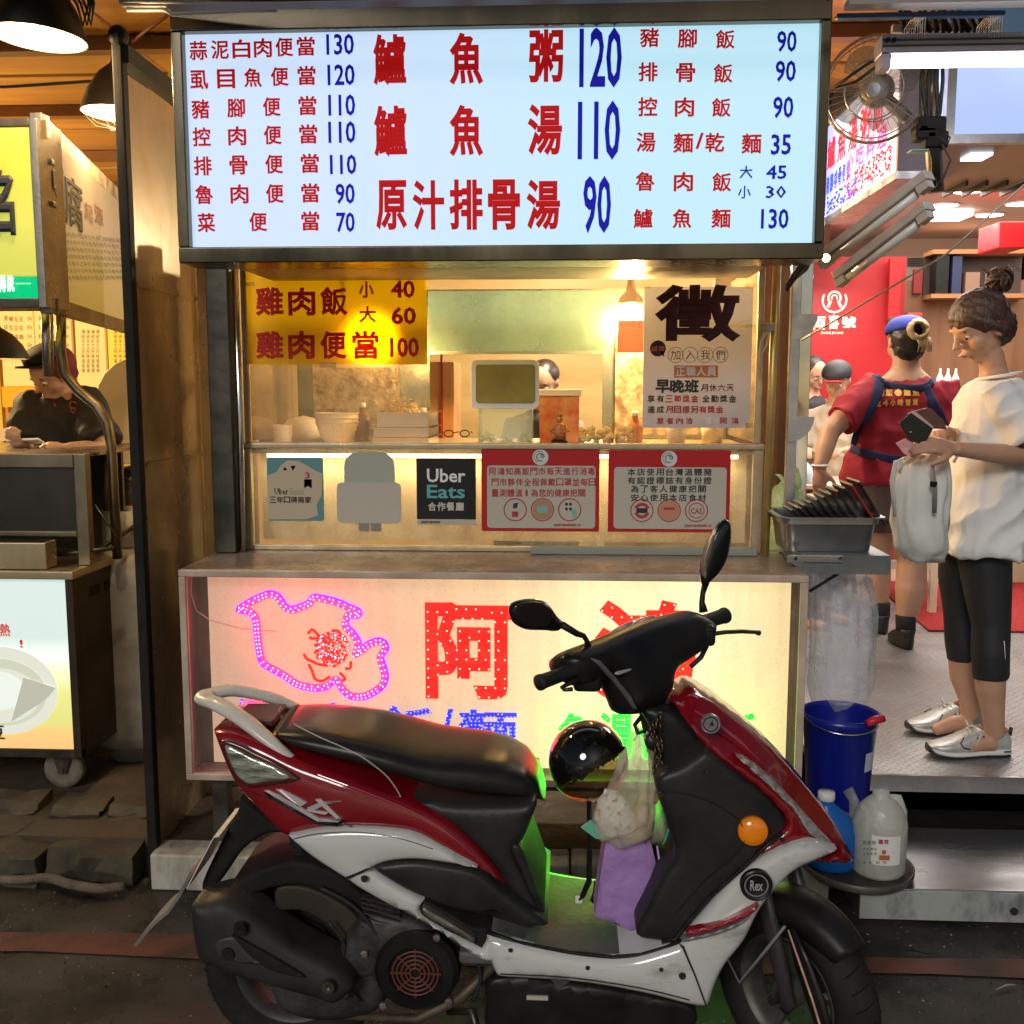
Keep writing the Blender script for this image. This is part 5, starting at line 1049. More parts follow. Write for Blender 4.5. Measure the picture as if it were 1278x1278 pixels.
r_ = swrap('鱸魚湯粥飯', yf - .03, yn + .12, .5, .84, LR2); b1 = swrap('豬腳排骨便當', yf - .03, yn + .55, .24, .44, LB2); b2 = swrap('小吃料理', yn + .62, yn + .08, .3, .5, LP2)
mb = MB(); rd = random.Random(5)
for k in range(170):
    y_ = rd.uniform(yn + .05, yn + .6); z_ = zb_ + (zt_ - zb_) * rd.uniform(.04, .28); mb.ball((XS - .004, y_, z_), (.003, .005, .005), 6, 4)
mb.build('led_dots', LR2, sg, kind='stuff'); mb = MB()
for k in range(90): mb.ball((XS - .004, rd.uniform(yf - .5, yf - .05), zb_ + (zt_ - zb_) * rd.uniform(.03, .2)), (.003, .006, .006), 6, 4)
mb.build('led_dots', LB2, sg, kind='stuff')
# front facing light box and its slanting side
t = thing('blue_light_box', P(1230, 180, 3.6), 'pale blue lit sign box with steel frame at the upper right edge', 'sign box')
BLU = lit('lit_pale_blue', (.36, .50, .92), .72, base=(.5, .55, .7), c2=(.52, .64, .95), axis=2, lo=0, hi=.5)
a, b = P(1190, 168, 3.6), P(1400, 40, 3.6)
MB().box((a.x, 3.6, a.z), (b.x, 3.605, b.z)).build('lit_panel', BLU, t)
MB().box((a.x - .03, 3.59, a.z), (a.x - .001, 3.62, b.z)).build('frame', ALU, t); MB().box((a.x - .03, 3.59, a.z - .03), (b.x, 3.62, a.z - .001)).build('frame', ALU, t)
c0 = P(1152, 190, 4.0)
MB().prism([V((a.x - .031, 3.62, a.z)), V((a.x - .031, 3.62, b.z)), V((c0.x, 4.1, b.z)), V((c0.x, 4.1, a.z))], (0.02, 0, 0)).build('side_panel', BLU, t)
MB().prism([V((a.x - .03, 3.62, a.z - .005)), V((b.x, 3.62, a.z - .005)), V((b.x, 4.5, a.z - .005)), V((c0.x, 4.5, a.z - .005))], (0, 0, -.02)).build('underside', mat('bronze_underside', (.3, .22, .16), rough=.4, metal=.3), t)
MB().box((P(1205, 200, 3.8).x, 3.75, a.z - .035), (P(1232, 200, 3.8).x, 3.85, a.z - .026)).build('light_slot', lit('cool_slot', (.7, .8, 1), 2), t)
mb = MB()
for k in range(4): mb.box((P(1200 + 25 * k, 205, 4.3).x, 4.25, a.z - .045), (P(1200 + 25 * k, 205, 4.3).x + .012, 4.5, a.z - .026))
mb.build('louvre', STEELD, t)
# tube lamp batten
t = thing('tube_lamp', P(1200, 70, 2.95), 'bright white fluorescent tube under a lilac grey batten at the top right', 'tube lamp')
a, b = P(1099, 78, 2.95), P(1420, 40, 2.95)
BAT = mat('lilac_batten', (.42, .38, .46), (.3, .27, .34), scale=8, rough=.4, metal=.2)
MB().box((a.x, 2.94, P(1200, 66, 2.95).z), (b.x, 3.02, P(1200, 42, 2.95).z)).build('housing', BAT, t, bevel=.004)
for py_ in (50, 57): MB().box((a.x, 2.936, P(1200, py_, 2.95).z - .002), (b.x, 2.939, P(1200, py_, 2.95).z + .002)).build('groove', STEELD, t)
c = P(1111, 79, 2.97); MB().cyl(c, (b.x, 2.97, c.z), .0135, seg=16).build('tube', lit('tube_white', (.92, .95, 1), 9, base=(1, 1, 1)), t, smooth=True)
MB().box((a.x, 2.94, c.z - .02), (a.x + .025, 3.0, P(1200, 67, 2.95).z)).build('tube_holder', BAT, t)
mb = MB(); 
for x_ in (1106, 1114): q = P(x_, 52, 2.95); mb.cyl((q.x, 2.938, q.z), (q.x, 2.932, q.z), .006)
mb.build('screw', BLACK, t)
for i, (x_, n_) in enumerate(((1142, 5), (1235, 6))):
    mb = MB()
    for k in range(n_):
        q = P(x_ + 3 * k, 55, 2.93); hh = P(0, 42, 2.93).z; ll = P(0, 68, 2.93).z; mb.tube([(q.x, 2.934, ll), (q.x, 2.934, hh), (q.x, 2.98, hh + .006), (q.x, 3.026, hh), (q.x, 3.026, ll - .004)], .0012, 4)
    mb.build('cable_tie', WHITEP, t)
# blue bar and clutter over it
bb = bx('blue_tube', 1045, 12, 1256, 22, 3.1, .03, mat('blue_bar', (.02, .08, .26), rough=.4), 'blue painted bar running across above the tube lamp', 'bar', bevel=.004)
bx('white_board', 1114, 28, 1250, 40, 3.3, .02, mat('grubby_white_board', (.55, .5, .5), (.35, .3, .3), scale=10, rough=.6), 'thin grubby white board behind the tube batten', 'board')
mb = MB(); rd = random.Random(9)
for k in range(14): q = P(1130 + 8 * k, 30, 3.2); mb.beam((q.x, 3.2, q.z - .02), (q.x + rd.uniform(-.02, .02), 3.25, q.z + .05), .012, .012)
mb.build('clip', BLACKM, base=P(1180, 30, 3.2), label='row of dark clips and fittings under the blue bar', cat='clips')
bx('roof_edge_bar', 1060, -8, 1300, 5, 2.8, .05, mat('bronze_grey_bar', (.3, .27, .25), rough=.4, metal=.4), 'grey metal roof edge along the top right', 'roof edge'); bx('roof_edge_bar', 205, -12, 1062, 6, 2.8, .05, mat('dark_bronze_bar', (.09, .07, .06), rough=.5, metal=.4), 'dark metal roof edge along the top over the menu sign', 'roof edge')
for i, (y_) in enumerate((2.82, 2.86, 2.90)):
    MB().tube([P(150 + 4 * i, 2 + 5 * i, 2.95), P(345, 6 + 3 * i, 2.9)], .008, 8).build('roof_rod', mat('roof_rod', (.3, .27, .26), rough=.5, metal=.3), smooth=True, base=P(250, 4, 2.9), label=['thin rod highest at the top left corner of the menu sign', 'thin rod in the middle of three at the top left corner', 'thin rod lowest at the top left corner of the menu sign'][i], cat='rod')
MB().tube([P(205, 12, 2.9), P(215, 18, 2.9), P(240, 16, 2.9), P(330, 12, 2.9), P(352, 5, 2.9)], .006, 7).build('wire_bundle', mat('pale_wire2', (.35, .32, .28), rough=.6), smooth=True, base=P(240, 16, 2.9), label='pale cable tied along the top left of the menu sign', cat='cable')
# wood reddish soffit behind fan
MB().box((.95, 4.2, 2.90), (3.2, 4.54, 2.93)).build('wood_soffit', mat('orange_wood_soffit', (.5, .2, .08), (.34, .13, .05), scale=3, rough=.4, stretch=(.6, 4, 4)), kind='structure')
MB().box((.9, 4.8, 2.2), (1.18, 4.84, 2.92)).build('wood_fascia', MT['orange_wood_soffit'], kind='structure')
# wall fan
fc = P(1092, 112, 3.35); t = thing('wall_fan', fc, 'dusty clear bladed wall fan in a round wire cage beside the menu sign', 'fan')
fa = V((-.35, -1, -.25)).normalized(); fu = fa.orthogonal().normalized(); fv = fa.cross(fu); fr_ = .155
WIRE = mat('fan_wire', (.4, .36, .32), rough=.4, metal=.5); GBL = mat('dusty_fan_blade', (.32, .29, .25), (.2, .18, .15), scale=9, rough=.4, alpha=.72)
mb = MB()
for rr, dz in ((fr_, 0), (fr_ * .98, .012), (fr_ * .9, .035), (fr_ * .55, .055), (fr_ * .98, -.02), (fr_ * .6, -.05)): mb.tube([fc + fa * dz + (fu * math.cos(a) + fv * math.sin(a)) * rr for a in [k * .2244 for k in range(28)]], .0022 if dz else .004, 5, closed=True)
for k in range(40):
    a = k * 2 * math.pi / 40; d = fu * math.cos(a) + fv * math.sin(a)
    mb.tube([fc + d * .03 + fa * .062, fc + d * fr_ * .55 + fa * .055, fc + d * fr_ * .9 + fa * .035, fc + d * fr_], .0008, 4)
    if k % 2: mb.tube([fc + d * .04 - fa * .055, fc + d * fr_ * .6 - fa * .05, fc + d * fr_], .0008, 4)
mb.build('cage', WIRE, t, smooth=True)
for k in range(4):
    a0 = k * math.pi / 2 + .5; vs = []
    for i in range(9):
        q = i / 8; a = a0 + 1.15 * q
        for rr in (.035, .085, .135): vs.append(fc + (fu * math.cos(a + rr * 1.5) + fv * math.sin(a + rr * 1.5)) * rr * (1 if rr < .1 else .82 + .18 * math.sin(math.pi * q)) + fa * (.018 - .036 * q))
    MB().add(vs, [(3 * i + j, 3 * i + 3 + j, 3 * i + 4 + j, 3 * i + 1 + j) for i in range(8) for j in range(2)]).build('blade', GBL, t, smooth=True)
MB().lathe(fc + fa * .02, [(.04, -.02), (.04, .02), (.03, .035), (.001, .04)], fa, 24).build('hub', mat('fan_grey', (.35, .33, .3), rough=.4), t, smooth=True)
MB().lathe(fc, [(.02, .062), (.024, .066), (.02, .072), (.001, .073)], fa, 20).build('badge', mat('fan_badge', (.5, .5, .52), rough=.3, metal=.6), t)
mb = MB().lathe(fc - fa * .05, [(.001, -.09), (.045, -.08), (.055, -.03), (.05, 0)], fa, 20); mb.beam(fc - fa * .1, P(1135, 150, 3.45), .03, .03); mb.build('motor', mat('fan_motor', (.25, .23, .21), rough=.5), t, smooth=True)
mb = MB().tube([P(1112, 62, 3.1), P(1075, 85, 3.15), P(1041, 109, 3.2), P(1045, 110, 3.2), P(1068, 102, 3.15), P(1112, 70, 3.1)], .0045, 6); mb.build('power_cord', CABLE, t, smooth=True)
# pole with clamps and hanging diagonal battens
t = thing('clamp_pole', P(1168, 235, 3.3), 'grey support pole with black clamps and wound cables at the upper right', 'pole')
MB().tube([P(1160, 60, 3.3), P(1163, 150, 3.3), P(1168, 240, 3.3)], .024, 14).build('pole', mat('pole_grey', (.28, .26, .25), (.18, .16, .15), scale=12, rough=.45, metal=.5), t, smooth=True)
MB().tube([P(1163, 60, 3.27), P(1161, 145, 3.27)], .0065, 8).build('copper_pipe', mat('copper_pipe', (.55, .25, .12), rough=.35, metal=.8), t, smooth=True)
mb = MB()
for (px_, py_, r_, h_) in ((1160, 158, .042, .05), (1153, 168, .032, .04), (1166, 176, .034, .05), (1148, 163, .02, .03)): c = P(px_, py_, 3.26); mb.box(c - V((r_, .03, h_ / 2)), c + V((r_, .03, h_ / 2)))
mb.build('clamp', BLACKM, t, bevel=.008)
mb = MB(); rd = random.Random(4)
for k in range(8):
    x_ = 1152 + k * 3.5; mb.tube([P(x_, 60, 3.25), P(x_ + rd.uniform(-6, 6), 100, 3.22), P(x_ + rd.uniform(-5, 5), 140, 3.24), P(1164 + rd.uniform(-8, 8), 180, 3.24), P(1168 + rd.uniform(-4, 6), 232, 3.26)], .0035 + .002 * (k % 2), 6)
mb.tube([P(1172, 170, 3.2), P(1183, 180, 3.2), P(1186, 172, 3.2), P(1180, 166, 3.2)], .003, 6); mb.tube([P(1176, 180, 3.2), P(1186, 200, 3.2), P(1178, 220, 3.2), P(1168, 235, 3.2)], .003, 6)
mb.build('cable_bundle', CABLE, t, smooth=True)
MB().box(P(1143, 182, 3.24) - V((.02, .02, .02)), P(1156, 196, 3.24) + V((0, .02, .02))).build('junction_box', mat('teal_box', (.2, .35, .38), rough=.4), t, bevel=.004)
FIX = mat('cream_fixture', (.5, .46, .42), (.36, .33, .3), scale=10, rough=.4)
def batten(p, q, lab, r=.022):
    t = thing('unlit_batten', p, lab, 'light fitting', 'unlit tube fittings slanting up to the pole'); d = (q - p).normalized()
    MB().beam(p, q, .045, .03).build('housing', FIX, t, bevel=.003); o = V((0, -.01, -.03)); MB().cyl(p + d * .05 + o, q - d * .05 + o, .013, seg=12).build('tube', mat('unlit_tube', (.62, .6, .56), rough=.25), t, smooth=True)
    MB().beam(p + o * .8, p + d * .04 + o * .8, .03, .03).build('holder', FIX, t); MB().beam(q - d * .04 + o * .8, q + o * .8, .03, .03).build('holder', FIX, t); return t
batten(P(1025, 322, 3.5), P(1160, 218, 3.2), 'unlit slanting tube fitting, uppermost of the pair below the fan'); batten(P(1045, 345, 3.5), P(1160, 256, 3.2), 'unlit slanting tube fitting, lower of the pair below the fan')
MB().tube([P(1000, 425, 3.6), P(1180, 318, 3.5), P(1290, 220, 3.3)], .0035, 6).build('stay_wire', mat('stay_wire', (.4, .38, .35), rough=.4, metal=.6), smooth=True, base=P(1100, 370, 3.5), label='thin slanting wire rising across the restaurant opening', cat='wire')
# small lit bulb and wound cable under the sign corner
t = thing('cable_hank', P(1000, 340, 3.3), 'dark wound cable with a tiny lit bulb under the right corner of the menu sign', 'cable'); mb = MB()
for k in range(7): mb.tube([P(1024, 300 + k, 3.15), P(1012 - 2 * k, 318 + 2 * k, 3.2), P(994 - k, 345, 3.25), P(982, 362 - k, 3.3), P(1000 + k, 336, 3.22), P(1020, 312, 3.15)], .006, 6)
mb.build('wound_cable', mat('brown_cable', (.08, .05, .04), rough=.5), t, smooth=True)
MB().ball(P(1031, 322, 3.2), .012, 12, 8).build('bulb', lit('tiny_bulb', (1, .75, .3), 14), t, smooth=True)
# ================================================================ shelf, tray with black lids, bags
t = thing('side_shelf', P(1040, 700, 3.3), 'grey steel side shelf bracketed to the end of the light box', 'shelf')
a, b = P(978, 716, 3.22), P(1112, 692, 3.22)
SHG = mat('grey_painted_steel', (.24, .27, .27), (.16, .18, .18), scale=8, rough=.35, metal=.5)
MB().box((.745, 3.22, a.z), (b.x, 3.226, b.z - .004)).build('front_lip', SHG, t); MB().box((.745, 3.227, b.z - .012), (b.x, 3.52, b.z - .004)).build('top', SHG, t, bevel=.002)
mb = MB(); q = P(990, 697, 3.218)
MB().box((q.x - .02, 3.212, q.z - .012), (P(1052, 697, 3.218).x, 3.219, q.z + .012)).build('bracket_plate', STEELB, t, bevel=.002)
for x_ in (993, 1049): c = P(x_, 697, 3.21); mb.cyl((c.x, 3.212, c.z), (c.x, 3.208, c.z), .006)
mb.build('screw', STEELD, t)
MB().beam(P(1010, 738, 3.25), P(1046, 716, 3.25), .008, .008).build('brace', BLACK, t)
SZ = b.z - .003
t = thing('steel_tray', (.95, 3.37, SZ), 'rectangular steel food pan holding leaning black lids on the side shelf', 'food pan')
x0, x1 = P(972, 670, 3.25).x, P(1104, 670, 3.25).x; h = P(1040, 647, 3.25).z - SZ; PN = mat('pan_steel', (.42, .44, .44), (.3, .31, .31), scale=6, rough=.28, metal=.9)
def rr2(x0, x1, y0, y1, r, z):
    o = []
    for cx_, cy_, a0 in ((x1 - r, y0 + r, -90), (x1 - r, y1 - r, 0), (x0 + r, y1 - r, 90), (x0 + r, y0 + r, 180)):
        for i in range(5): a = R(a0 + 22.5 * i); o.append(V((cx_ + r * math.cos(a), cy_ + r * math.sin(a), z)))
    return o
mb = MB(); L_ = [rr2(x0 + .03, x1 - .03, 3.28, 3.47, .03, SZ + .001), rr2(x0 + .02, x1 - .02, 3.26, 3.49, .03, SZ + h * .8), rr2(x0 + .012, x1 - .012, 3.25, 3.5, .03, SZ + h * .82), rr2(x0 + .012, x1 - .012, 3.25, 3.5, .03, SZ + h - .002), rr2(x0 - .005, x1 + .005, 3.235, 3.515, .035, SZ + h), rr2(x0 - .005, x1 + .005, 3.235, 3.515, .035, SZ + h + .004),
            rr2(x0 + .016, x1 - .016, 3.254, 3.496, .03, SZ + h + .002), rr2(x0 + .03, x1 - .03, 3.285, 3.465, .03, SZ + .005)]
mb.add([v for l in L_ for v in l], [(i * 20 + k, i * 20 + (k + 1) % 20, i * 20 + 20 + (k + 1) % 20, i * 20 + 20 + k) for i in range(7) for k in range(20)] + [tuple(reversed(range(20))), tuple(range(140, 160))])
mb.build('pan', PN, t, smooth=False); sm(t.children[0])
LID = mat('black_lid', (.015, .012, .012), rough=.25); LIDR = mat('lid_red_edge', (.3, .03, .02), rough=.3)
for k in range(11):
    c0 = P(985 + k * 9.2, 668, 3.36); c0.y = 3.36; base_z = SZ + h - .03
    an = R(32 - (10 - k) * -1.0 + 28 - 2.2 * (10 - k) * -0 ); an = R(58 - 3.2 * (10 - k) * .55)
    L2_ = .075 + .009 * k; d = V((-math.cos(an), 0, math.sin(an))); o_ = V((c0.x + .045, 3.36, base_z)); nrm = V((math.sin(an), 0, math.cos(an)))
    mb = MB(); tp = o_ + d * L2_
    mb.prism([o_ + V((0, -.075, 0)), o_ + V((0, .075, 0)), tp + V((0, .075, 0)), tp + V((0, -.075, 0))], nrm * .007)
    q = mb.build('black_lid', LIDR if k == 9 else LID, bevel=.003, base=o_, label=['first','second','third','fourth','fifth','sixth','seventh','eighth','ninth','tenth','eleventh'][k] + ' black lid from the left in the row leaning in the steel pan', cat='lid', group='black takeaway lids leaning in the pan')
    q2 = MB().prism([tp + V((0, -.074, 0)) + nrm * .0005, tp + V((0, .074, 0)) + nrm * .0005, tp + V((0, .074, 0)) + nrm * .006 + d * .003, tp + V((0, -.074, 0)) + nrm * .006 + d * .003], d * .001).build('rim', mat('lid_rim', (.45, .42, .4), rough=.2), q)
    if k == 9: q['label'] = 'reddish lacquer lid leaning among the black lids near the right end'; 
# soft plastic bags: closed crumpled volumes
def crumple(mb, amp, seed, freq=22):
    rd = random.Random(seed); ph = [rd.uniform(0, 6) for _ in range(9)]
    for v in mb.v:
        d = math.sin(v.x * freq + ph[0] + 2 * math.sin(v.z * freq * .6 + ph[1])) + math.sin(v.z * freq * 1.7 + ph[2] + v.x * freq * 1.1) * .6 + math.sin(v.y * freq * 1.4 + ph[3] + v.z * 14) * .6
        v.x += amp * d * .6; v.y += amp * d; v.z += amp * .3 * math.sin(v.x * freq * 2 + ph[4])
    return mb
def film(name, c, tr=.5, c2=None, rough=.25, es=0):
    if name in MT: return MT[name]
    m = bpy.data.materials.new(name); MT[name] = m; m.use_nodes = True; t = m.node_tree; N = t.nodes; L = t.links; b = N['Principled BSDF']; out = N['Material Output']
    b.inputs['Base Color'].default_value = (*c, 1); b.inputs['Roughness'].default_value = rough
    tl_ = N.new('ShaderNodeBsdfTranslucent'); tl_.inputs[0].default_value = (*c, 1); mx = N.new('ShaderNodeMixShader'); mx.inputs[0].default_value = .4
    L.new(b.outputs[0], mx.inputs[1]); L.new(tl_.outputs[0], mx.inputs[2])
    tp = N.new('ShaderNodeBsdfTransparent'); tc = N.new('ShaderNodeTexCoord'); n = N.new('ShaderNodeTexNoise'); n.inputs['Scale'].default_value = 9; n.inputs['Detail'].default_value = 6; n.inputs['Distortion'].default_value = 2.5
    L.new(tc.outputs['Object'], n.inputs[0]); mr = N.new('ShaderNodeMapRange'); mr.inputs[1].default_value = .3; mr.inputs[2].default_value = .7; mr.inputs[3].default_value = max(0, tr - .2); mr.inputs[4].default_value = min(1, tr + .2)
    L.new(n.outputs[0], mr.inputs[0]); m2 = N.new('ShaderNodeMixShader'); L.new(mr.outputs[0], m2.inputs[0]); L.new(mx.outputs[0], m2.inputs[1]); L.new(tp.outputs[0], m2.inputs[2]); L.new(m2.outputs[0], out.inputs[0])
    bp = N.new('ShaderNodeBump'); bp.inputs['Strength'].default_value = .7; bp.inputs['Distance'].default_value = .01; L.new(n.outputs[0], bp.inputs['Height']); L.new(bp.outputs[0], b.inputs['Normal'])
    return m
def bag(name, st, m, lab, cat, amp=.004, seed=1, seg=40, parent=None, freq=22, pleat=0.0):
    """st: (px, py, Y, half width px, depth) from the top down"""
    ks = []
    for px, py, Y, hw, dp in st:
        c = P(px, py, Y); rx = (P(px + hw, py, Y) - c).length; ks.append((c, rx, dp))
    fine = []
    for i in range(len(ks) - 1):
        for k in range(4): q = k / 4; q = q * q * (3 - 2 * q); fine.append((ks[i][0].lerp(ks[i + 1][0], k / 4), ks[i][1] + (ks[i + 1][1] - ks[i][1]) * q, ks[i][2] + (ks[i + 1][2] - ks[i][2]) * q, 0, 2.3))
    fine.append((ks[-1][0], ks[-1][1], ks[-1][2], 0, 2.3))
    mb = MB().rings(fine, seg)
    if pleat:
        nn = len(fine); rd_ = random.Random(seed)
        for i in range(nn):
            f_ = max(0, 1 - i / nn * 1.15)
            for k in range(seg):
                v = mb.v[i * seg + k]; c_ = fine[i][0]; t_ = 2 * math.pi * k / seg
                q = 1 + pleat * (f_ * math.sin(11 * t_ + .5 * math.sin(i * .7)) + .5 * math.sin(5 * t_ + i * .35) * math.sin(i * .8 + 2 * t_) + .35 * math.sin(3 * t_ - i * .5))
                v.x = c_.x + (v.x - c_.x) * q; v.y = c_.y + (v.y - c_.y) * q; v.z += pleat * .05 * math.sin(4 * t_ + i)
    crumple(mb, amp, seed, freq)
    if parent: return mb.build(name, m, parent, smooth=True)
    return mb.build(name, m, smooth=True, base=ks[-1][0], label=lab, cat=cat)
bag('trash_bag', [(1048, 715, 3.45, 36, .10), (1050, 735, 3.45, 38, .12), (1050, 790, 3.45, 38, .14), (1048, 850, 3.46, 37, .14), (1046, 890, 3.48, 30, .12), (1044, 905, 3.5, 18, .08)], film('clear_grey_film', (.6, .66, .74), .55, rough=.15), 'large clear crumpled plastic bag hanging under the side shelf', 'plastic bag', .007, 3, pleat=.12)
g = thing('green_bag', P(985, 680, 3.62), 'pale green plastic carrier bag with tied ears standing behind the steel pan', 'plastic bag')
GF = film('pale_green_film', (.42, .56, .34), .15); bag('bag_body', [(982, 604, 3.62, 10, .03), (982, 615, 3.62, 17, .05), (984, 640, 3.62, 24, .07), (984, 668, 3.62, 26, .08), (984, 686, 3.62, 24, .07)], GF, '', '', .003, 5, 32, g, 40, pleat=.12)
MB().tube([P(976, 612, 3.62), P(978, 600, 3.62), P(973, 594, 3.62), P(968, 592, 3.63)], [.012, .010, .008, .003], 8, flat=.5).build('ear', GF, g, smooth=True); MB().tube([P(992, 618, 3.62), P(996, 600, 3.62), P(993, 585, 3.62), P(989, 582, 3.63)], [.02, .016, .01, .003], 8, flat=.5).build('ear', GF, g, smooth=True)
# ================================================================ blue bucket, jugs on a round tray
bc = G(1046, 985, .155); bc = V((P(1046, 985, 3.24).x, 3.25, .118))
t = thing('bucket', bc, 'deep blue plastic bucket with wire handle and red grip beside the light box', 'bucket')
BP = mat('blue_bucket', (.006, .012, .22), rough=.3); ztop_ = P(1050, 888, 3.25).z - .118
rt = (P(1098, 888, 3.25) - P(1001, 888, 3.25)).length / 2
MB().lathe(bc, [(rt * .70, 0), (rt * .93, ztop_ * .93), (rt * .97, ztop_ * .94), (rt * .99, ztop_), (rt * .96, ztop_), (rt * .94, ztop_ * .97), (rt * .68, .01), (.001, .008)], seg=48, caps=False).build('bucket_body', BP, t, smooth=True)
hd = MB(); pts = []
for k in range(17): a = math.pi * k / 16; pts.append(bc + V((-rt * math.cos(a), -rt * 1.0 * math.sin(a) - .004, ztop_ - .0 - .035 * math.sin(a))))
hd.tube(pts, .0028, 8).build('handle', STEELB, t, smooth=True)
q0, q1 = P(1082, 903, 3.1), P(1103, 897, 3.12); MB().tube([q0, q0.lerp(q1, .5) + V((0, 0, .004)), q1], [.011, .014, .011], 12).build('grip', mat('red_grip', (.55, .02, .03), rough=.35), t, smooth=True)
for s_ in (-1, 1): MB().lathe(bc + V((s_ * rt, 0, ztop_ - .02)), [(.014, 0), (.014, .008)], (s_, 0, 0), 14).build('lug', BP, t)
mb = MB(); vs = []
for k in range(6):
    a = R(-58 + 24 * k / 5); 
    for zz in (.62, .76): rr = rt * (.70 + .23 * zz / .93) + .002; vs.append(bc + V((rr * math.cos(a), rr * math.sin(a), ztop_ * zz)))
mb.add(vs, [(2 * k, 2 * k + 2, 2 * k + 3, 2 * k + 1) for k in range(5)]); mb.flat('label_patch', mat('pale_blue_label', (.45, .5, .62), rough=.5), t)
tc_ = V((P(1070, 1085, 3.06).x, 3.06, .114)); t = thing('round_tray', tc_, 'dirty dark round tray on the step under the two jugs', 'tray')
tr_ = (P(1139, 1085, 3.06) - P(1003, 1085, 3.06)).length / 2
MB().lathe(tc_ , [(tr_ * .92, 0), (tr_ * .99, .012), (tr_, .03), (tr_ * .97, .032), (tr_ * .93, .014), (.001, .008)], seg=48, caps=True).build('tray_body', mat('grubby_tray', (.12, .105, .085), (.05, .04, .03), scale=8, rough=.4), t, smooth=True)
JZ = .114 + .012
c = V((P(1096, 1085, 3.04).x, 3.04, JZ)); t = thing('white_jug', c, 'translucent white plastic jug with a printed label on the round tray', 'jug'); hJ = P(1095, 985, 3.04).z - JZ; rJ = (P(1129, 1040, 3.04) - P(1062, 1040, 3.04)).length / 2
JM = mat('milky_jug', (.68, .68, .62), rough=.3, trans=.0); 
MB().rings([(c, rJ * .85, rJ * .8), (c + V((0, 0, .012)), rJ * .98, rJ * .9), (c + V((0, 0, hJ * .6)), rJ, rJ * .92), (c + V((0, 0, hJ * .66)), rJ * .96, rJ * .9), (c + V((0, 0, hJ * .8)), rJ * .78, rJ * .72), (c + V((0, 0, hJ * .9)), rJ * .45, rJ * .42), (c + V((-.002, 0, hJ * .93)), rJ * .3, rJ * .3), (c + V((-.002, 0, hJ)), rJ * .3, rJ * .3)], 32).build('jug_body', film('milky_film', (.72, .72, .66), .12), t, smooth=True)
MB().tube([c + V((rJ * .3, 0, hJ * .9)), c + V((rJ * .62, 0, hJ * .9)), c + V((rJ * .8, 0, hJ * .74)), c + V((rJ * .85, 0, hJ * .6))], [.012, .013, .014, .012], 10).build('handle', MT['milky_film'], t, smooth=True)
PJ = Plane((0, 3.04 - rJ * .92, 0)); 
mb = MB(); x0 = PJ.at(1072, 1060); vs = []
for k in range(7):
    a = R(-122 + 62 * k / 6)
    for z_ in (PJ.at(1090, 1080).z, PJ.at(1090, 1044).z): vs.append(V((c.x + (rJ + .0015) * math.cos(a), c.y + (rJ * .92 + .0015) * math.sin(a), z_)))
mb.add(vs, [(2 * k, 2 * k + 2, 2 * k + 3, 2 * k + 1) for k in range(6)]); mb.flat('paper_label', mat('paper_label_white', (.75, .74, .7), rough=.5), t)
PJ2 = Plane((0, 3.04 - rJ * .92 - .004, 0)); letter(t, PJ2, PRD, lines=[('強效', 1099, 1050, 1106, 1050, 6, 6)], bold=.03); letter(t, PJ2, PBK, lines=[('清潔劑', 1078, 1051, 1090, 1051, 5, 4.5), ('洗衣漂白', 1078, 1059, 1092, 1059, 3.5, 3.2), ('注意事項', 1078, 1065, 1092, 1065, 3.2, 3), ('成份說明', 1078, 1076, 1104, 1076, 4, 3)], bold=.0)
mb = MB(); poly(mb, disc(PJ2, 1103, 1063, 3, .003, 10)); poly(mb, rectpx(PJ2, 1097, 1067, 1110, 1073, .003)); mb.flat('label_drawing', mat('orange_red_print', (.5, .12, .05)), t)
c = V((P(1036, 1085, 3.08).x, 3.08, JZ)); t = thing('blue_jug', c, 'bright blue plastic bottle with a white cap behind the scooter nose', 'bottle'); hJ = P(1030, 998, 3.08).z - JZ; rJ = .083; BJ = mat('blue_jug_plastic', (.01, .12, .45), rough=.28)
MB().rings([(c, rJ * .85, rJ * .8), (c + V((0, 0, .012)), rJ, rJ * .9), (c + V((0, 0, hJ * .55)), rJ, rJ * .9), (c + V((-.01, 0, hJ * .8)), rJ * .7, rJ * .65), (c + V((-.02, 0, hJ * .94)), rJ * .32, rJ * .32), (c + V((-.02, 0, hJ)), rJ * .28, rJ * .28)], 32).build('jug_body', BJ, t, smooth=True)
MB().lathe(c + V((-.02, 0, hJ + .001)), [(.024, 0), (.026, .003), (.025, .026), (.001, .028)], seg=24).build('cap', WHITEP, t, smooth=True)
MB().tube([P(1058, 985, 3.12), P(1066, 1000, 3.1), P(1064, 1015, 3.1), P(1056, 1030, 3.1)], [.02, .018, .012, .004], 8, flat=.5).build('tied_bag', film('clear_knot', (.5, .5, .5), .5), base=P(1060, 1010, 3.1), label='small twist of clear plastic between bucket and white jug', cat='plastic bag', smooth=True)
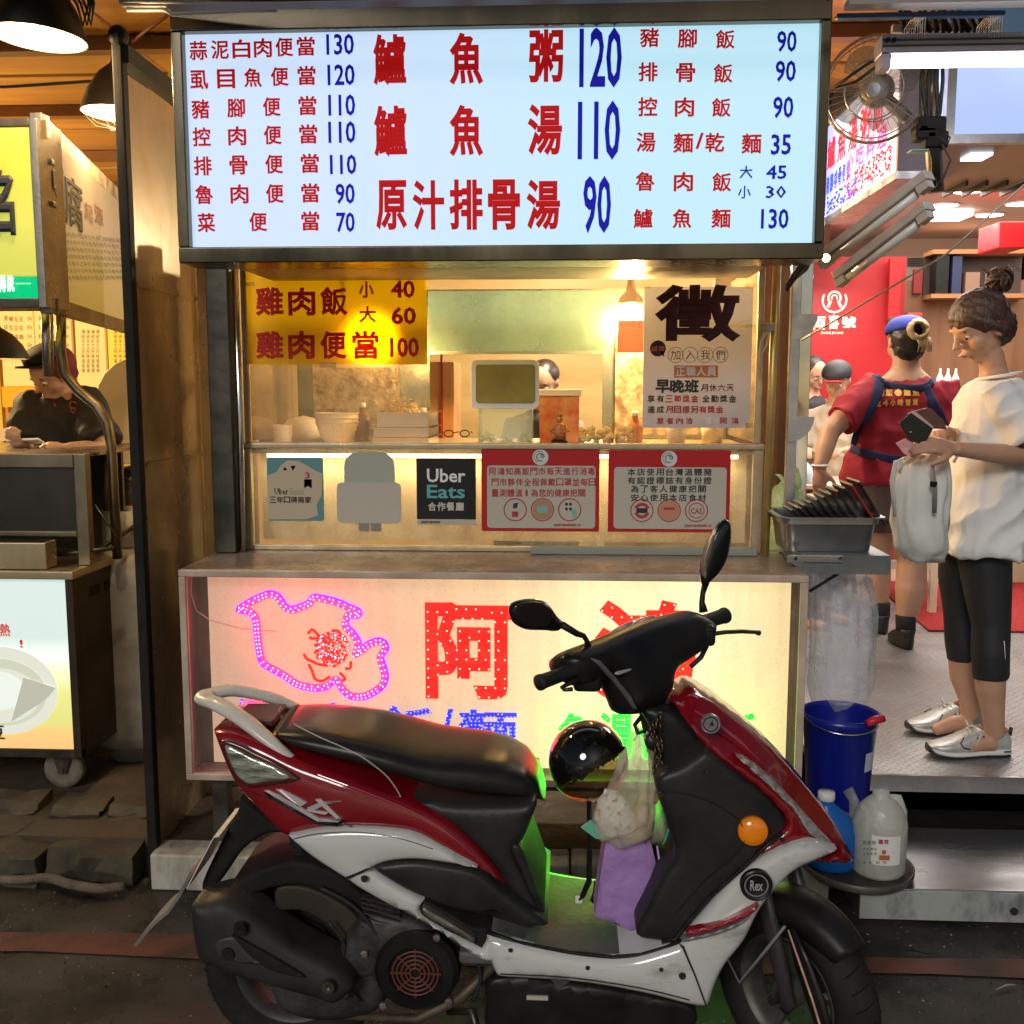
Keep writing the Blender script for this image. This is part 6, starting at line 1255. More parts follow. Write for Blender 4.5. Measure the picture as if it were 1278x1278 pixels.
# litter
mb = MB(); rd = random.Random(11); LIT = mat('pale_grit', (.4, .36, .3), rough=.8)
for k in range(420):
    p = V((rd.uniform(-2.2, 1.7), rd.choice((rd.uniform(2.0, 3.03), rd.uniform(2.55, 2.66), rd.uniform(2.8, 3.03))), .003)); s_ = rd.choice((.0012, .0015, .002, .003)); mb.ball(p, (s_, s_ * rd.uniform(.6, 1.4), s_ * .6), 5, 3)
mb.build('litter', LIT, kind='stuff', base=(0, 2.6, 0), label='specks of pale grit scattered on the dark road', cat='grit')
mb = MB()
for k in range(2600):
    y_ = rd.choice((rd.uniform(1.95, 3.04), rd.gauss(2.6, .05), rd.uniform(2.8, 3.04))); x_ = rd.uniform(-2.3, 1.8)
    if 2.665 < y_ < 2.78: continue
    s_ = rd.uniform(.0015, .0045); n_ = len(mb.v); q = [V((rd.gauss(0, 1), rd.gauss(0, 1), rd.gauss(0, 1))).normalized() * s_ for _ in range(4)]; mb.add([V((x_, y_, .002)) + a_ for a_ in q], [(0, 1, 2), (0, 2, 3), (0, 3, 1), (1, 3, 2)])
mb.flat('gravel', mat('dark_grit', (.07, .06, .05), (.02, .018, .015), scale=300, rough=.5), base=(0, 2.6, 0)); bpy.data.objects['gravel']['kind'] = 'stuff'; tag(bpy.data.objects['gravel'], 'loose dark road grit over the asphalt', 'grit')
for (x_, y_, l_, a_) in ((1.15, 2.62, .07, .4), (1.3, 2.75, .05, 1.2), (-.9, 2.98, .03, .2), (1.05, 2.78, .12, 2.9)):
    MB().tube([V((x_, y_, .006)), V((x_ + l_ * .5 * math.cos(a_), y_ + l_ * .5 * math.sin(a_), .012)), V((x_ + l_ * math.cos(a_), y_ + l_ * math.sin(a_), .006))], [.002, .006, .002], 6, flat=.4).build('litter_scrap', mat('black_scrap', (.02, .018, .016), rough=.5) if l_ > .1 else LIT, base=(x_, y_, .004), label={.07: 'pale scrap of litter on the road right of the scooter, near the photo edge', .05: 'pale scrap of litter lying close to the worn red line at the right', .03: 'tiny pale scrap by the white kerb under the scooter tail', .12: 'dark scrap lying on the road before the steel step'}[l_], cat='litter')
# ================================================================ scooter
SYC = 2.30
C7 = lambda pts: [(160 + u * .42254, 840 + v * .42254) for u, v in pts]
C8 = lambda pts: [(580 + u * .43818, 860 + v * .43818) for u, v in pts]
C6 = lambda pts: [(600 + u * .37559, 620 + v * .37559) for u, v in pts]
CS = lambda pts: [(240 + u * .18779, 850 + v * .18779) for u, v in pts]        # tail close-up
CE = lambda pts: [(440 + u * .23318, 980 + v * .23318) for u, v in pts]        # side close-up
CX = lambda pts: [(220 + u * .20344, 1070 + v * .20344) for u, v in pts]       # silencer close-up
CF = lambda pts: [(880 + u * .18779, 1060 + v * .18779) for u, v in pts]       # front wheel close-up
def spline(pts, k=4, closed=True, corner=()):
    n = len(pts); out = []
    for i in range(n if closed else n - 1):
        p1, p2 = pts[i], pts[(i + 1) % n]; p0 = pts[i - 1] if (closed or i) else p1; p3 = pts[(i + 2) % n] if closed else pts[min(i + 2, n - 1)]
        if i in corner: p0 = p1
        if (i + 1) % n in corner: p3 = p2
        for q in range(k):
            t = q / k; out.append(tuple(.5 * (2 * p1[c] + (p2[c] - p0[c]) * t + (2 * p0[c] - 5 * p1[c] + 4 * p2[c] - p3[c]) * t * t + (3 * p1[c] - p0[c] - 3 * p2[c] + p3[c]) * t ** 3) for c in range(2)))
    if not closed: out.append(tuple(pts[-1]))
    return out
def slab(name, px, hw, m, parent, r=.012, dome=.0, D=.06, step=.014, o=None, u=(1, 0, 0), v=(0, 0, 1), back=None, both=True, corner=None, k=4, inner=None):
    """solid plate following a traced outline; hw = half width (number or function of the photograph x), rounded edge r, domed by dome"""
    px = spline(px, k, corner=corner or ()) if k > 1 else px
    o = V(o) if o is not None else V((0, SYC, 0)); pl0 = Plane(o, u, v); n = pl0.n
    if n.dot(CAMP - o) < 0: n = -n
    f = hw if callable(hw) else (lambda x, y: hw)
    pts = []
    for x, y in px:
        h = f(x, y); pl = Plane(o + n * h, u, v); pl.n = n; a = pl.at(x, y) - o; pts.append((a.dot(pl0.u), a.dot(pl0.v), h))
    # clean duplicates
    P2 = [pts[0]]
    for p in pts[1:]:
        if math.hypot(p[0] - P2[-1][0], p[1] - P2[-1][1]) > .0012: P2.append(p)
    if math.hypot(P2[0][0] - P2[-1][0], P2[0][1] - P2[-1][1]) < .0012: P2.pop()
    N_ = len(P2); E_ = [(P2[i], P2[(i + 1) % N_]) for i in range(N_)]
    def dist(x, y):
        b = 9
        for p, q in E_:
            dx, dy = q[0] - p[0], q[1] - p[1]; t = max(0, min(1, ((x - p[0]) * dx + (y - p[1]) * dy) / (dx * dx + dy * dy + 1e-12))); d = (x - p[0] - t * dx) ** 2 + (y - p[1] - t * dy) ** 2
            if d < b: b = d
        return math.sqrt(b)
    def ins(x, y):
        c = False
        for p, q in E_:
            if (p[1] > y) != (q[1] > y) and x < (q[0] - p[0]) * (y - p[1]) / (q[1] - p[1]) + p[0]: c = not c
        return c
    def hh(x, y):     # smooth half width by inverse distance weighting
        if not callable(hw): return hw
        s = w_ = 0
        for p in P2[::2]:
            d = 1 / ((x - p[0]) ** 2 + (y - p[1]) ** 2 + 1e-5) ** 1.2; s += d * p[2]; w_ += d
        return s / w_
    verts = [V((p[0], p[1])) for p in P2]
    xs = [p[0] for p in P2]; ys = [p[1] for p in P2]
    for rr in (r * .25, r * .7, r * 1.15):      # loops just inside the edge
        for i in range(N_):
            p, q = P2[i - 1], P2[(i + 1) % N_]; dx, dy = q[0] - p[0], q[1] - p[1]; l = math.hypot(dx, dy) + 1e-9
            for sg in (1, -1):
                x, y = P2[i][0] - sg * dy / l * rr, P2[i][1] + sg * dx / l * rr
                if ins(x, y) and dist(x, y) > rr * .85: verts.append(V((x, y)))
    x = min(xs)
    row = 0
    while x < max(xs):
        y = min(ys) + (row % 2) * step / 2
        while y < max(ys):
            if ins(x, y) and dist(x, y) > r * 1.3 + step * .25: verts.append(V((x, y)))
            y += step
        x += step; row += 1
    res = delaunay_2d_cdt(verts, [(i, (i + 1) % N_) for i in range(N_)], [], 1, 1e-6)
    vo, fo = res[0], res[2]
    def off(x, y):
        d = dist(x, y); e = r * (1 - math.sqrt(max(0, 1 - (1 - min(d / r, 1)) ** 2))) if r > 0 else 0
        g = 1 - (1 - min(d / D, 1)) ** 2
        return hh(x, y) - e + dome * g
    H = [off(p.x, p.y) for p in vo]
    near = [o + pl0.u * p.x + pl0.v * p.y + n * h for p, h in zip(vo, H)]
    bk = back
    far = [o + pl0.u * p.x + pl0.v * p.y - n * (h if bk is None else bk) for p, h in zip(vo, H)]
    nv = len(vo); mb = MB()
    fs = [tuple(f_) for f_ in fo] + [tuple(i + nv for i in reversed(f_)) for f_ in fo]
    from collections import Counter
    ec = Counter()
    for f_ in fo:
        for i in range(len(f_)): ec[tuple(sorted((f_[i], f_[(i + 1) % len(f_)])))] += 1
    for (a, b), c in ec.items():
        if c == 1: fs.append((a, b, b + nv, a + nv))
    mb.add(near + far, fs); ob = mb.build(name, m, parent, smooth=True); autosmooth(ob, 50); return ob
RED = mat('scooter_red_paint', (.20, .003, .008), (.26, .004, .01), scale=3, rough=.16, coat=1, rvar=.04)
WHT = mat('scooter_white_paint', (.62, .62, .58), (.2, .17, .13), scale=7, rough=.22, coat=.6, rvar=.06, lo=.56, hi=.8, detail=12, stretch=(1, 1, 2.6))
GRB = mat('scooter_dark_plastic', (.017, .017, .0165), (.034, .032, .029), scale=6, rough=.42, bump=.05, bscale=120, rvar=.06)
GRB2 = mat('scooter_black_plastic', (.008, .0075, .0075), (.018, .016, .015), scale=8, rough=.38, rvar=.08)
SEAT = mat('black_vinyl', (.014, .012, .012), (.022, .02, .019), scale=14, rough=.30, bump=.05, bscale=400, bd=.001)
DIRTM = mat('dirty_engine_metal', (.09, .085, .075), (.03, .027, .022), scale=14, rough=.55, metal=.5, bump=.3)
SEAT.node_tree.nodes['Principled BSDF'].inputs['Specular IOR Level'].default_value = .3
for _m in (GRB, GRB2): _m.node_tree.nodes['Principled BSDF'].inputs['Specular IOR Level'].default_value = .35
scoot = thing('scooter', V((-.04, SYC, 0)), 'red, white and black motor scooter parked in front of the stall', 'scooter')
def wheel(c, axis, r, tw, parent):
    a = V(axis).normalized(); c = V(c); hub = r * .62; w_ = tw / 2
    wh = bpy.data.objects.new('wheel', None); COL.objects.link(wh); wh.parent = parent; wh.location = c - org(parent)
    prof = [(hub, -w_ * .7), (hub + .012, -w_ * .86), (r - .045, -w_ * 1.02), (r - .02, -w_ * .86), (r - .006, -w_ * .52), (r, -w_ * .18), (r, w_ * .18), (r - .006, w_ * .52), (r - .02, w_ * .86), (r - .045, w_ * 1.02), (hub + .012, w_ * .86), (hub, w_ * .7)]
    t = MB().lathe(c, prof + [prof[0]], a, 56, caps=False).build('tyre', RUBBER, wh, smooth=True)
    u_ = a.orthogonal().normalized(); v_ = a.cross(u_); mb = MB()
    for k in range(34):
        for sg in (-1, 1):
            an = (k + .25 * sg) * 2 * math.pi / 34; pp = []
            for (rr, ww, da) in ((r + .0005, .06, 0), (r - .005, .5, .035), (r - .02, .84, .06)): d = u_ * math.cos(an + da) + v_ * math.sin(an + da); pp.append(c + d * (rr + .001) + a * (ww * w_ * sg))
            mb.tube(pp, .0028, 4, flat=.5)
    mb.build('tread_groove', mat('tread_dark', (.006, .006, .006), rough=.9), t)
    rm = MB().lathe(c, [(hub, -w_ * .72), (hub - .004, -w_ * .74), (hub - .014, -w_ * .6), (hub - .02, -w_ * .3), (hub - .02, w_ * .3), (hub - .014, w_ * .6), (hub - .004, w_ * .74), (hub, w_ * .72)], a, 48, caps=False)
    for k in range(3):
        an = k * 2.094 + .5; d = u_ * math.cos(an) + v_ * math.sin(an); s = a.cross(d)
        for q in (-1, 1): rm.beam(c + d * .03 + s * .012 * q, c + d * (hub - .012) + s * .03 * q, .014, .018, a)
    rm.lathe(c, [(.001, -.045), (.03, -.045), (.038, -.03), (.038, .03), (.03, .045), (.001, .045)], a, 24, caps=False)
    o = rm.build('rim', mat('dusty_rim', (.07, .066, .06), (.12, .11, .095), scale=10, rough=.5, metal=.5), wh); sm(o); return wh
RWc = P(369, 1203, SYC); RWc = V((RWc.x, SYC, .218)); wheel(RWc, (0, 1, 0), .218, .105, scoot)
ST = R(50); HD = V((math.cos(ST), -math.sin(ST), 0)); AX = V((math.sin(ST), math.cos(ST), 0))
FWc = P(993, 1208, SYC - .04); FWc = V((FWc.x, SYC - .04, .215)); wheel(FWc, AX, .215, .10, scoot)
# ---- engine, silencer, fan, underside
sil = slab('silencer', CX([(80, 310), (180, 280), (290, 262), (420, 330), (560, 440), (700, 540), (850, 620), (1000, 700), (1080, 800), (1060, 850), (960, 915), (850, 880), (700, 840), (520, 790), (350, 740), (200, 680), (140, 650), (100, 520)]), .2, mat('dull_black_heat_shield', (.022, .021, .020), (.04, .037, .033), scale=7, rough=.6, metal=.2, rvar=.1, bump=.1), scoot, r=.02, dome=.012, D=.05, back=-.1)
slab('slot', CX([(340, 480), (420, 520), (540, 590), (680, 670), (790, 745), (700, 730), (560, 690), (440, 590)]), .222, BLACKM, sil, r=.004, back=-.19, k=3)
slab('shield_rib', CX([(345, 490), (395, 540), (470, 620), (560, 665), (430, 660), (330, 640), (250, 600), (240, 520)]), .221, mat('shield_lighter', (.05, .05, .047), rough=.5, metal=.2), sil, r=.006, back=-.19, k=3)
for q in CX([(392, 440), (318, 592), (933, 795)]): c = P(*q, SYC - .222); MB().lathe(c, [(.016, .006), (.014, -.004), (.007, -.004), (.001, -.001)], (0, 1, 0), 18).build('bolt', STEELD if q[0] > 380 else BLACKM, sil)
slab('tail_pipe_rim', CX([(90, 320), (165, 310), (190, 480), (200, 600), (150, 650), (110, 560)]), .195, mat('rusty_brown_cap', (.05, .03, .02), rough=.6), sil, r=.008, back=-.12)
fanc = P(519, 1213, SYC - .15)
eng = MB().lathe(V((fanc.x, SYC - .155, fanc.z)), [(.085, .12), (.098, .04), (.096, .012), (.085, .0), (.062, -.002), (.058, .004)], (0, 1, 0), 36).build('engine_cover', GRB2, scoot, smooth=True); sm(eng)
slab('engine_block', CE([(60, 700), (240, 700), (400, 740), (520, 880), (570, 1050), (500, 1140), (380, 1190), (200, 1160), (100, 1040), (-60, 1080), (-80, 900)]), .135, DIRTM, scoot, r=.02, dome=.01)
gr = MB(); fc_ = V((fanc.x, SYC - .156, fanc.z))
for rr in (.012, .022, .032, .042, .052): gr.tube([fc_ + V((rr * math.cos(a), 0, rr * math.sin(a))) for a in [k * .2618 for k in range(24)]], .0022, 5, closed=True)
for k in range(8): a = k * .785; gr.beam(fc_ + V((.01 * math.cos(a), 0, .01 * math.sin(a))), fc_ + V((.058 * math.cos(a), 0, .058 * math.sin(a))), .003, .003, (0, 1, 0))
gr.build('fan_grille', mat('rusty_grille', (.14, .035, .025), rough=.6), eng)
MB().lathe(fc_ + V((0, .01, 0)), [(.001, 0), (.058, 0)], (0, 1, 0), 24, caps=False).build('fan_recess', BLACKM, eng)
slab('crankcase', CX([(600, 600), (850, 570), (1200, 550), (1270, 640), (1278, 900), (1100, 1000), (800, 1010), (600, 900)]), .12, DIRTM, scoot, r=.02, dome=.008)
slab('rear_hugger', CX([(300, 215), (420, 130), (560, 60), (760, 30), (980, 100), (1150, 240), (1278, 380), (1278, 540), (1150, 520), (1180, 430), (1080, 320), (900, 220), (760, 175), (610, 190), (520, 215), (400, 240)]), .125, BLACKM, scoot, r=.01)
slab('hugger_arch', CX([(610, 195), (740, 178), (880, 215), (1030, 300), (1120, 390), (1170, 520), (1050, 540), (900, 400), (760, 330), (620, 320)]), .11, mat('brownish_arch', (.05, .035, .022), (.03, .022, .015), scale=8, rough=.6), scoot, r=.006)
mb = MB()
for k in range(7): c = P(372 + k * 1.2, 1047 + k * 5.5, SYC - .07); mb.lathe(c, [(.016, 0), (.021, .003), (.016, .006)], (0, 0, 1), 20)
mb.tube([P(372, 1030, SYC - .07), P(382, 1120, SYC - .07)], .015, 10); mb.build('rear_spring', BLACKM, scoot, smooth=True)
MB().tube([P(430, 1268, SYC - .1), P(520, 1272, SYC - .12), P(575, 1245, SYC - .13), P(616, 1205, SYC - .12)], [.008, .011, .013, .012], 10).build('exhaust_pipe', mat('dirty_pipe', (.16, .12, .08), (.08, .06, .04), scale=14, rough=.55, metal=.5), scoot, smooth=True)
slab('underside', C8([(85, 825), (300, 840), (500, 872), (650, 908), (630, 990), (400, 985), (90, 985), (60, 900)]), .15, GRB2, scoot, r=.012)
c0, c1_ = P(*C8([(176, 872)])[0], SYC - .152), P(*C8([(238, 885)])[0], SYC - .152)
MB().box((c0.x, c0.y - .004, c1_.z), (c1_.x, c0.y + .01, c0.z)).build('number_tag', mat('cream_tag', (.5, .46, .36), rough=.5), scoot, bevel=.001)
MB().tube([P(640, 1258, SYC - .1), P(634, 1300, SYC - .16)], [.012, .010], 10).build('stand_leg', STEELD, scoot, smooth=True)
MB().tube([P(560, 1262, SYC - .05), P(590, 1262, SYC - .09), P(600, 1305, SYC - .12)], .01, 8).build('centre_stand', STEELD, scoot, smooth=True)
# ---- body panels
core = slab('inner_frame', C7([(330, 330), (520, 300), (900, 400), (1150, 420), (1150, 640), (1210, 740), (1100, 780), (1000, 780), (850, 690), (700, 590), (480, 470)]), .115, BLACKM, scoot, r=.01)
hwt = lambda x, y: .125 + .045 * min(1, max(0, (x - 260) / 180)) - .03 * max(0, (x - 560) / 90)
tail = slab('tail_panel', C7([(247, 172), (300, 178), (400, 213), (500, 262), (600, 300), (720, 345), (800, 375), (870, 405), (940, 445), (1010, 500), (1080, 575), (1130, 640), (1165, 695), (1110, 650), (1030, 588), (920, 520), (850, 478), (760, 463), (650, 458), (560, 465), (470, 485), (420, 450), (370, 395), (320, 340), (290, 285), (262, 215)]), hwt, RED, scoot, r=.016, dome=.012, D=.05, corner=(0, 13, 18, 21))
hws = lambda x, y: .178 + .012 * min(1, max(0, (x - 380) / 200))
side = slab('side_panel', C7([(470, 485), (560, 467), (650, 460), (760, 465), (850, 480), (930, 520), (1030, 583), (940, 565), (850, 554), (770, 560), (715, 580), (790, 630), (873, 676), (862, 712), (930, 760), (1043, 820), (1055, 800), (1064, 775), (1090, 850), (1040, 850), (900, 760), (700, 650), (640, 610), (540, 545)]), hws, WHT, scoot, r=.012, dome=.008, D=.04, corner=(0, 6, 10, 12, 15, 17, 18))
slab('panel_seam', C7([(640, 608), (700, 583), (716, 580), (702, 586), (644, 612)]), .197, BLACKM, side, r=.002, back=-.188, k=1)
mid_ = slab('side_insert', C7([(722, 578), (770, 562), (850, 556), (940, 568), (1035, 590), (1110, 650), (1240, 745), (1170, 755), (1130, 728), (1075, 705), (1040, 712), (960, 700), (875, 668), (800, 632)]), .186, GRB, scoot, r=.012, dome=.006, D=.05, corner=(6,))
c = P(*C7([(697, 609)])[0], SYC - .2); MB().lathe(c, [(.008, .002), (.006, -.003), (.001, -.003)], (0, 1, 0), 14).build('bolt', STEELD, side)
slab('seat_base', C7([(800, 372), (900, 386), (1000, 392), (1150, 390), (1205, 386), (1190, 440), (1165, 500), (1140, 525), (1165, 590), (1200, 660), (1240, 745), (1200, 745), (1120, 640), (1080, 575), (1010, 500), (940, 445), (870, 405)]), .148, GRB, scoot, r=.02, dome=.004)
kn = slab('knee_panel', C7([(1130, 520), (1158, 515), (1190, 600), (1222, 690), (1238, 748), (1200, 680), (1160, 590)]), .152, GRB, scoot, r=.008)
slab('foot_peg', CE([(375, 655), (440, 690), (560, 760), (650, 820), (640, 850), (560, 800), (450, 740), (385, 700)]), .195, mat('worn_peg_metal', (.32, .29, .23), (.12, .1, .08), scale=14, rough=.4, metal=.6), scoot, r=.006)
slab('peg_recess', CE([(375, 640), (400, 625), (520, 690), (640, 760), (740, 780), (690, 885), (560, 820), (440, 750), (365, 700)]), .178, BLACKM, scoot, r=.005)
# white floor skirt and front shield wing
hwf = lambda x, y: .19 if x < 900 else (.05 + .14 * math.sqrt(max(0, 1 - ((x - 900) / 168) ** 2)))
skirt = slab('floor_skirt', C8([(60, 702), (200, 738), (300, 758), (400, 770), (480, 766), (550, 748), (612, 728), (640, 690), (700, 622), (770, 542), (830, 500), (920, 455), (990, 440), (1066, 463), (1000, 495), (940, 525), (885, 580), (840, 640), (800, 720), (745, 790), (715, 850), (697, 910), (640, 905), (500, 870), (300, 838), (92, 826), (72, 780)]), hwf, WHT, scoot, r=.016, dome=.01, D=.05, corner=(0, 6, 13, 21, 25))
slab('stripe', C8([(640, 690), (720, 670), (780, 645), (838, 618), (820, 640), (770, 665), (700, 690), (632, 706)]), .2105, mat('stripe_red', (.3, .01, .02), rough=.25, coat=1), skirt, r=.002, back=-.19, k=2, corner=(0, 3))
slab('stripe', C8([(625, 712), (700, 697), (770, 672), (815, 645), (808, 655), (770, 682), (700, 706), (622, 722)]), .2105, mat('stripe_grey', (.16, .16, .16), rough=.3), skirt, r=.002, back=-.19, k=2, corner=(0, 3))
slab('panel_seam', C8([(612, 730), (620, 740), (655, 820), (687, 908), (690, 908), (659, 820), (624, 738)]), .2085, BLACKM, skirt, r=.001, back=-.2, k=1)
c = P(*C8([(620, 818)])[0], SYC - .203); MB().lathe(c, [(.008, .002), (.007, -.002), (.004, -.002), (.001, .001)], (0, 1, 0), 14).build('bolt', STEELD, skirt)
# floor
fz = P(790, 1194, SYC - .17).z; fx0_ = P(606, 1165, SYC - .17).x; fx1_ = P(840, 1185, SYC - .17).x
FLM = mat('ribbed_floor_plastic', (.08, .085, .08), (.12, .12, .11), scale=9, rough=.55, rvar=.08, bump=.2, bscale=50)
fl = MB().box((fx0_ - .06, SYC - .172, fz - .03), (fx1_ + .03, SYC + .172, fz)).build('floorboard', FLM, scoot, bevel=.008)
mb = MB()
for k in range(9):
    x_ = fx0_ + .02 + k * .045; mb.tube([(x_, SYC - .14, fz + .001), (x_ + .03, SYC - .03, fz + .001), (x_ + .012, SYC + .08, fz + .001), (x_ + .05, SYC + .15, fz + .001)], .003, 6)
mb.build('floor_rib', FLM, fl, smooth=True)
slab('floor_mat', C8([(72, 686), (200, 724), (300, 745), (400, 757), (480, 753), (550, 735), (606, 712), (650, 680), (648, 704), (606, 738), (480, 776), (300, 768), (72, 712)]), .172, FLM, fl, r=.004, corner=(0, 7, 8, 12))
MB().tube([P(*q, SYC - .178) for q in C8([(60, 690), (150, 722), (300, 750), (420, 764), (500, 758), (570, 738), (620, 715)])], .005, 8).build('floor_trim', BLACK, scoot, smooth=True)
# inner leg shield
hwl = lambda x, y: .18 if x < 880 else .18 - .05 * ((x - 880) / 110) ** 2
leg = slab('leg_shield', C8([(545, 262), (620, 220), (690, 172), (760, 232), (850, 300), (915, 372), (905, 408), (850, 452), (800, 505), (745, 560), (690, 615), (640, 680), (602, 728), (560, 722), (490, 705), (520, 630), (565, 540), (600, 480), (575, 380)]), hwl, GRB, scoot, r=.014, dome=.006, D=.05, corner=(2,))
MB().tube([P(*q, SYC - .186) for q in C8([(905, 408), (850, 455), (790, 512), (700, 590), (640, 660), (600, 712), (560, 716)])], .004, 8).build('shield_crease', BLACK, leg, smooth=True)
gb = slab('steering_cover', C8([(500, 60), (560, 50), (620, 70), (690, 150), (700, 180), (620, 235), (545, 270), (538, 200), (530, 120)]), .09, GRB2, scoot, r=.02, dome=.01)
# red cowl with headlamp
hwc0 = lambda x, y: .168 if x < 860 else (.03 + .138 * math.sqrt(max(0, 1 - ((x - 860) / 212) ** 2)))
def hwc(x, y):
    ln = [(839, 868), (887, 875), (913, 894), (952, 926), (992, 967), (1018, 998), (1044, 1033), (1067, 1075)]; d = 99
    for (x0, y0), (x1, y1) in zip(ln, ln[1:]):
        t = max(0, min(1, ((x - x0) * (x1 - x0) + (y - y0) * (y1 - y0)) / ((x1 - x0) ** 2 + (y1 - y0) ** 2))); d = min(d, math.hypot(x - x0 - t * (x1 - x0), y - y0 - t * (y1 - y0)))
    q = min(1, d / 42); h = hwc0(x, y); return h * (.42 + .58 * q)
cowl = slab('front_cowl', C8([(592, 40), (640, 15), (700, 35), (760, 78), (850, 152), (940, 245), (1000, 315), (1060, 395), (1112, 490), (1085, 503), (1000, 498), (1064, 462), (990, 438), (920, 455), (830, 500), (806, 512), (850, 452), (905, 408), (915, 372), (850, 300), (760, 232), (690, 172), (640, 110)]), hwc, RED, scoot, r=.014, dome=.008, D=.04, corner=(0, 8, 11, 15))
LENS = mat('headlamp_lens', (.75, .72, .66), (.4, .38, .34), scale=40, rough=.1, metal=.55, coat=1, bump=.3, bscale=60, stretch=(.5, 1, 2))
slab('headlamp', C8([(775, 195), (830, 222), (890, 272), (960, 345), (1010, 400), (1050, 442), (1000, 425), (975, 405), (940, 350), (880, 290), (830, 245)]), lambda x, y: hwc(x, y) + .027, LENS, cowl, r=.005, back=None, corner=(0, 5))
MB().tube([P(x, y, SYC - hwc(x, y) - .012) for x, y in C8([(655, 62), (720, 100), (790, 155), (860, 225)])], [.002, .004, .004, .001], 8).build('highlight_crease', mat('crease_red', (.4, .03, .04), rough=.15, coat=1), cowl, smooth=True)
IND = mat('amber_lens', (.8, .22, .005), rough=.2, coat=1, emis=(.8, .2, 0), es=.12)
c = P(940, 1038, SYC - .18); MB().lathe(c, [(.032, .012), (.032, 0), (.028, -.007), (.012, -.010), (.001, -.011)], (0, 1, 0), 32).build('indicator', IND, leg, smooth=True)
for q, r_, m1, m2_ in (((944, 1105), .034, GRB2, 'badge_ring'), ((887, 904), .021, mat('badge_silver', (.5, .5, .5), rough=.25, metal=.8), 'badge_ring')):
    c = P(*q, SYC - (.208 if q[1] > 1000 else .18)); b_ = MB().lathe(c, [(r_, .01), (r_, -.002), (r_ * .9, -.004), (r_ * .82, -.002), (.001, -.002)], (0, 1, 0), 32).build('round_badge', m1, scoot, smooth=True); sm(b_)
    pb_ = Plane((0, c.y - .0025, 0)); mb = MB(); k_ = 16 if q[1] > 1000 else 10
    ringmesh(mb, pb_, q[0], q[1], k_ * .84, k_ * .95, .001, 28)
    if q[1] > 1000: mb.flat(m2_, mat('badge_grey_ring', (.22, .22, .22), rough=.4), b_); letter(b_, pb_, mat('badge_letter', (.4, .4, .4), rough=.4), items=[('Rex', 936, 1098, 952, 1111)], bold=.02)
    else: mb.flat(m2_, BLACK, b_); mb = MB(); poly(mb, [pb_.at(884, 909, .001), pb_.at(889, 899, .001), pb_.at(891, 906, .001), pb_.at(887, 905, .001)]); mb.flat('badge_mark', BLACK, b_)
# tail lamp, rail, decals, rear mudguard
slab('tail_lamp', CS([(215, 430), (300, 460), (420, 520), (560, 580), (655, 645), (600, 665), (480, 680), (380, 690), (300, 640), (240, 530)]), lambda x, y: hwt(x, y) + .024, mat('clear_tail_lens', (.7, .75, .6), (.2, .22, .16), scale=26, rough=.08, metal=.6, coat=1, bump=.5, bscale=40, stretch=(.4, 1, 2.2), lo=.42, hi=.6), tail, r=.006, corner=(4,))
slab('lamp_surround', CS([(190, 400), (300, 420), (420, 480), (560, 550), (720, 660), (600, 690), (480, 705), (370, 712), (290, 660), (215, 530)]), lambda x, y: hwt(x, y) + .019, mat('lens_surround', (.08, .004, .006), rough=.3, coat=1), tail, r=.005, corner=(4,))
SLV = mat('decal_silver', (.5, .48, .48), rough=.35, metal=.3); DBK = mat('decal_black', (.01, .01, .01), rough=.3)
dz = lambda x, y: hwt(x, y) + .0155
for nm, mm, pp in (('decal', DBK, [(470, 735), (560, 775), (700, 850), (850, 925), (1010, 935), (960, 965), (830, 955), (660, 860), (520, 785)]), ('decal', SLV, [(475, 730), (500, 728), (640, 800), (840, 915), (990, 925), (970, 940), (830, 935), (640, 825)]), ('decal', SLV, [(550, 722), (590, 724), (760, 810), (720, 835)]), ('decal', SLV, [(815, 790), (850, 785), (985, 915), (955, 915)]), ('decal', SLV, [(760, 845), (860, 805), (985, 805), (880, 825), (800, 865)]), ('decal', SLV, [(770, 850), (900, 880), (880, 890), (750, 860)])):
    slab(nm, CS(pp), lambda x, y, q=(.0006 if mm is SLV else 0): dz(x, y) + q, mm, tail, r=.0008, k=1, step=.02, D=.01)
RAIL = mat('grab_rail_grey', (.74, .72, .66), (.6, .57, .5), scale=8, rough=.3, coat=.3)
mb = MB(); pn = [(374, 954, -.135), (340, 927, -.12), (305, 899, -.09), (272, 879, -.055), (256, 873, -.02)]
pts = [P(x, y, SYC + d) for x, y, d in pn]; far_ = [V((p.x, 2 * SYC - p.y, p.z)) for p in reversed(pts)]
mid0 = V((pts[-1].x - .006, SYC, pts[-1].z + .003)); allp = pts + [mid0] + far_
fine = []; rr_ = []
for i in range(len(allp) - 1):
    p0, p1, p2, p3 = allp[max(i - 1, 0)], allp[i], allp[i + 1], allp[min(i + 2, len(allp) - 1)]
    for k in range(5): t = k / 5; fine.append(.5 * ((2 * p1) + (p2 - p0) * t + (2 * p0 - 5 * p1 + 4 * p2 - p3) * t * t + (3 * p1 - p0 - 3 * p2 + p3) * t ** 3))
fine.append(allp[-1]); n_ = len(fine)
rr_ = [.006 + .017 * min(1, min(i, n_ - 1 - i) / 9) ** .6 for i in range(n_)]
mb.tube(fine, rr_, 14, flat=.62, flatdir=(0, 0, 1)); mb.build('grab_rail', RAIL, scoot, smooth=True)
MB().box((P(300, 890, SYC).x, SYC - .06, P(300, 896, SYC).z), (P(350, 900, SYC).x, SYC + .06, P(300, 887, SYC).z)).build('rail_insert', mat('dark_rail_insert', (.1, .03, .03), rough=.4), scoot, bevel=.004)
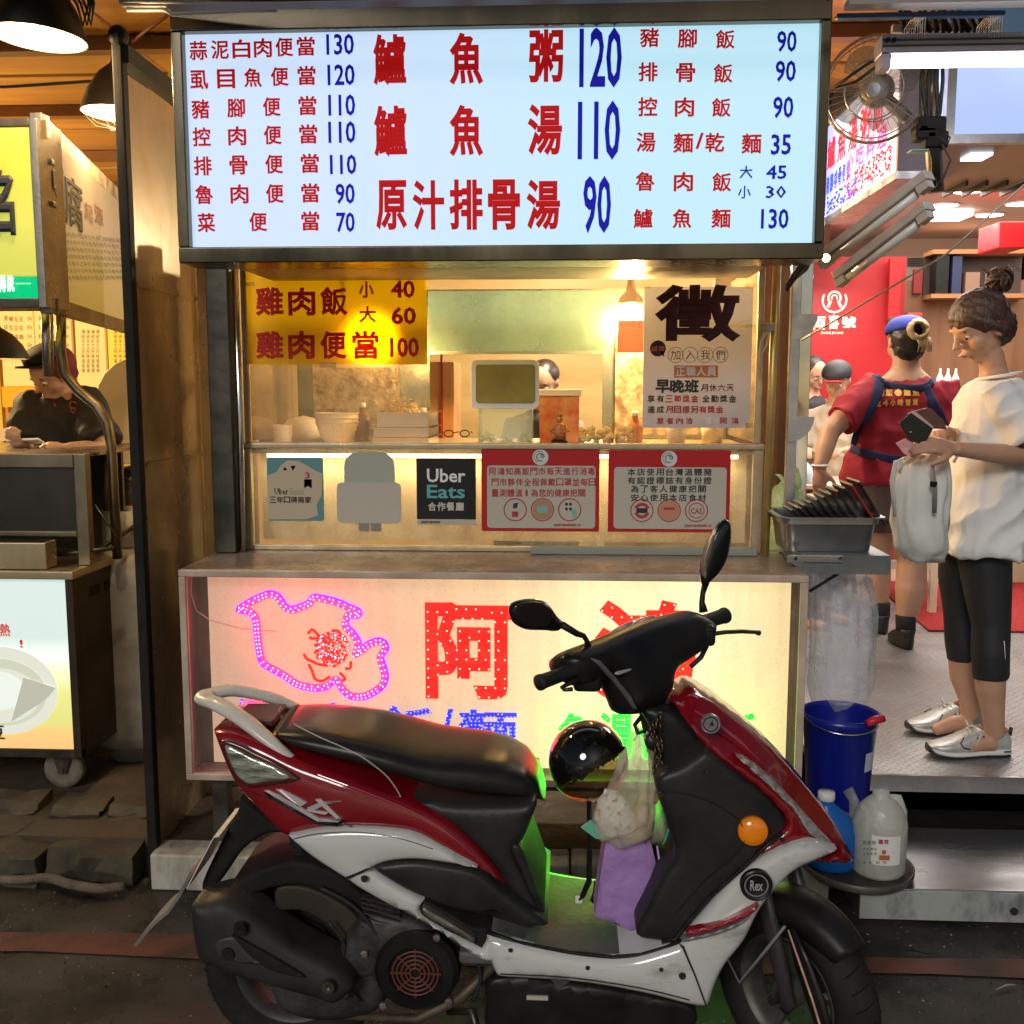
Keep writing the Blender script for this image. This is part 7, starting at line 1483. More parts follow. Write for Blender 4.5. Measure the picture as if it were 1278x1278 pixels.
slab('mudguard', CS([(310, 780), (345, 800), (560, 960), (600, 1010), (500, 1020), (420, 1060), (330, 1130), (240, 1250), (180, 1340), (100, 1400), (60, 1350), (200, 1050), (260, 930), (300, 860)]), .05, BLACKM, scoot, r=.01, corner=(0,))
q = lambda pts_: [P(240 + u * .18779, 850 + v_ * .18779, SYC - .02) for u, v_ in pts_]
mb = MB(); e1 = q([(255, 930), (215, 940), (40, 1270)]); e2 = [P(209, 1133, SYC - .02), P(181, 1166, SYC - .02)]
def plate_strip(path, w_, th, name, m, tip=None):
    mb = MB(); vs = []; n = len(path)
    for p in path:
        for s_ in (-1, 1): vs += [p + V((0, s_ * w_ / 2, 0))]
    for i, p in enumerate(path):
        d = (path[min(i + 1, n - 1)] - path[max(i - 1, 0)]).normalized(); nn = d.cross(V((0, 1, 0))) * th
        for s_ in (-1, 1): vs += [p + nn + V((0, s_ * w_ / 2, 0))]
    fs = []
    for i in range(n - 1):
        a = 2 * i; b = 2 * n + 2 * i; fs += [(a, a + 1, a + 3, a + 2), (b, b + 2, b + 3, b + 1), (a, a + 2, b + 2, b), (a + 1, b + 1, b + 3, a + 3)]
    fs += [(0, 2 * n, 2 * n + 1, 1), (2 * n - 2, 2 * n - 1, 4 * n - 1, 4 * n - 2)]
    return mb.add(vs, fs).build(name, m, scoot)
plate_strip(e1, .16, .0025, 'number_plate', mat('plate_white', (.6, .6, .58), rough=.4)); 
plate_strip([P(250, 1078, SYC), P(236, 1105, SYC), P(222, 1125, SYC), P(206, 1138, SYC), P(193, 1152, SYC), P(182, 1167, SYC)], .11, -.008, 'mud_flap', mat('grey_flap', (.24, .22, .19), (.15, .14, .12), scale=9, rough=.6))
# seat: lofted cushion
sp = [(340, 884, 906, .095), (352, 880, 930, .118), (375, 879.5, 942, .13), (410, 883, 952, .14), (450, 889, 962, .148), (490, 898, 975, .15), (530, 908, 988, .148), (560, 911, 996, .145), (600, 914, 1001, .14), (630, 920, 1003, .13), (655, 932, 1004, .115), (672, 950, 1003, .09), (681, 975, 1000, .055)]
st_ = []
for x, yt, yb, w_ in sp:
    bt = P(x, yb, SYC - w_); tp = P(x, yt + 17, SYC - w_ * .2); zc = (bt.z + tp.z) / 2; st_.append((V((bt.x, SYC, 0)), bt.z, tp.z, w_))
vs = []; K = 22
fin = []
for i in range(len(st_) - 1):
    for k in range(3): t = k / 3; fin.append(tuple(st_[i][j].lerp(st_[i + 1][j], t) if j == 0 else st_[i][j] * (1 - t) + st_[i + 1][j] * t for j in range(4)))
fin.append(st_[-1])
for c, zb2, zt2, w_ in fin:
    for k in range(K + 1):
        a = math.pi * k / K; ca, sa = math.cos(a), math.sin(a)
        y = SYC - w_ * math.copysign(abs(ca) ** .55, ca); z = zb2 + (zt2 - zb2) * (sa ** .42)
        vs.append(V((c.x, y, z)))
n_ = len(fin); fs = [(i * (K + 1) + k, i * (K + 1) + k + 1, (i + 1) * (K + 1) + k + 1, (i + 1) * (K + 1) + k) for i in range(n_ - 1) for k in range(K)]
fs += [(i * (K + 1), (i + 1) * (K + 1), (i + 1) * (K + 1) + K, i * (K + 1) + K) for i in range(n_ - 1)] + [tuple(range(K + 1)), tuple(reversed(range((n_ - 1) * (K + 1), n_ * (K + 1))))]
seat = MB().add(vs, fs).build('seat', SEAT, scoot, smooth=True, sub=1)
def on_seat(px, py, lift=.001):
    """nearest near-side point of the cushion for a photograph place"""
    best = None
    for v in vs:
        if v.y > SYC: continue
        pj = CM.transposed() @ (v - CAMP); x = 639 + FPX * pj.x / -pj.z; y = 639 - FPX * pj.y / -pj.z; d = (x - px) ** 2 + (y - py) ** 2
        if best is None or d < best[0]: best = (d, v)
    p = best[1]; return P(px, py, p.y - .002)
pip = [on_seat(*q_) for q_ in spline(CS([(590, 170), (575, 200), (600, 240), (700, 300), (850, 375), (1000, 440), (1120, 500), (1220, 570), (1300, 640), (1370, 740), (1410, 830)]), 3, False)]
MB().tube(pip, .0017, 6).build('piping', mat('grey_piping', (.4, .37, .33), rough=.5), seat, smooth=True)
# front fender and fork
FRU = V((0, 0, 1))
def wpt(an, rr, off): return FWc + (HD * math.cos(an) + FRU * math.sin(an)) * rr + AX * off
vs = []; na = 22; prof = [(-.056, .17), (-.061, .2), (-.056, .222), (-.034, .234), (0, .238), (.034, .234), (.056, .222), (.061, .2), (.056, .17)]
for i in range(na + 1):
    an = R(128 - 82 * i / na); tw = 1 - .25 * (i / na) ** 3
    for o_, rr in prof: vs.append(wpt(an, rr + .004 * math.sin(i), o_ * tw) if 0 else wpt(an, rr, o_ * tw))
k9 = len(prof); fs = [(i * k9 + k, i * k9 + k + 1, (i + 1) * k9 + k + 1, (i + 1) * k9 + k) for i in range(na) for k in range(k9 - 1)]
o = MB().add(vs, fs).build('front_fender', GRB2, scoot, smooth=True); md = o.modifiers.new('thick', 'SOLIDIFY'); md.thickness = .003
for s_ in (-1, 1):
    tpk = wpt(R(105), .36, .055 * s_); axl = FWc + AX * (.062 * s_)
    MB().tube([tpk, tpk.lerp(axl + HD * .03, .5), axl + HD * .03, axl - V((0, 0, .02)) + HD * .02], [.020, .022, .02, .014], 14, flat=.7, flatdir=tuple(AX)).build('fork_leg', mat('fork_purple_black', (.035, .025, .03), (.06, .05, .05), scale=14, rough=.4), scoot, smooth=True)
    pp = [FWc + AX * (.07 * s_) + HD * a_ + FRU * b_ for a_, b_ in ((.035, .185), (.07, .12), (.105, .055), (.135, -.012), (.145, -.035))]
    g = MB().tube(pp, [.012, .024, .026, .022, .01], 10, flat=.35, flatdir=tuple(AX)).build('fender_arm', GRB2, scoot, smooth=True)
    MB().tube([p + AX * (.009 * s_) for p in pp], [.002, .003, .003, .003, .002], 6).build('arm_stripe', mat('arm_stripe', (.55, .2, .2), (.6, .5, .3), scale=30, rough=.4), g, smooth=True)
MB().cyl(FWc - AX * .085, FWc + AX * .085, .011).build('axle', STEELD, scoot)
MB().tube([wpt(R(140), .25, -.06), wpt(R(165), .16, -.07), wpt(R(185), .1, -.075), wpt(R(80), .2, -.09), ], .0035, 6).build('speedo_cable', mat('cable_grey', (.2, .2, .2), rough=.4), scoot, smooth=True)
# steering column, handlebar head
hg0, hg1 = P(676, 852, 2.07), P(906, 768, 2.50); U_ = (hg1 - hg0); U_.z = 0; U_.normalize(); UB = (hg1 - hg0).normalized()
hc = P(790, 815, 2.28)
FWD = V((U_.y, -U_.x, 0)); UP = (V((0, 0, 1)) - FWD * .32).normalized(); UP = (UP - UB * UP.dot(UB)).normalized()
head = slab('handlebar_cover', C6([(302, 528), (330, 505), (420, 470), (560, 410), (640, 388), (715, 372), (762, 392), (800, 430), (775, 495), (720, 540), (668, 580), (652, 640), (620, 703), (525, 718), (490, 655), (452, 592), (420, 612), (380, 622), (335, 605), (305, 565)]), .045, GRB2, scoot, r=.03, dome=.012, D=.07, o=hc, u=tuple(UB), v=tuple(UP), corner=(12,), step=.012)
sc_ = slab('instrument_screen', C6([(402, 492), (430, 460), (480, 425), (540, 402), (592, 390), (560, 415), (500, 450), (450, 478)]), .012, mat('screen_lens', (.5, .42, .36), rough=.08, metal=.5, coat=1), scoot, r=.006, o=hc + UP * .02, u=tuple(UB), v=tuple(UP), k=2)
slab('head_badge', C6([(448, 588), (455, 580), (500, 570), (502, 577), (460, 592)]), .060, SLV, head, r=.001, o=hc, u=tuple(UB), v=tuple(UP), back=-.055, k=1)
slab('head_edge', C6([(370, 535), (400, 545), (450, 600), (500, 660), (522, 705), (512, 700), (480, 655), (440, 605), (395, 560)]), .058, mat('grey_edge', (.12, .115, .11), rough=.3), head, r=.002, o=hc, u=tuple(UB), v=tuple(UP), back=-.05, k=1)
GRP = mat('grip_rubber', (.012, .012, .012), rough=.65, bump=.3, bscale=150)
def grip(px0, px1, Y0, Y1, r): 
    a, b = P(*px0, Y0), P(*px1, Y1); d = b - a; g = MB().lathe(a, [(.001, -.003), (r * 1.02, -.002), (r * 1.05, .004), (r * .95, .012), (r * .9, d.length * .5), (r * 1.05, d.length * .92), (r * 1.2, d.length * .97), (r * .9, d.length)], tuple(d), 22).build('grip', GRP, scoot, smooth=True); return g
grip((673, 852), (728, 832), 2.06, 2.14, .0165); grip((905, 768), (862, 782), 2.52, 2.44, .0195)
MB().tube([P(718, 838, 2.13), P(716, 848, 2.115), P(704, 858, 2.10), P(704, 855, 2.09), P(713, 860, 2.085), P(716, 858, 2.09)][0:1] + [P(722, 848, 2.12), P(708, 854, 2.09), P(701, 858, 2.075), P(704, 861, 2.07), P(715, 860, 2.07)], [.005, .006, .005, .004, .004, .005], 8).build('brake_lever', STEELD, scoot, smooth=True)
MB().tube([P(884, 792, 2.42), P(905, 789, 2.44), P(925, 788, 2.48), P(943, 789, 2.52), P(947, 790, 2.53)], [.006, .0055, .0055, .005, .0075], 8).build('brake_lever', STEELD, scoot, smooth=True)
for (x, y, Y) in ((733, 845, 2.16), (876, 790, 2.40)): c = P(x, y, Y); MB().box(c - V((.03, .025, .028)), c + V((.03, .025, .022))).build('switch_pod', BLACK, scoot, bevel=.01)
MB().tube([P(882, 806, 2.40), P(875, 820, 2.38), P(862, 832, 2.36)], .006, 8).build('brake_hose', CABLE, scoot, smooth=True)
stem = MB().tube([P(812, 880, SYC), P(826, 935, SYC), P(845, 985, SYC)], [.03, .035, .04], 14).build('steering_stem', BLACKM, scoot, smooth=True)
# mirrors
MIRB = mat('mirror_housing', (.008, .008, .008), rough=.22, coat=.4)
m1_ = slab('mirror', C6([(103, 375), (120, 352), (165, 342), (205, 345), (235, 362), (262, 400), (285, 425), (262, 450), (220, 448), (160, 445), (120, 425), (105, 400)]), .012, MIRB, scoot, r=.012, dome=.006, D=.03, o=P(668, 770, 2.14), u=tuple((U_ * .85 + FWD * .2).normalized()), step=.01)
slab('mirror_glass', C6([(114, 375), (128, 358), (165, 350), (202, 353), (228, 370), (240, 400), (222, 430), (165, 432), (125, 415)]), .019, mat('dark_mirror_glass', (.05, .035, .03), rough=.15, metal=.6), m1_, r=.003, o=P(668, 770, 2.14), u=tuple((U_ * .85 + FWD * .2).normalized()), back=-.012)
MB().tube([P(*q_, Y_) for q_, Y_ in zip(C6([(270, 425), (320, 455), (342, 462), (352, 478), (357, 498)]), (2.13, 2.15, 2.16, 2.165, 2.17))], [.008, .007, .006, .0055, .008], 10).build('mirror_stem', BLACK, scoot, smooth=True)
o2 = P(892, 695, 2.47)
m2b = slab('mirror', C6([(742, 225), (760, 160), (785, 110), (815, 78), (832, 82), (838, 110), (835, 160), (822, 215), (800, 255), (770, 285), (748, 298), (740, 270)]), .012, MIRB, scoot, r=.012, dome=.006, D=.03, o=o2, u=tuple((V((1, 0, 0)) * .9 + V((0, .45, 0))).normalized()), step=.01)
slab('mirror_rim', C6([(744, 262), (742, 215), (758, 160), (780, 112), (790, 105), (772, 165), (757, 225), (752, 270)]), .016, mat('mirror_edge_warm', (.3, .25, .2), rough=.3, metal=.4), m2b, r=.003, o=o2, u=tuple((V((1, 0, 0)) * .9 + V((0, .45, 0))).normalized()), back=-.004, k=2)
MB().tube([P(*q_, Y_) for q_, Y_ in zip(C6([(748, 285), (738, 320), (735, 350), (740, 382)]), (2.46, 2.45, 2.44, 2.43))], [.009, .0065, .007, .011], 10).build('mirror_stem', BLACK, scoot, smooth=True)
# lock, hook, key chain
MB().lathe(P(815, 925, SYC - .09), [(.001, -.012), (.018, -.012), (.02, 0), (.02, .02)], (0, 1, 0), 18).build('ignition_lock', STEELD, scoot, smooth=True)
MB().tube([P(800, 895, SYC - .08), P(792, 905, SYC - .09), P(796, 915, SYC - .1), P(806, 912, SYC - .1)], .005, 8).build('bag_hook', BLACK, scoot, smooth=True)
kc = thing('key_chain', P(818, 900, SYC - .12), 'bunch of brass chain and keys hanging from the scooter ignition', 'keys'); rd = random.Random(2)
for k in range(22):
    c = P(818 + rd.uniform(-7, 7), 893 + k * 3.6, SYC - .12 + rd.uniform(-.01, .01)); a = rd.uniform(0, 3.14); e1_ = V((math.cos(a), math.sin(a), 0)); e2_ = V((0, .3 * rd.uniform(-1, 1), 1)).normalized()
    MB().tube([c + e1_ * .006 * math.cos(t_) + e2_ * .009 * math.sin(t_) for t_ in [i * .785 for i in range(8)]], .0016, 5, closed=True).build('chain_link', mat('aged_brass', (.3, .2, .1), (.12, .09, .07), scale=60, rough=.35, metal=.9), kc, smooth=True)
# ---- helmet, bags
hp = P(733, 948, SYC + .02); ht = thing('helmet', hp, 'glossy black open face helmet with an amber tinted visor hanging behind the clear bag', 'helmet')
HB = mat('gloss_black_shell', (.006, .006, .006), rough=.07, coat=1); rot = Matrix.Rotation(R(28), 3, 'Y')
rh = .088
b_ = MB().ball(hp, (rh * 1.02, rh * 1.05, rh * 1.06), 96, 72, rot); keep = []
DH = V((.5, -.35, -.8)).normalized(); lim = lambda p: (p - hp).normalized().dot(DH) < .32
fs = [f for f in b_.f if all(lim(b_.v[i]) for i in f)]; b_.f = fs; o = b_.build('shell', HB, ht, smooth=True); md = o.modifiers.new('thick', 'SOLIDIFY'); md.thickness = .014; md.offset = -1
b2 = MB().ball(hp, (rh * .86, rh * .88, rh * .88), 24, 16, rot); b2.f = [f for f in b2.f if all((b2.v[i] - hp).normalized().dot(DH) < .45 for i in f)]; b2.build('padding', BLACKM, ht, smooth=True)
# visor: band of the ball facing down-right
b3 = MB().ball(hp, (rh * 1.09, rh * 1.10, rh * 1.10), 96, 72, rot)
def vz(p): q = (p - hp).normalized(); return .12 < q.dot(DH) < .93 and q.dot(V((.3, -.9, .1))) > -.2
b3.f = [f for f in b3.f if all(vz(b3.v[i]) for i in f)]; b3.build('visor', glass('amber_visor', tint=(.22, .13, .07), grime=(.3, .2, .12), amt=(.02, .1), scale=4, spot=0), ht, smooth=True)
MB().tube([P(735, 1000, SYC), P(736, 1050, SYC), P(735, 1100, SYC), P(727, 1118, SYC), P(722, 1123, SYC)], [.008, .009, .009, .007, .003], 8, flat=.3).build('chin_strap', BLACK, ht, smooth=True)
MB().box(P(718, 1128, SYC) , P(727, 1119, SYC) + V((0, .006, 0))).build('buckle', WHITEP, ht, bevel=.002)
MB().tube([P(745, 1100, SYC + .02), P(744, 1118, SYC + .02), P(740, 1126, SYC + .02)], [.009, .012, .01], 8, flat=.5).build('strap_end', BLACK, ht, smooth=True)
cb = thing('takeaway_bag', P(785, 1045, SYC - .08), 'clear plastic bag with patterned paper inside hanging from the scooter hook', 'plastic bag')
CLB = film('warm_clear_film', (.8, .74, .62), .5, rough=.12)
bag('bag_body', [(797, 912, SYC - .08, 4, .01), (796, 925, SYC - .085, 12, .02), (793, 950, SYC - .09, 21, .035), (788, 985, SYC - .09, 29, .05), (782, 1015, SYC - .09, 36, .055), (776, 1035, SYC - .09, 37, .05), (776, 1048, SYC - .09, 28, .03)], CLB, '', '', .003, 8, 60, cb, 60, pleat=.16)
bag('paper_inside', [(762, 985, SYC - .075, 8, .01), (765, 1005, SYC - .075, 21, .022), (768, 1022, SYC - .075, 28, .03), (772, 1040, SYC - .075, 24, .022)], mat('patterned_paper', (.85, .82, .74), (.5, .25, .12), scale=60, rough=.6, lo=.55, hi=.6), '', '', .0015, 9, 30, cb, 50)
bag('food_inside', [(800, 1005, SYC - .075, 10, .02), (803, 1025, SYC - .075, 14, .03), (800, 1044, SYC - .075, 12, .025)], mat('tan_food', (.4, .28, .14), (.6, .45, .25), scale=40, rough=.5), '', '', .003, 10, 24, cb, 60)
MB().prism([P(725, 1033, SYC - .12), P(738, 1024, SYC - .12), P(752, 1040, SYC - .11), P(757, 1047, SYC - .11), P(744, 1047, SYC - .12)], (0, .006, 0)).build('mint_corner', mat('mint_wrapper', (.15, .5, .35), rough=.3), cb)
pv = thing('purple_bag', P(785, 1160, SYC - .06), 'lilac paper shopping bag hanging under the clear plastic bag above the footboard', 'bag')
PBM = mat('lilac_bag', (.42, .25, .56), (.32, .18, .46), scale=5, rough=.5, bump=.7, bscale=9, bd=.03)
pts_f = [(757, 1048), (812, 1050), (824, 1100), (812, 1140), (792, 1166), (775, 1158), (742, 1146), (748, 1105)]
slab('bag_body', pts_f, .055, PBM, pv, r=.008, dome=.006, D=.03, o=(0, SYC - .03, 0), k=1, step=.02)
MB().tube([P(820, 1056, SYC - .085), P(826, 1095, SYC - .085), P(815, 1140, SYC - .085)], .003, 6, flat=.5).build('side_fold', mat('lilac_pale', (.5, .36, .6), rough=.5), pv, smooth=True)
MB().tube([P(826, 1012, SYC - .05), P(836, 1030, SYC - .05), P(829, 1052, SYC - .05), P(824, 1066, SYC - .05)], .003, 6).build('handle', mat('mint_cord', (.08, .35, .2), rough=.5), pv, smooth=True)

# small fittings: seams, screws, cables, sticker
SEAM = mat('seam_dark', (.004, .004, .004), rough=.7)
def seam(pts, hwv, nm='panel_seam', m=SEAM, r=.0012, par=None): return MB().tube([P(x, y, SYC - (hwv(x, y) if callable(hwv) else hwv)) for x, y in spline(pts, 3, False)], r, 5).build(nm, m, par or scoot)
seam(C7([(330, 345), (420, 372), (520, 395), (600, 420), (660, 455)]), lambda x, y: hwt(x, y) + .0115, par=tail)
seam(C7([(560, 300), (700, 352), (840, 410), (940, 470), (1020, 540)]), lambda x, y: hwt(x, y) + .0105, nm='highlight_line', m=mat('crease_red', (.4, .03, .04)), r=.0016, par=tail)
seam(C7([(480, 492), (560, 474), (680, 470), (800, 488), (900, 520)]), lambda x, y: hws(x, y) + .0065, par=side, r=.0008)
seam(C8([(560, 290), (640, 300), (720, 330), (780, 370)]), .1865, par=leg); seam(C8([(780, 370), (800, 420), (770, 470), (690, 540), (600, 640)]), .1865, par=leg)
seam(C8([(100, 812), (300, 822), (500, 852), (640, 886)]), .2005, par=skirt, r=.0014)
for u_, v_ in ((905, 430), (560, 300), (690, 235)):
    c = P(*C8([(u_, v_)])[0], SYC - .187); MB().lathe(c, [(.006, .001), (.005, -.0015), (.0015, -.0015), (.001, .0)], (0, 1, 0), 12).build('screw', STEELD, leg)
for u_, v_ in ((130, 745), (350, 795), (560, 800)):
    c = P(*C8([(u_, v_)])[0], SYC - .201); MB().lathe(c, [(.005, .001), (.004, -.0015), (.001, -.0015)], (0, 1, 0), 12).build('screw', STEELD, skirt)
for pts, r_ in (([(400, 1108), (440, 1130), (470, 1165), (480, 1200)], .005), ([(455, 1105), (500, 1125), (540, 1150), (575, 1180)], .006), ([(410, 1150), (430, 1180), (425, 1220), (450, 1250)], .004), ([(560, 1165), (590, 1190), (600, 1220), (590, 1250)], .0045)):
    MB().tube([P(x, y, SYC - .14) for x, y in spline(pts, 4, False)], r_, 8).build('engine_cable', CABLE, scoot, smooth=True)
for x, y in ((455, 1190), (478, 1255), (560, 1250), (545, 1170), (430, 1240)): MB().lathe(P(x, y, SYC - .148), [(.009, .004), (.009, -.004), (.004, -.005), (.001, -.005)], (0, 1, 0), 6).build('bolt', mat('rusty_bolt', (.16, .1, .06), (.3, .28, .25), scale=60, rough=.5, metal=.6), scoot)
fins = MB()
for k in range(7): a_, b_ = P(452, 1118 + k * 6, SYC - .13), P(500, 1130 + k * 6, SYC - .13); fins.beam(a_, b_, .02, .003)
fins.build('cooling_fins', DIRTM, scoot)
SCR = mat('scuff_grey', (.16, .15, .13), rough=.6); rd = random.Random(21)
sc2 = MB()
for k in range(46):
    x, y = rd.choice(((rd.uniform(640, 860), rd.uniform(1205, 1235)), (rd.uniform(460, 590), rd.uniform(1095, 1160)), (rd.uniform(870, 960), rd.uniform(1120, 1200)))); l_ = rd.uniform(4, 16); a = rd.uniform(-.6, .6)
    p0, p1 = P(x, y, SYC - .2015), P(x + l_ * math.cos(a), y + l_ * math.sin(a), SYC - .2015)
    ok, loc, nn, _i = skirt.ray_cast(CAMP - org(skirt), (p0 - CAMP).normalized()); ok2, loc2, nn2, _j = skirt.ray_cast(CAMP - org(skirt), (p1 - CAMP).normalized())
    if ok and ok2 and (loc - loc2).length < .05: sc2.tube([loc + org(skirt) + nn * .0003, loc2 + org(skirt) + nn2 * .0003], [.0008, .0003], 4, flat=.3)
if sc2.f: o = sc2.build('scratches', SCR, skirt); o['kind'] = 'stuff'
# ================================================================ people
SKIN = mat('skin', (.50, .29, .19), (.42, .23, .15), scale=9, rough=.5, bump=.05, bscale=120); SKIN.node_tree.nodes['Principled BSDF'].inputs['Subsurface Weight'].default_value = .12
SKIN.node_tree.nodes['Principled BSDF'].inputs['Subsurface Radius'].default_value = (.02, .008, .004)
from mathutils import noise as _nz
def ridge(c, f, g, o): return (1 - 2.4 * abs(_nz.noise(V((c.x * f + o, c.y * f, c.z * g + o))))) - .55
def fused(mb, name, m, parent, voxel=.006, smooth=2, folds=None, **k):
    """all closed pieces of mb grown together into one continuous surface"""
    me = mb.mesh(name); o = bpy.data.objects.new(name, me); COL.objects.link(o)
    r_ = o.modifiers.new('r', 'REMESH'); r_.mode = 'VOXEL'; r_.voxel_size = voxel; r_.use_smooth_shade = True
    s_ = o.modifiers.new('s', 'SMOOTH'); s_.factor = .5; s_.iterations = smooth * 2
    dg = bpy.context.evaluated_depsgraph_get(); nm = bpy.data.meshes.new_from_object(o.evaluated_get(dg)); bpy.data.objects.remove(o)
    if folds:
        nrm = [v.normal.copy() for v in nm.vertices]
        for v, n in zip(nm.vertices, nrm): v.co += n * folds(v.co)
    nm.materials.clear(); nm.materials.append(m)
    for p in nm.polygons: p.use_smooth = True
    return link(name, nm, None, parent, **k)
def hand(mb, w, d, n, side=1, s=1.0, curl=(25, 35, 30), spread=.5, thumb=35):
    w = V(w); d = V(d).normalized(); n = V(n); n = (n - d * n.dot(d)).normalized(); a = d.cross(n) * side       # n: back of hand, a: towards the little finger
    mb.tube([w - d * .02 * s, w + d * .02 * s, w + d * .05 * s, w + d * .085 * s], [.026 * s, .030 * s, .038 * s, .036 * s], 14, flat=.45, flatdir=tuple(n))
    for i, L_ in enumerate((.92, 1.0, .95, .76)):
        b = w + d * .08 * s + a * (-.028 + .0187 * i) * s; p = b - d * .02 * s; dr = (d + a * (i - 1.5) * .06 * spread).normalized(); pts = [p, b]; q = b; an = 0
        for sg, cu in zip((.043, .027, .022), curl):
            an += R(cu * (1 + .08 * i)); q = q + (dr * math.cos(an) - n * math.sin(an)) * sg * L_ * s; pts.append(q)
        mb.tube(pts, [.0092 * s, .0092 * s, .0083 * s, .0075 * s, .0058 * s], 10)
    b = w + d * .025 * s - a * .024 * s; t1 = (d * .6 - a * .75 - n * .25).normalized(); t2 = (d * math.cos(R(thumb)) - a * .35 - n * .55).normalized()
    mb.tube([b - t1 * .01 * s, b + t1 * .033 * s, b + t1 * .033 * s + t2 * .03 * s, b + t1 * .033 * s + t2 * .054 * s], [.015 * s, .0125 * s, .0105 * s, .007 * s], 10)
def head(mb, c, face, s=1.0, down=0):
    """skull, jaw, nose, brow, lips, ears; face = horizontal direction the person looks"""
    c = V(c); f = V(face).normalized(); rgt = f.cross(V((0, 0, 1))).normalized(); f = (f * math.cos(down) - V((0, 0, 1)) * math.sin(down)); u = rgt.cross(f).normalized() * 1
    if u.z < 0: u = -u
    rot = Matrix((rgt, f, u)).transposed()
    mb.ball(c + u * .02 * s, (.074 * s, .094 * s, .088 * s), 22, 16, rot)
    mb.ball(c + f * .018 * s - u * .04 * s, (.058 * s, .066 * s, .066 * s), 18, 14, rot)
    mb.ball(c + f * .05 * s - u * .088 * s, (.026 * s, .022 * s, .018 * s), 12, 8, rot)
    mb.tube([c + f * .088 * s + u * .012 * s, c + f * .098 * s - u * .008 * s, c + f * .112 * s - u * .028 * s, c + f * .092 * s - u * .034 * s], [.008 * s, .009 * s, .012 * s, .009 * s], 10)
    mb.ball(c + f * .088 * s - u * .058 * s, (.024 * s, .012 * s, .006 * s), 12, 8, rot); mb.ball(c + f * .087 * s - u * .067 * s, (.02 * s, .012 * s, .007 * s), 12, 8, rot)
    mb.ball(c + f * .083 * s + u * .022 * s, (.05 * s, .012 * s, .009 * s), 14, 8, rot)
    for q in (-1, 1):
        mb.ball(c + rgt * .076 * s * q - f * .004 * s - u * .012 * s, (.009 * s, .017 * s, .029 * s), 12, 10, rot); mb.ball(c + rgt * .036 * s * q + f * .052 * s - u * .032 * s, (.026 * s, .028 * s, .03 * s), 12, 8, rot); mb.ball(c + rgt * .031 * s * q + f * .071 * s + u * .0035 * s, (.016 * s, .0115 * s, .007 * s), 12, 8, rot)
    return f, rgt, u
def eyes(c, f, rgt, u, parent, s=1.0, hair=None):
    W_ = mat('eye_white', (.7, .68, .64), rough=.3); K_ = mat('iris_dark', (.02, .012, .008), rough=.15); mb = MB(); mk = MB(); br = MB()
    for q in (-1, 1):
        e_ = c + rgt * .031 * s * q + f * .0745 * s - u * .004 * s; mb.ball(e_, (.0115 * s, .0115 * s, .008 * s), 14, 10); mk.ball(e_ + f * .0075 * s - u * .003, (.005 * s,) * 3, 10, 8)
        br.tube([e_ + rgt * -.014 * s + u * .02 * s + f * .013 * s, e_ + u * .025 * s + f * .014 * s, e_ + rgt * .015 * s + u * .02 * s + f * .010 * s], [.002 * s, .003 * s, .0015 * s], 6)
    mb.build('eye', W_, parent, smooth=True); mk.build('iris', K_, parent, smooth=True); br.build('eyebrow', hair or K_, parent, smooth=True)
    l = MB(); l.tube([c + f * .099 * s - u * .062 * s - rgt * .022 * s, c + f * .104 * s - u * .061 * s, c + f * .099 * s - u * .062 * s + rgt * .022 * s], [.002, .0045, .002], 8); l.build('lips', mat('lips', (.36, .13, .1), rough=.4), parent, smooth=True)
HAIR = mat('dark_brown_hair', (.035, .018, .014), (.085, .04, .028), scale=6, rough=.38, bump=.6, bscale=26, stretch=(6, 6, 1))
def strands(mb, n, fn, r, rd):
    for _ in range(n): mb.tube(fn(rd), r, 5)
# ---------------------------------------------------------------- the woman in the white shirt
wm = thing('person', V((1.45, 3.69, .29)), 'person in a loose white t-shirt and black leggings opening a black wallet', 'person')
YN, YF, YB_ = 3.60, 3.80, 3.70
FW = V((-1, -.12, 0)).normalized()
body = MB()
body.tube([P(1241, 918, YN), P(1240, 893, YN), P(1236, 860, YN), P(1236, 815, YN), P(1237, 780, 3.61), P(1232, 730, 3.63), P(1226, 665, 3.65)], [.034, .037, .05, .056, .058, .074, .088], 16)
body.tube([P(1212, 895, YF), P(1209, 872, YF), P(1203, 845, YF), P(1201, 800, YF), P(1200, 765, YF), P(1200, 720, 3.79), P(1208, 660, 3.76)], [.034, .037, .05, .055, .058, .074, .088], 16)
for (a, b) in (((1241, 925, YN), (1190, 938, YN)), ((1212, 903, YF), (1165, 912, YF))): body.tube([P(*a), P(*a).lerp(P(*b), .5) + V((0, 0, .012)), P(*b)], [.034, .032, .02], 12)
cT = lambda px, py: P(px, py, YB_)
body.rings([(cT(1222, 690), .11, .15), (cT(1222, 655), .12, .155), (cT(1228, 600), .10, .13), (cT(1232, 550), .105, .14), (cT(1236, 510), .10, .14), (cT(1240, 488), .085, .135), (cT(1243, 476), .055, .075), (cT(1240, 462), .045, .047), (cT(1235, 436), .043, .045)], 24)
sh_n, sh_f = P(1250, 490, 3.54), P(1226, 486, 3.86)
el_n = P(1294, 572, 3.50); wr_n = P(1192, 560, 3.42); el_f = P(1232, 565, 3.92); wr_f = P(1182, 540, 3.66)
body.tube([sh_n.lerp(el_n, .12), sh_n.lerp(el_n, .5), el_n, el_n.lerp(wr_n, .4), wr_n], [.034, .036, .037, .035, .024], 14)
body.tube([sh_f.lerp(el_f, .12), sh_f.lerp(el_f, .5), el_f, el_f.lerp(wr_f, .4), wr_f], [.034, .036, .037, .034, .024], 14)
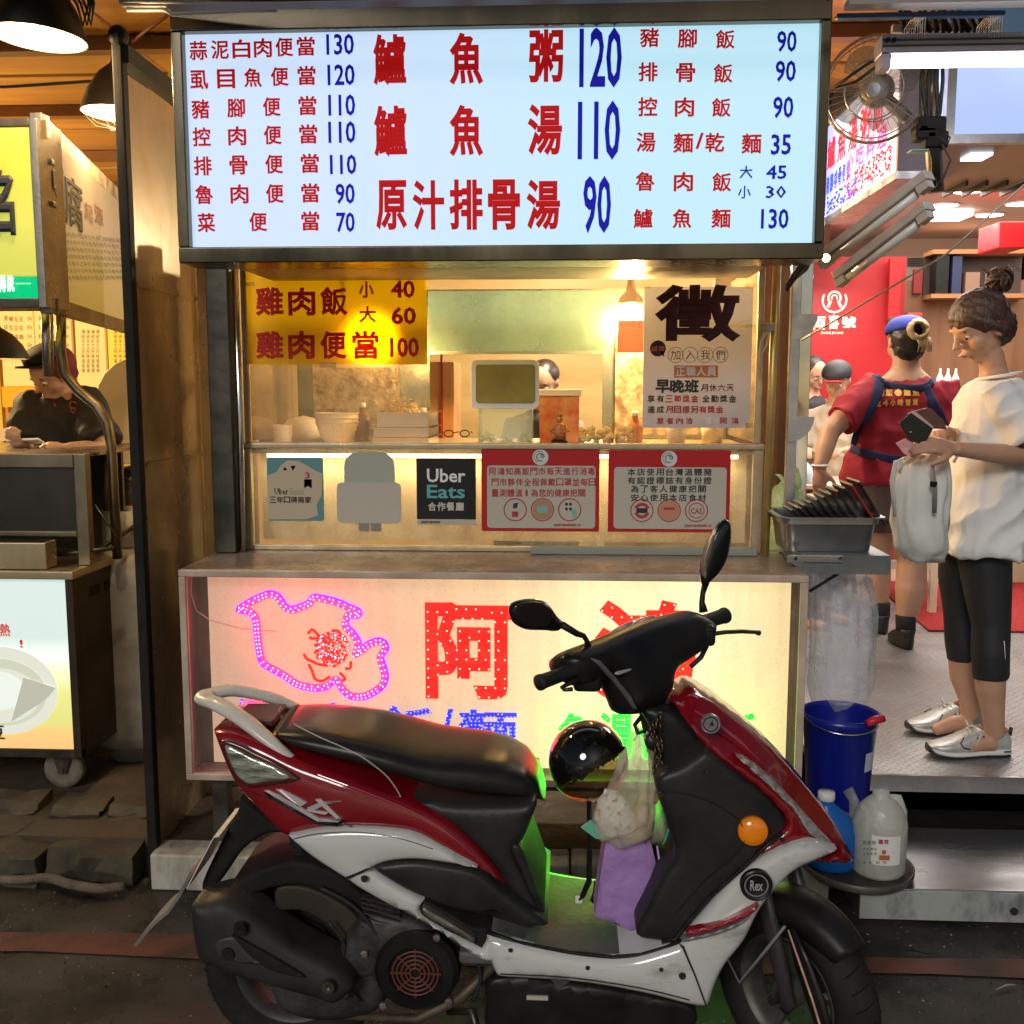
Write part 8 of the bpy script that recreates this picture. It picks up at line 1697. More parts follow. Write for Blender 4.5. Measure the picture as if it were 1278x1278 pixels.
hand(body, wr_n, P(1150, 553, 3.40) - wr_n, V((.1, -.75, .6)), 1, .92, (12, 22, 18), .4, 20)
hand(body, wr_f, P(1160, 530, 3.52) - wr_f, V((0, .3, 1)), 1, .9, (18, 40, 30), .4, 30)
hc_ = P(1225, 408, YB_); f_, r_, u_ = head(body, hc_, V((-1, -.22, 0)), 1.06, R(24))
fused(body, 'body', SKIN, wm, .0055, 2)
eyes(hc_, f_, r_, u_, wm, 1.03, HAIR)
# leggings
lg_ = MB(); lg_.tube([P(1237, 846, YN), P(1236, 815, YN), P(1237, 780, 3.61), P(1232, 730, 3.63), P(1226, 665, 3.65)], [.061, .064, .065, .082, .098], 18)
lg_.tube([P(1203, 823, YF), P(1201, 800, YF), P(1200, 765, YF), P(1200, 720, 3.79), P(1208, 660, 3.76)], [.058, .062, .064, .082, .096], 18)
lg_.rings([(cT(1222, 690), .12, .16), (cT(1222, 655), .13, .165), (cT(1226, 620), .11, .14)], 24)
leg_ = fused(lg_, 'leggings', mat('black_leggings', (.012, .012, .014), (.02, .02, .022), scale=8, rough=.6, bump=.1, bscale=18, sheen=.3), wm, .008, 2)
MB().tube([P(1253, 800, 3.545), P(1254, 820, 3.545), P(1252, 842, 3.55)], .003, 6, flat=.4).build('reflective_stripe', mat('reflective_white', (.7, .7, .7), rough=.3), leg_)
# shirt
tee = MB()
tee.rings([(cT(1231, 688), .175, .20), (cT(1231, 680), .178, .205), (cT(1231, 640), .172, .20), (cT(1234, 600), .158, .185), (cT(1238, 560), .142, .18), (cT(1241, 520), .135, .18), (cT(1243, 497), .125, .185), (cT(1244, 484), .105, .17), (cT(1244, 474), .078, .12)], 32)
sl = lambda a, b, r0: tee.tube([a.lerp(b, -.12), a.lerp(b, .12), a.lerp(b, .45), a.lerp(b, .72), a.lerp(b, .75)], [.055, .06, .065, .072, .07], 18)
sl(sh_n + V((0, .02, .0)), el_n, 0); sl(sh_f, el_f, 0)
def tee_folds(c):
    h = c.z - .29; t = max(0, min(1, (1.25 - h) / .8))
    h = .3 + .7 * max(0, min(1, (1.25 - (c.z - .29)) / .7))
    return h * (.020 * ridge(c, 8, 2.2, 0) + .010 * ridge(c, 15, 5, 5)) + .010 * ridge(V((c.x + c.z * .9, c.y, c.z - c.x)), 6, 9, 11)
CLW = mat('white_cotton', (.76, .75, .74), (.68, .67, .66), scale=5, rough=.85, bump=.25, bscale=14, detail=4, bd=.012)
tshirt = fused(tee, 'tshirt', CLW, wm, .006, 3, tee_folds)
def surf(ob, px, py, lift=.003):
    """point on a built mesh seen at a place of the photograph"""
    o0 = org(ob); d = ray(px, py); ok, loc, nn, ix = ob.ray_cast(CAMP - o0, d)
    return (loc + o0 + nn * lift, nn) if ok else (None, None)
bpy.context.view_layer.update()
mb = MB()
for (x0, y0, x1, y1) in ((1181, 497, 1189, 500), (1179, 502, 1188, 506)):
    cs = [surf(tshirt, *q_)[0] for q_ in ((x0, y1), (x1, y1 - 1), (x1, y0 - 1), (x0, y0))]
    if all(c_ is not None for c_ in cs): poly(mb, cs)
if mb.f: mb.flat('chest_print', mat('grey_print_tee', (.12, .12, .13), rough=.7), tshirt)
MB().tube([cT(1246, 468) + V((.066 * math.cos(a), .100 * math.sin(a), .012 * math.sin(a + 2) - .004)) for a in [i * .2618 for i in range(24)]], .0055, 8, closed=True).build('collar', CLW, tshirt, smooth=True)
# hair
hr = MB(); rotH = Matrix((r_, f_, u_)).transposed()
hr.ball(hc_ + u_ * .04 - f_ * .006, (.088, .104, .092), 24, 18, rotH); hr.ball(hc_ - f_ * .05 - u_ * .01, (.079, .066, .082), 18, 12, rotH); hr.ball(hc_ - f_ * .045 - u_ * .05, (.05, .035, .04), 14, 10, rotH)
for q_ in (-1, 1): hr.tube([hc_ + r_ * .06 * q_ + f_ * .06 + u_ * .05, hc_ + r_ * .083 * q_ + f_ * .02 + u_ * .015, hc_ + r_ * .078 * q_ - f_ * .03 - u_ * .03], [.012, .014, .02], 10)
def hair_f(c): return .0022 * math.sin(150 * c.y + 60 * c.z + 60 * c.x) + .0012 * math.sin(260 * c.z + 130 * c.x)
hb = fused(hr, 'hair', HAIR, wm, .006, 2, hair_f)
bc_ = P(1247, 349, 3.72); bn = MB(); rd = random.Random(6)
for k in range(46):
    a = rd.uniform(0, 6.28); t_ = rd.uniform(-.9, .9); ax_ = V((rd.gauss(0, 1), rd.gauss(0, 1), rd.gauss(0, 1))).normalized(); e1_ = ax_.orthogonal().normalized(); e2_ = ax_.cross(e1_); q_ = rd.uniform(.7, 1.0)
    bn.tube([bc_ + (e1_ * math.cos(a + j * .4) * .05 + e2_ * math.sin(a + j * .4) * .042) * q_ + ax_ * .008 * t_ for j in range(9)], [.002, .004, .0055, .006, .006, .006, .0055, .004, .002], 6)
bn.ball(bc_, (.042, .04, .036), 14, 10); bn.build('hair_bun', HAIR, hb, smooth=True)
st2 = MB()
for k in range(26):
    a = rd.uniform(0, 6.28); p0 = bc_ + V((.035 * math.cos(a), .03 * math.sin(a), .02)); st2.tube([p0, p0 + V((.02 * math.cos(a), .01, .018)), p0 + V((.035 * math.cos(a) + rd.uniform(-.01, .01), .01, .02 * rd.random() + .008))], .0008, 4)
st2.build('stray_hair', HAIR, hb)
MB().tube([bc_ + V((-.012, 0, -.034)) + V((.03 * math.cos(a), .028 * math.sin(a), .006 * math.cos(a))) for a in [i * .5236 for i in range(12)]], .006, 8, closed=True).build('hair_tie', BLACK, hb, smooth=True)
# sneakers
SHM = mat('silver_sneaker', (.52, .53, .52), (.4, .41, .4), scale=18, rough=.35, metal=.35, bump=.2, bscale=80); SOLE = mat('white_sole', (.62, .61, .57), rough=.6); SDK = mat('sneaker_dark', (.02, .02, .022), rough=.5)
def sneaker(toe, heel, zf, parent, wd=.05):
    d = (toe - heel); d.z = 0; L_ = d.length; d.normalize(); s = d.cross(V((0, 0, 1))); o = V((heel.x, heel.y, zf))
    sh = bpy.data.objects.new('sneaker', None); COL.objects.link(sh); sh.parent = parent; sh.location = o - org(parent)
    def loft(prof, seg=20, lo=.0):   # prof: (t along, half width, z bottom, z top)
        mb = MB(); vs = []
        for t_, w_, z0, z1 in prof:
            for k in range(seg):
                a = 2 * math.pi * k / seg; c_, s_ = math.cos(a), math.sin(a); zz = (z0 + z1) / 2 + (z1 - z0) / 2 * math.copysign(abs(s_) ** .7, s_); vs.append(o + d * (L_ * t_) + s * (w_ * math.copysign(abs(c_) ** .8, c_)) + V((0, 0, zz)))
        n_ = len(prof); return mb.add(vs, [(i * seg + k, i * seg + (k + 1) % seg, (i + 1) * seg + (k + 1) % seg, (i + 1) * seg + k) for i in range(n_ - 1) for k in range(seg)] + [tuple(reversed(range(seg))), tuple((n_ - 1) * seg + k for k in range(seg))])
    loft([(.01, wd * .55, .014, .06), (.04, wd * .68, .012, .092), (.12, wd * .74, .012, .098), (.22, wd * .76, .014, .094), (.33, wd * .8, .014, .098), (.42, wd * .86, .014, .105), (.5, wd * .9, .014, .098), (.62, wd * .98, .014, .078), (.75, wd * 1.0, .016, .06), (.87, wd * .9, .02, .052), (.95, wd * .62, .024, .046), (.99, wd * .3, .03, .04)]).build('upper', SHM, sh, smooth=True, sub=1)
    so = loft([(0, wd * .5, .008, .03), (.03, wd * .76, .004, .034), (.15, wd * .84, .003, .035), (.35, wd * .8, .006, .032), (.45, wd * .86, .004, .028), (.65, wd * 1.06, .003, .028), (.8, wd * 1.02, .005, .03), (.92, wd * .8, .012, .036), (.99, wd * .4, .022, .042)]).build('sole', SOLE, sh, smooth=True, sub=1)
    loft([(.02, wd * .6, .0, .008), (.15, wd * .8, .0, .006), (.42, wd * .76, .003, .008), (.62, wd * 1.0, .0, .006), (.82, wd * 1.0, .001, .009), (.93, wd * .78, .008, .018), (1.0, wd * .42, .018, .045), (1.005, wd * .3, .025, .05)]).build('tread', SDK, so, smooth=True)
    mb = MB()
    for k in range(6):
        t_ = .46 + .05 * k; z_ = .107 - .009 * k - (k > 1) * .002 * k; mb.tube([o + d * (L_ * t_) + s * (wd * .5) + V((0, 0, z_ - .014)), o + d * (L_ * (t_ + .015)) + V((0, 0, z_ + .003)), o + d * (L_ * t_) - s * (wd * .5) + V((0, 0, z_ - .014))], .0028, 6)
    for q_ in (-1, 1): mb.tube([o + d * (L_ * .5) + V((0, 0, .104)), o + d * (L_ * .5) + s * q_ * .03 + V((0, 0, .118)), o + d * (L_ * .44) + s * q_ * .05 + V((0, 0, .09)), o + d * (L_ * .5) + s * q_ * .05 + V((0, 0, .05))], .0025, 6)
    mb.build('lace', SOLE, sh, smooth=True); mb = MB()
    for q_ in (-1, 1):
        pp = lambda t_, z_, w_: o + d * (L_ * t_) + s * (q_ * wd * w_) + V((0, 0, z_)); mb.tube([pp(.62, .078, .72), pp(.68, .062, .98), pp(.64, .045, 1.02), pp(.56, .038, .95)], .0022, 6); mb.tube([pp(.4, .085, .82), pp(.36, .06, .9), pp(.33, .05, .9)], .0024, 6); mb.tube([pp(.47, .08, .82), pp(.42, .055, .95), pp(.38, .05, .9)], .002, 6)
        mb.tube([pp(.14, .026, .92), pp(.06, .026, .86)], .0028, 6)
    mb.tube([o + d * (L_ * .0) + V((0, 0, .07)), o - d * .004 + V((0, 0, .1))], .007, 6, flat=.4); mb.build('side_line', SDK, sh, smooth=True)
    MB().tube([o + d * (L_ * (.2 + .17 * math.cos(a))) + s * wd * .62 * math.sin(a) + V((0, 0, .098 + .006 * math.cos(a))) for a in [i * .5236 for i in range(12)]], .005, 8, closed=True).build('ankle_padding', mat('warm_lining', (.35, .16, .08), rough=.8), sh, smooth=True)
sneaker(G(1157, 940, .30), G(1259, 938, .30), .29, wm); sneaker(G(1132, 912, .30), G(1226, 905, .30), .29, wm)
# wallet, banknote, bags on her arm
wl = thing('wallet', P(1142, 532, 3.46), 'open black wallet held in both hands of the person in white', 'wallet')
PWl = Plane(P(1142, 532, 3.44), (.95, .25, -.15), (.2, .1, .95)); LEA = mat('black_leather', (.012, .014, .012), rough=.4, bump=.15, bscale=90)
def wpoly(pts_, Y, m, nm, th=.006, parent=wl): return MB().prism([P(x, y, Y) for x, y in pts_], (0, th, 0)).build(nm, m, parent, bevel=.0015)
wpoly([(1122, 528), (1137, 515), (1165, 535), (1153, 556), (1135, 549)], 3.41, LEA, 'cover', .007)
wpoly([(1137, 514), (1158, 509), (1178, 524), (1182, 536), (1166, 535)], 3.43, mat('brown_leather', (.12, .05, .035), rough=.4), 'cover', .007)
wpoly([(1132, 516), (1141, 512), (1166, 533), (1160, 537)], 3.422, mat('wallet_lining_pink', (.55, .36, .33), rough=.6), 'lining', .004)
c = P(1136, 539, 3.41); MB().lathe(c + V((0, -.002, 0)), [(.004, 0), (.003, -.002), (.001, -.002)], (0, 1, 0), 12).build('stud', STEELB, wl)
MB().prism([P(1118, 553, 3.42), P(1130, 547, 3.42), P(1150, 560, 3.42), P(1140, 572, 3.42), P(1128, 566, 3.42)], (0, .002, 0)).build('banknote', mat('pink_note', (.62, .2, .22), (.7, .45, .42), scale=60, rough=.7), base=P(1133, 558, 3.42), label='pink banknote sticking out below the black wallet', cat='banknote')
TOTE = mat('off_white_canvas', (.66, .66, .62), (.56, .56, .53), scale=6, rough=.8, bump=.3, bscale=14)
tt = thing('tote_bag', P(1150, 690, 3.52), 'off white cloth bag hanging from the forearm of the person in white', 'bag')
bag('bag_body', [(1160, 566, 3.50, 20, .02), (1152, 580, 3.50, 32, .045), (1149, 610, 3.50, 35, .065), (1147, 650, 3.50, 34, .08), (1149, 680, 3.50, 32, .085), (1154, 698, 3.50, 24, .06)], TOTE, '', '', .0045, 12, 64, tt, 26, pleat=.10)
MB().tube([P(1117, 645, 3.46), P(1113, 600, 3.455), P(1118, 576, 3.45), P(1126, 572, 3.45), P(1122, 590, 3.46)], [.007, .008, .008, .007, .005], 8, flat=.5).build('drawstring', TOTE, tt, smooth=True)
MB().tube([P(1163, 580, 3.405), P(1167, 610, 3.40), P(1166, 640, 3.40)], .008, 8, flat=.4).build('strap', mat('grey_strap', (.2, .2, .2), rough=.7), tt, smooth=True)
MB().box(P(1161, 608, 3.395) , P(1170, 601, 3.395) + V((0, .006, 0))).build('buckle', BLACK, tt)
MB().tube([P(1172, 572, 3.42), P(1185, 560, 3.41), P(1198, 563, 3.42), P(1190, 577, 3.42)], .006, 8, flat=.5).build('strap', TOTE, tt, smooth=True)
g2 = bag('grey_lining', [(1170, 612, 3.56, 12, .03), (1170, 650, 3.56, 14, .05), (1164, 690, 3.56, 10, .04)], mat('grey_lining', (.3, .34, .32), rough=.7), '', '', .002, 2, 24, tt, 30)
# ---------------------------------------------------------------- the worker seen from behind
wk = thing('person', V((1.72, 5.3, .29)), 'worker seen from behind in a dark red t-shirt and a blue cap', 'person')
YW = 5.25; cW = lambda x, y: P(x, y, YW); Z_ = .29
bw = MB()
bw.tube([P(1128, 798, 5.18), P(1130, 778, 5.18), P(1137, 735, 5.18), P(1138, 700, 5.2), P(1135, 650, 5.22), P(1128, 610, 5.24)], [.042, .046, .078, .072, .098, .11], 16)
bw.tube([P(1097, 780, 5.5), P(1097, 760, 5.5), P(1094, 725, 5.5), P(1095, 695, 5.48), P(1096, 650, 5.4), P(1098, 610, 5.3)], [.042, .046, .074, .07, .095, .11], 16)
bw.rings([(cW(1112, 640), .2, .15), (cW(1112, 600), .22, .17), (cW(1120, 560), .18, .14), (cW(1126, 520), .18, .13), (cW(1130, 493), .17, .11), (cW(1131, 474), .13, .09), (cW(1131, 460), .07, .065), (cW(1131, 440), .06, .06)], 24)
shl, ell_, wrl = P(1082, 492, 5.22), P(1036, 538, 5.12), P(1023, 584, 5.05)
shr, elr, wrr = P(1182, 496, 5.25), P(1196, 560, 5.2), P(1180, 600, 5.05)
bw.tube([shl, shl.lerp(ell_, .5), ell_, ell_.lerp(wrl, .5), wrl], [.062, .058, .05, .044, .031], 14); bw.tube([shr, shr.lerp(elr, .5), elr, wrr], [.062, .058, .05, .031], 14)
hand(bw, wrl, V((.05, .1, -1)), V((-.5, -.8, 0)), 1, 1.05, (15, 30, 20)); hand(bw, wrr, V((-.3, .1, -1)), V((.5, -.8, 0)), -1, 1.0)
hw_ = P(1131, 425, 5.25); fw_, rw_, uw_ = head(bw, hw_, V((-.15, 1, 0)), 1.12, R(8))
fused(bw, 'body', SKIN, wk, .009, 2)
eyes(hw_, fw_, rw_, uw_, wk, 1.12)
ts = MB(); ts.rings([(cW(1110, 604), .245, .185), (cW(1110, 596), .25, .19), (cW(1116, 560), .225, .17), (cW(1124, 530), .22, .155), (cW(1129, 500), .215, .14), (cW(1131, 484), .175, .115), (cW(1131, 470), .11, .085)], 30)
for a, b in ((shl, ell_), (shr, elr)): ts.tube([a.lerp(b, -.3), a, a.lerp(b, .35), a.lerp(b, .72)], [.07, .082, .088, .09], 16)
def wf_(c): return .016 * ridge(V((c.x + c.z * .6, c.y, c.z - c.x * .5)), 7, 4, 3) + .008 * ridge(c, 15, 9, 8)
CRT = mat('crimson_cotton', (.28, .006, .02), (.22, .005, .015), scale=5, rough=.8, bump=.2, bscale=14)
tsh = fused(ts, 'tshirt', CRT, wk, .012, 3, wf_)
sh_ = MB(); sh_.rings([(cW(1112, 645), .215, .165), (cW(1111, 600), .235, .178)], 24)
sh_.tube([P(1137, 662, 5.2), P(1132, 625, 5.22)], [.125, .13], 18); sh_.tube([P(1095, 655, 5.4), P(1098, 620, 5.35)], [.115, .12], 18)
fused(sh_, 'shorts', mat('brown_shorts', (.07, .045, .04), (.1, .065, .055), scale=8, rough=.8), wk, .012, 2)
bpy.context.view_layer.update()
NAVY = mat('navy_apron', (.012, .015, .06), rough=.8)
def on(ob, pts_, m, nm, r=.02, fl=.18, lift=.004):
    q_ = []
    for x, y in spline(pts_, 4, False):
        p, n = surf(ob, x, y, lift)
        if p is not None: q_.append(p)
    if len(q_) > 2: return MB().tube(q_, r, 10, flat=fl, flatdir=(0, 1, 0)).build(nm, m, ob, smooth=True)
on(tsh, [(1092, 466), (1098, 478), (1107, 482), (1125, 484), (1145, 485), (1160, 480), (1166, 468)], NAVY, 'apron_strap', .02); on(tsh, [(1097, 468), (1095, 490), (1085, 510), (1075, 530), (1068, 556)], NAVY, 'apron_strap', .026); on(tsh, [(1153, 482), (1160, 498), (1168, 512), (1176, 530), (1184, 548)], NAVY, 'apron_strap', .028)
on(tsh, [(1060, 558), (1080, 566), (1105, 572), (1130, 574)], NAVY, 'apron_tie', .022)
PT_ = Plane((0, 5.02, 0))
YLP = mat('yellow_tee_print', (.7, .4, .06), rough=.6); PKP = mat('pink_tee_print', (.7, .42, .4), rough=.6)
def on_text(ob, body_, xl, yl, xr, yr, w_, h_, m):
    mb = MB(); n_ = len(body_)
    for i, ch in enumerate(body_):
        if ch == ' ': continue
        cx = xl + (xr - xl) * i / max(1, n_ - 1); cy = yl + (yr - yl) * i / max(1, n_ - 1); vs, fs = gl(ch, .03); vv = []
        for x, y, z in vs:
            p, n = surf(ob, cx - w_ / 2 + w_ * x, cy + h_ / 2 - h_ * y, .004); vv.append(p)
        if all(v_ is not None for v_ in vv): mb.add(vv, fs)
    if mb.f: mb.flat('lettering', m, ob)
on_text(tsh, '滷飯·鱸魚', 1099, 491, 1143, 490, 9, 9, YLP); on_text(tsh, '24小時營業', 1096, 503, 1142, 502, 7, 8, YLP); on_text(tsh, '高雄', 1107, 466, 1116, 466, 8, 6, PKP); on_text(tsh, '阿鴻', 1134, 469, 1146, 468, 10, 7, PKP)
hw2 = MB(); rW = Matrix((rw_, fw_, uw_)).transposed(); hw2.ball(hw_ + uw_ * .015 - fw_ * .02, (.09, .1, .095), 20, 14, rW); hw2.ball(hw_ - fw_ * .03 - uw_ * .05, (.075, .07, .06), 16, 12, rW)
hwo = fused(hw2, 'hair', mat('black_hair', (.01, .008, .008), (.03, .02, .016), scale=9, rough=.4, bump=.5, bscale=30), wk, .009, 2, hair_f)
cp = MB().ball(hw_ + uw_ * .052 - fw_ * .005, (.1, .112, .072), 26, 16, rW); cp.f = [f for f in cp.f if all((rW.transposed() @ (cp.v[i] - hw_)).z > .03 for i in f)]
cpo = cp.build('cap', mat('royal_blue_cap', (.02, .04, .34), (.015, .03, .25), scale=12, rough=.7), wk, smooth=True); md = cpo.modifiers.new('t', 'SOLIDIFY'); md.thickness = .005
mb = MB(); bl = P(1146, 411, 5.12); rd = random.Random(8)
for k in range(30):
    a = rd.uniform(0, 6.28); ax_ = V((rd.gauss(0, .4), 1, rd.gauss(0, .4))).normalized(); e1_ = ax_.orthogonal().normalized(); e2_ = ax_.cross(e1_); mb.tube([bl + (e1_ * math.cos(a + j * .45) + e2_ * math.sin(a + j * .45)) * .046 * rd.uniform(.85, 1) for j in range(8)], [.004, .008, .009, .01, .01, .009, .008, .004], 6)
for k in range(12): p0 = bl + V((rd.uniform(-.01, .05), -.01, -.04)); mb.tube([p0, p0 + V((.015, 0, -.03)), p0 + V((rd.uniform(.0, .03), 0, -.07))], [.006, .005, .001], 5)
mb.build('hair_bun', mat('blonde_hair', (.55, .38, .18), (.35, .22, .1), scale=20, rough=.5), hwo, smooth=True)
MB().tube([wrl + V((.036 * math.cos(a), .036 * math.sin(a), .012)) for a in [i * .5236 for i in range(12)]], .006, 8, closed=True).build('bracelet', WHITEP, wk, smooth=True)
for (x, y, Y, z_) in ((1128, 800, 5.18, .29), (1097, 782, 5.5, .29)):
    c = P(x, y, Y); s_ = bpy.data.objects.new('shoe', None); COL.objects.link(s_); s_.parent = wk; s_.location = V((c.x, c.y, .29)) - org(wk); o_ = V((c.x, c.y, .29))
    MB().rings([(o_ + V((0, .05, .004)), .05, .13), (o_ + V((0, .05, .03)), .052, .13), (o_ + V((0, .02, .06)), .048, .1), (o_ + V((0, -.02, .085)), .045, .06), (o_ + V((0, -.025, .10)), .043, .052)], 20).build('upper', mat('black_shoe', (.012, .012, .013), rough=.5), s_, smooth=True)
    MB().rings([(o_ + V((0, -.02, .09)), .047, .055), (o_ + V((0, -.01, .16)), .049, .052), (o_ + V((0, -.01, .165)), .045, .048)], 18).build('sock', mat('black_sock', (.015, .015, .02), rough=.9), s_, smooth=True)
# ---------------------------------------------------------------- the person at the left stall
lp_ = thing('person', V((-1.98, 4.35, .118)), 'person in a black shirt looking at a phone behind the left cart', 'person')
YL_ = 4.35; cL = lambda x, y, Y=4.35: P(x, y, Y)
bl_ = MB(); base = V((cL(78, 700).x, YL_, .13))
for s_ in (-.1, .1): bl_.tube([base + V((s_, 0, 0)), base + V((s_, 0, .42)), base + V((s_ * .9, 0, .85))], [.045, .06, .09], 12)
for s_ in (-.1, .1): bl_.tube([base + V((s_, .04, .03)), base + V((s_, -.12, .03))], [.045, .03], 10)
bl_.rings([(base + V((0, 0, .8)), .16, .13), (cL(78, 600), .17, .13), (cL(78, 545), .165, .125), (cL(80, 510), .17, .12), (cL(80, 494), .12, .085), (cL(80, 487), .055, .055), (cL(76, 475), .05, .05)], 22)
sA, eA, wA = cL(112, 505, 4.3), cL(128, 562, 4.18), cL(84, 560, 4.02)
sB, eB, wB = cL(42, 508, 4.3), cL(30, 560, 4.2), cL(36, 560, 4.02)
bl_.tube([sA, sA.lerp(eA, .5), eA, eA.lerp(wA, .5), wA], [.055, .05, .042, .038, .026], 12); bl_.tube([sB, sB.lerp(eB, .5), eB, wB], [.055, .05, .04, .026], 12)
hand(bl_, wA, V((-1, -.15, .1)), V((.1, -.5, .8)), 1, .95, (20, 35, 25)); hand(bl_, wB, V((-.1, -.5, .2)), V((0, -.2, -1)), 1, .9, (30, 40, 30))
hl = cL(67, 466, 4.3); fl_, rl_, ul_ = head(bl_, hl, V((-.55, -1, 0)), 1.0, R(30)); fused(bl_, 'body', SKIN, lp_, .008, 2); eyes(hl, fl_, rl_, ul_, lp_, 1.0)
sb = MB(); sb.rings([(cL(78, 640), .2, .155), (cL(78, 600), .2, .155), (cL(78, 545), .195, .15), (cL(80, 515), .195, .145), (cL(81, 498), .15, .11), (cL(81, 491), .08, .075)], 26)
sb.tube([sA.lerp(eA, -.25), sA, sA.lerp(eA, .5), sA.lerp(eA, .85)], [.065, .078, .085, .088], 14); sb.tube([sB.lerp(eB, -.25), sB, sB.lerp(eB, .5), sB.lerp(eB, .85)], [.065, .078, .085, .085], 14)
BST = mat('black_cotton', (.014, .013, .014), (.022, .02, .02), scale=7, rough=.75, bump=.3, bscale=12); sbo = fused(sb, 'shirt', BST, lp_, .01, 2, wf_)
tr_p = MB()
for s_ in (-.1, .1): tr_p.tube([base + V((s_, 0, .04)), base + V((s_, 0, .45)), base + V((s_ * .8, 0, .9))], [.065, .08, .11], 14)
fused(tr_p, 'trousers', BST, lp_, .012, 1)
bpy.context.view_layer.update()
mb = MB()
for (x, y, r_q) in ((92, 506, 4.5), (92, 512, 3)):
    p, n = surf(sbo, x, y, .003)
    if p is not None: mb.tube([p + V((.016 * math.cos(a) * r_q / 4.5, 0, .016 * math.sin(a) * r_q / 4.5)) for a in [i * .628 for i in range(10)]], .003, 5, closed=True)
if mb.f: mb.build('chest_logo', mat('logo_maroon', (.4, .06, .05), rough=.6), sbo)
p1_, p2_ = surf(sbo, 66, 490, .003)[0], surf(sbo, 69, 508, .003)[0]
if p1_ and p2_: MB().tube([p1_, p2_], .006, 6, flat=.4).build('placket', mat('logo_maroon2', (.3, .03, .05), rough=.6), sbo)
hl2 = MB(); rL = Matrix((rl_, fl_, ul_)).transposed(); hl2.ball(hl + ul_ * .028 - fl_ * .018, (.086, .1, .09), 20, 14, rL); hl2.tube([hl - fl_ * .05 + ul_ * .02, hl - fl_ * .07 - ul_ * .06], [.06, .035], 12)
fused(hl2, 'head_scarf', mat('maroon_scarf', (.16, .012, .012), (.1, .008, .008), scale=9, rough=.75), lp_, .009, 2)
vz2 = MB().lathe(hl + ul_ * .075, [(.09, 0), (.088, .03), (.07, .045), (.001, .05)], tuple(ul_), 24); vz2.build('cap', BLACKM, lp_, smooth=True)
MB().rings([(hl + ul_ * .068 + fl_ * .06, .08, .06, 0), (hl + ul_ * .062 + fl_ * .07, .075, .055, 0)], 20).build('cap_peak', BLACKM, lp_, smooth=True)
ph = thing('phone', cL(30, 552, 3.98), 'white edged phone held by the person behind the left cart', 'phone'); c = cL(29, 552, 3.97); MB().beam(c + V((-.06, 0, 0)), c + V((.065, .02, .005)), .07, .009, (0, .3, 1)).build('phone_body', WHITEP, ph, bevel=.003); MB().beam(c + V((-.055, 0, .0055)), c + V((.06, .02, .0105)), .06, .001, (0, .3, 1)).build('screen', BLACK, ph)
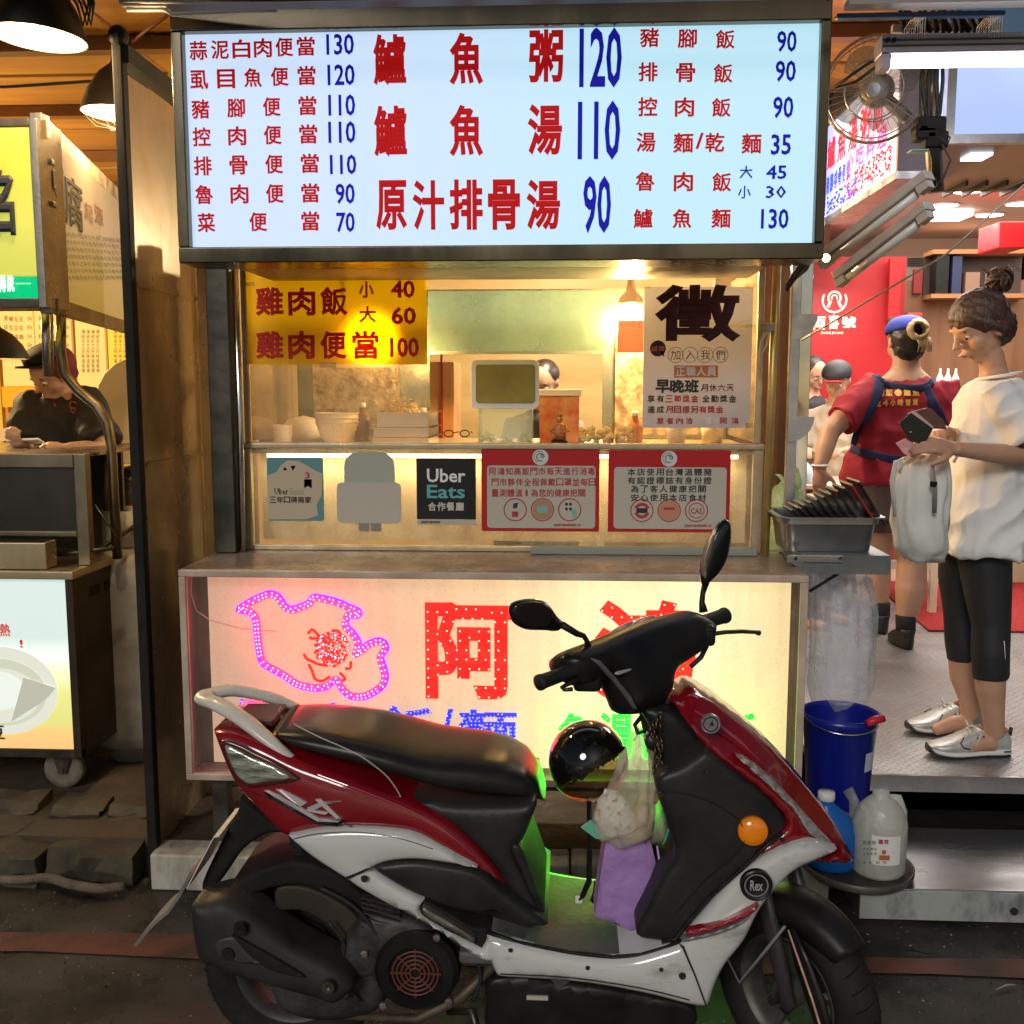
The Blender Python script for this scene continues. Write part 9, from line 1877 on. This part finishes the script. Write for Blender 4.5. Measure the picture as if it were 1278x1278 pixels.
# ---------------------------------------------------------------- seated guests
def guest(hx, hy, Y, face, shirt, hair, lab, cap=None, sc_=1.0, hx2=0):
    c = P(hx, hy, Y); t = thing('person', V((c.x, c.y + .05, .292)), lab, 'person'); b = MB(); fd = V(face).normalized(); rg = fd.cross(V((0, 0, 1)))
    nk = c - V((0, 0, .12)) - fd * .03; sp_ = nk - V((0, 0, .08)); hip = V((sp_.x - fd.x * .08, sp_.y - fd.y * .08, .292 + .48))
    an = math.atan2(rg.y, rg.x)
    b.rings([(hip - V((0, 0, .06)), .15, .12, an), (hip + V((0, 0, .1)), .15, .12, an), (hip.lerp(sp_, .6), .16, .11, an), (sp_, .16, .09, an), (sp_ + V((0, 0, .05)), .07, .06, an), (nk + V((0, 0, .04)), .05, .05, an)], 18)
    for q in (-1, 1):
        s = sp_ + rg * .17 * q - V((0, 0, .02)); e_ = s - V((0, 0, .24)) + fd * .1 + rg * .05 * q; w_ = e_ + fd * .2 - rg * .1 * q + V((0, 0, .04)); b.tube([s, e_, w_], [.05, .042, .028], 10); hand(b, w_, fd - rg * .4 * q, V((0, 0, 1)), q, .95)
        k_ = hip + fd * .42 + rg * .1 * q; f2 = k_ - V((0, 0, k_.z - .31)); b.tube([hip + rg * .08 * q, k_, k_ - V((0, 0, .2)), f2], [.09, .065, .055, .04], 10); b.tube([f2, f2 + fd * .14], [.04, .03], 8)
    ff, rr, uu = head(b, c, fd, sc_, R(25)); fused(b, 'body', SKIN, t, .011, 2); eyes(c, ff, rr, uu, t, sc_)
    s2_ = MB(); s2_.rings([(hip - V((0, 0, .02)), .175, .145, an), (hip.lerp(sp_, .6), .18, .13, an), (sp_, .185, .11, an), (sp_ + V((0, 0, .045)), .08, .07, an)], 20)
    for q in (-1, 1): s = sp_ + rg * .16 * q - V((0, 0, .02)); e_ = s - V((0, 0, .24)) + fd * .1 + rg * .05 * q; s2_.tube([s, s.lerp(e_, .8)], [.065, .07], 12)
    fused(s2_, 'shirt', shirt, t, .013, 2, wf_)
    p2 = MB()
    for q in (-1, 1): k_ = hip + fd * .42 + rg * .1 * q; p2.tube([hip + rg * .08 * q, k_, k_ - V((0, 0, .35))], [.11, .08, .07], 12)
    fused(p2, 'trousers', BST, t, .015, 1)
    rL2 = Matrix((rr, ff, uu)).transposed(); h2_ = MB().ball(c + uu * .03 - ff * .02, (.083, .1, .085), 18, 12, rL2); ho = fused(h2_, 'hair', hair, t, .01, 1)
    if cap:
        k2 = MB().ball(c + uu * .045, (.092, .108, .08), 22, 14, rL2); k2.f = [f for f in k2.f if all((rL2.transposed() @ (k2.v[i] - c)).z > .035 for i in f)]; co = k2.build('cap', cap[0], t, smooth=True)
        MB().rings([(c + uu * .045 + ff * .11, .06, .06), (c + uu * .035 + ff * .12, .06, .055)], 18).build('cap_peak', cap[1], co, smooth=True)
    # the stool under the guest
    s0 = thing('stool', V((hip.x, hip.y, .292)), 'round stool under the ' + lab.split(' ', 1)[1][:60].rsplit(' ', 1)[0] if 0 else 'stool carrying the ' + ' '.join(lab.split()[:7]), 'stool'); MB().lathe(V((hip.x, hip.y, .292 + .40)), [(.16, 0), (.17, .01), (.16, .03)], seg=20).build('seat', BLACK, s0)
    for q in range(4): a = q * 1.571 + .785; MB().beam(V((hip.x + .1 * math.cos(a), hip.y + .1 * math.sin(a), .691)), V((hip.x + .15 * math.cos(a), hip.y + .15 * math.sin(a), .293)), .025, .025).build('leg', STEELD, s0)
    return t
BH = MT['black_hair']; guest(1045, 474, 6.55, (-.5, -1, 0), mat('beige_shirt', (.42, .36, .29), rough=.8), BH, 'seated guest in a beige shirt and a black and red cap', (mat('black_cap', (.015, .015, .02), rough=.6), mat('red_peak', (.45, .02, .03), rough=.6)))
guest(1016, 466, 7.15, (.4, -1, 0), mat('dark_shirt', (.03, .03, .035), rough=.8), BH, 'dark haired guest mostly hidden behind the guest in the black and red cap')
guest(972, 520, 5.9, (.8, -1, 0), mat('pale_blue_shirt', (.45, .52, .6), rough=.8), BH, 'guest in a pale blue top bent over behind the stall posts')
guest(679, 476, 5.6, (-.3, -1, 0), mat('charcoal_shirt', (.05, .05, .055), rough=.8), BH, 'dark haired guest whose face shows through the serving hole of the cabinet')
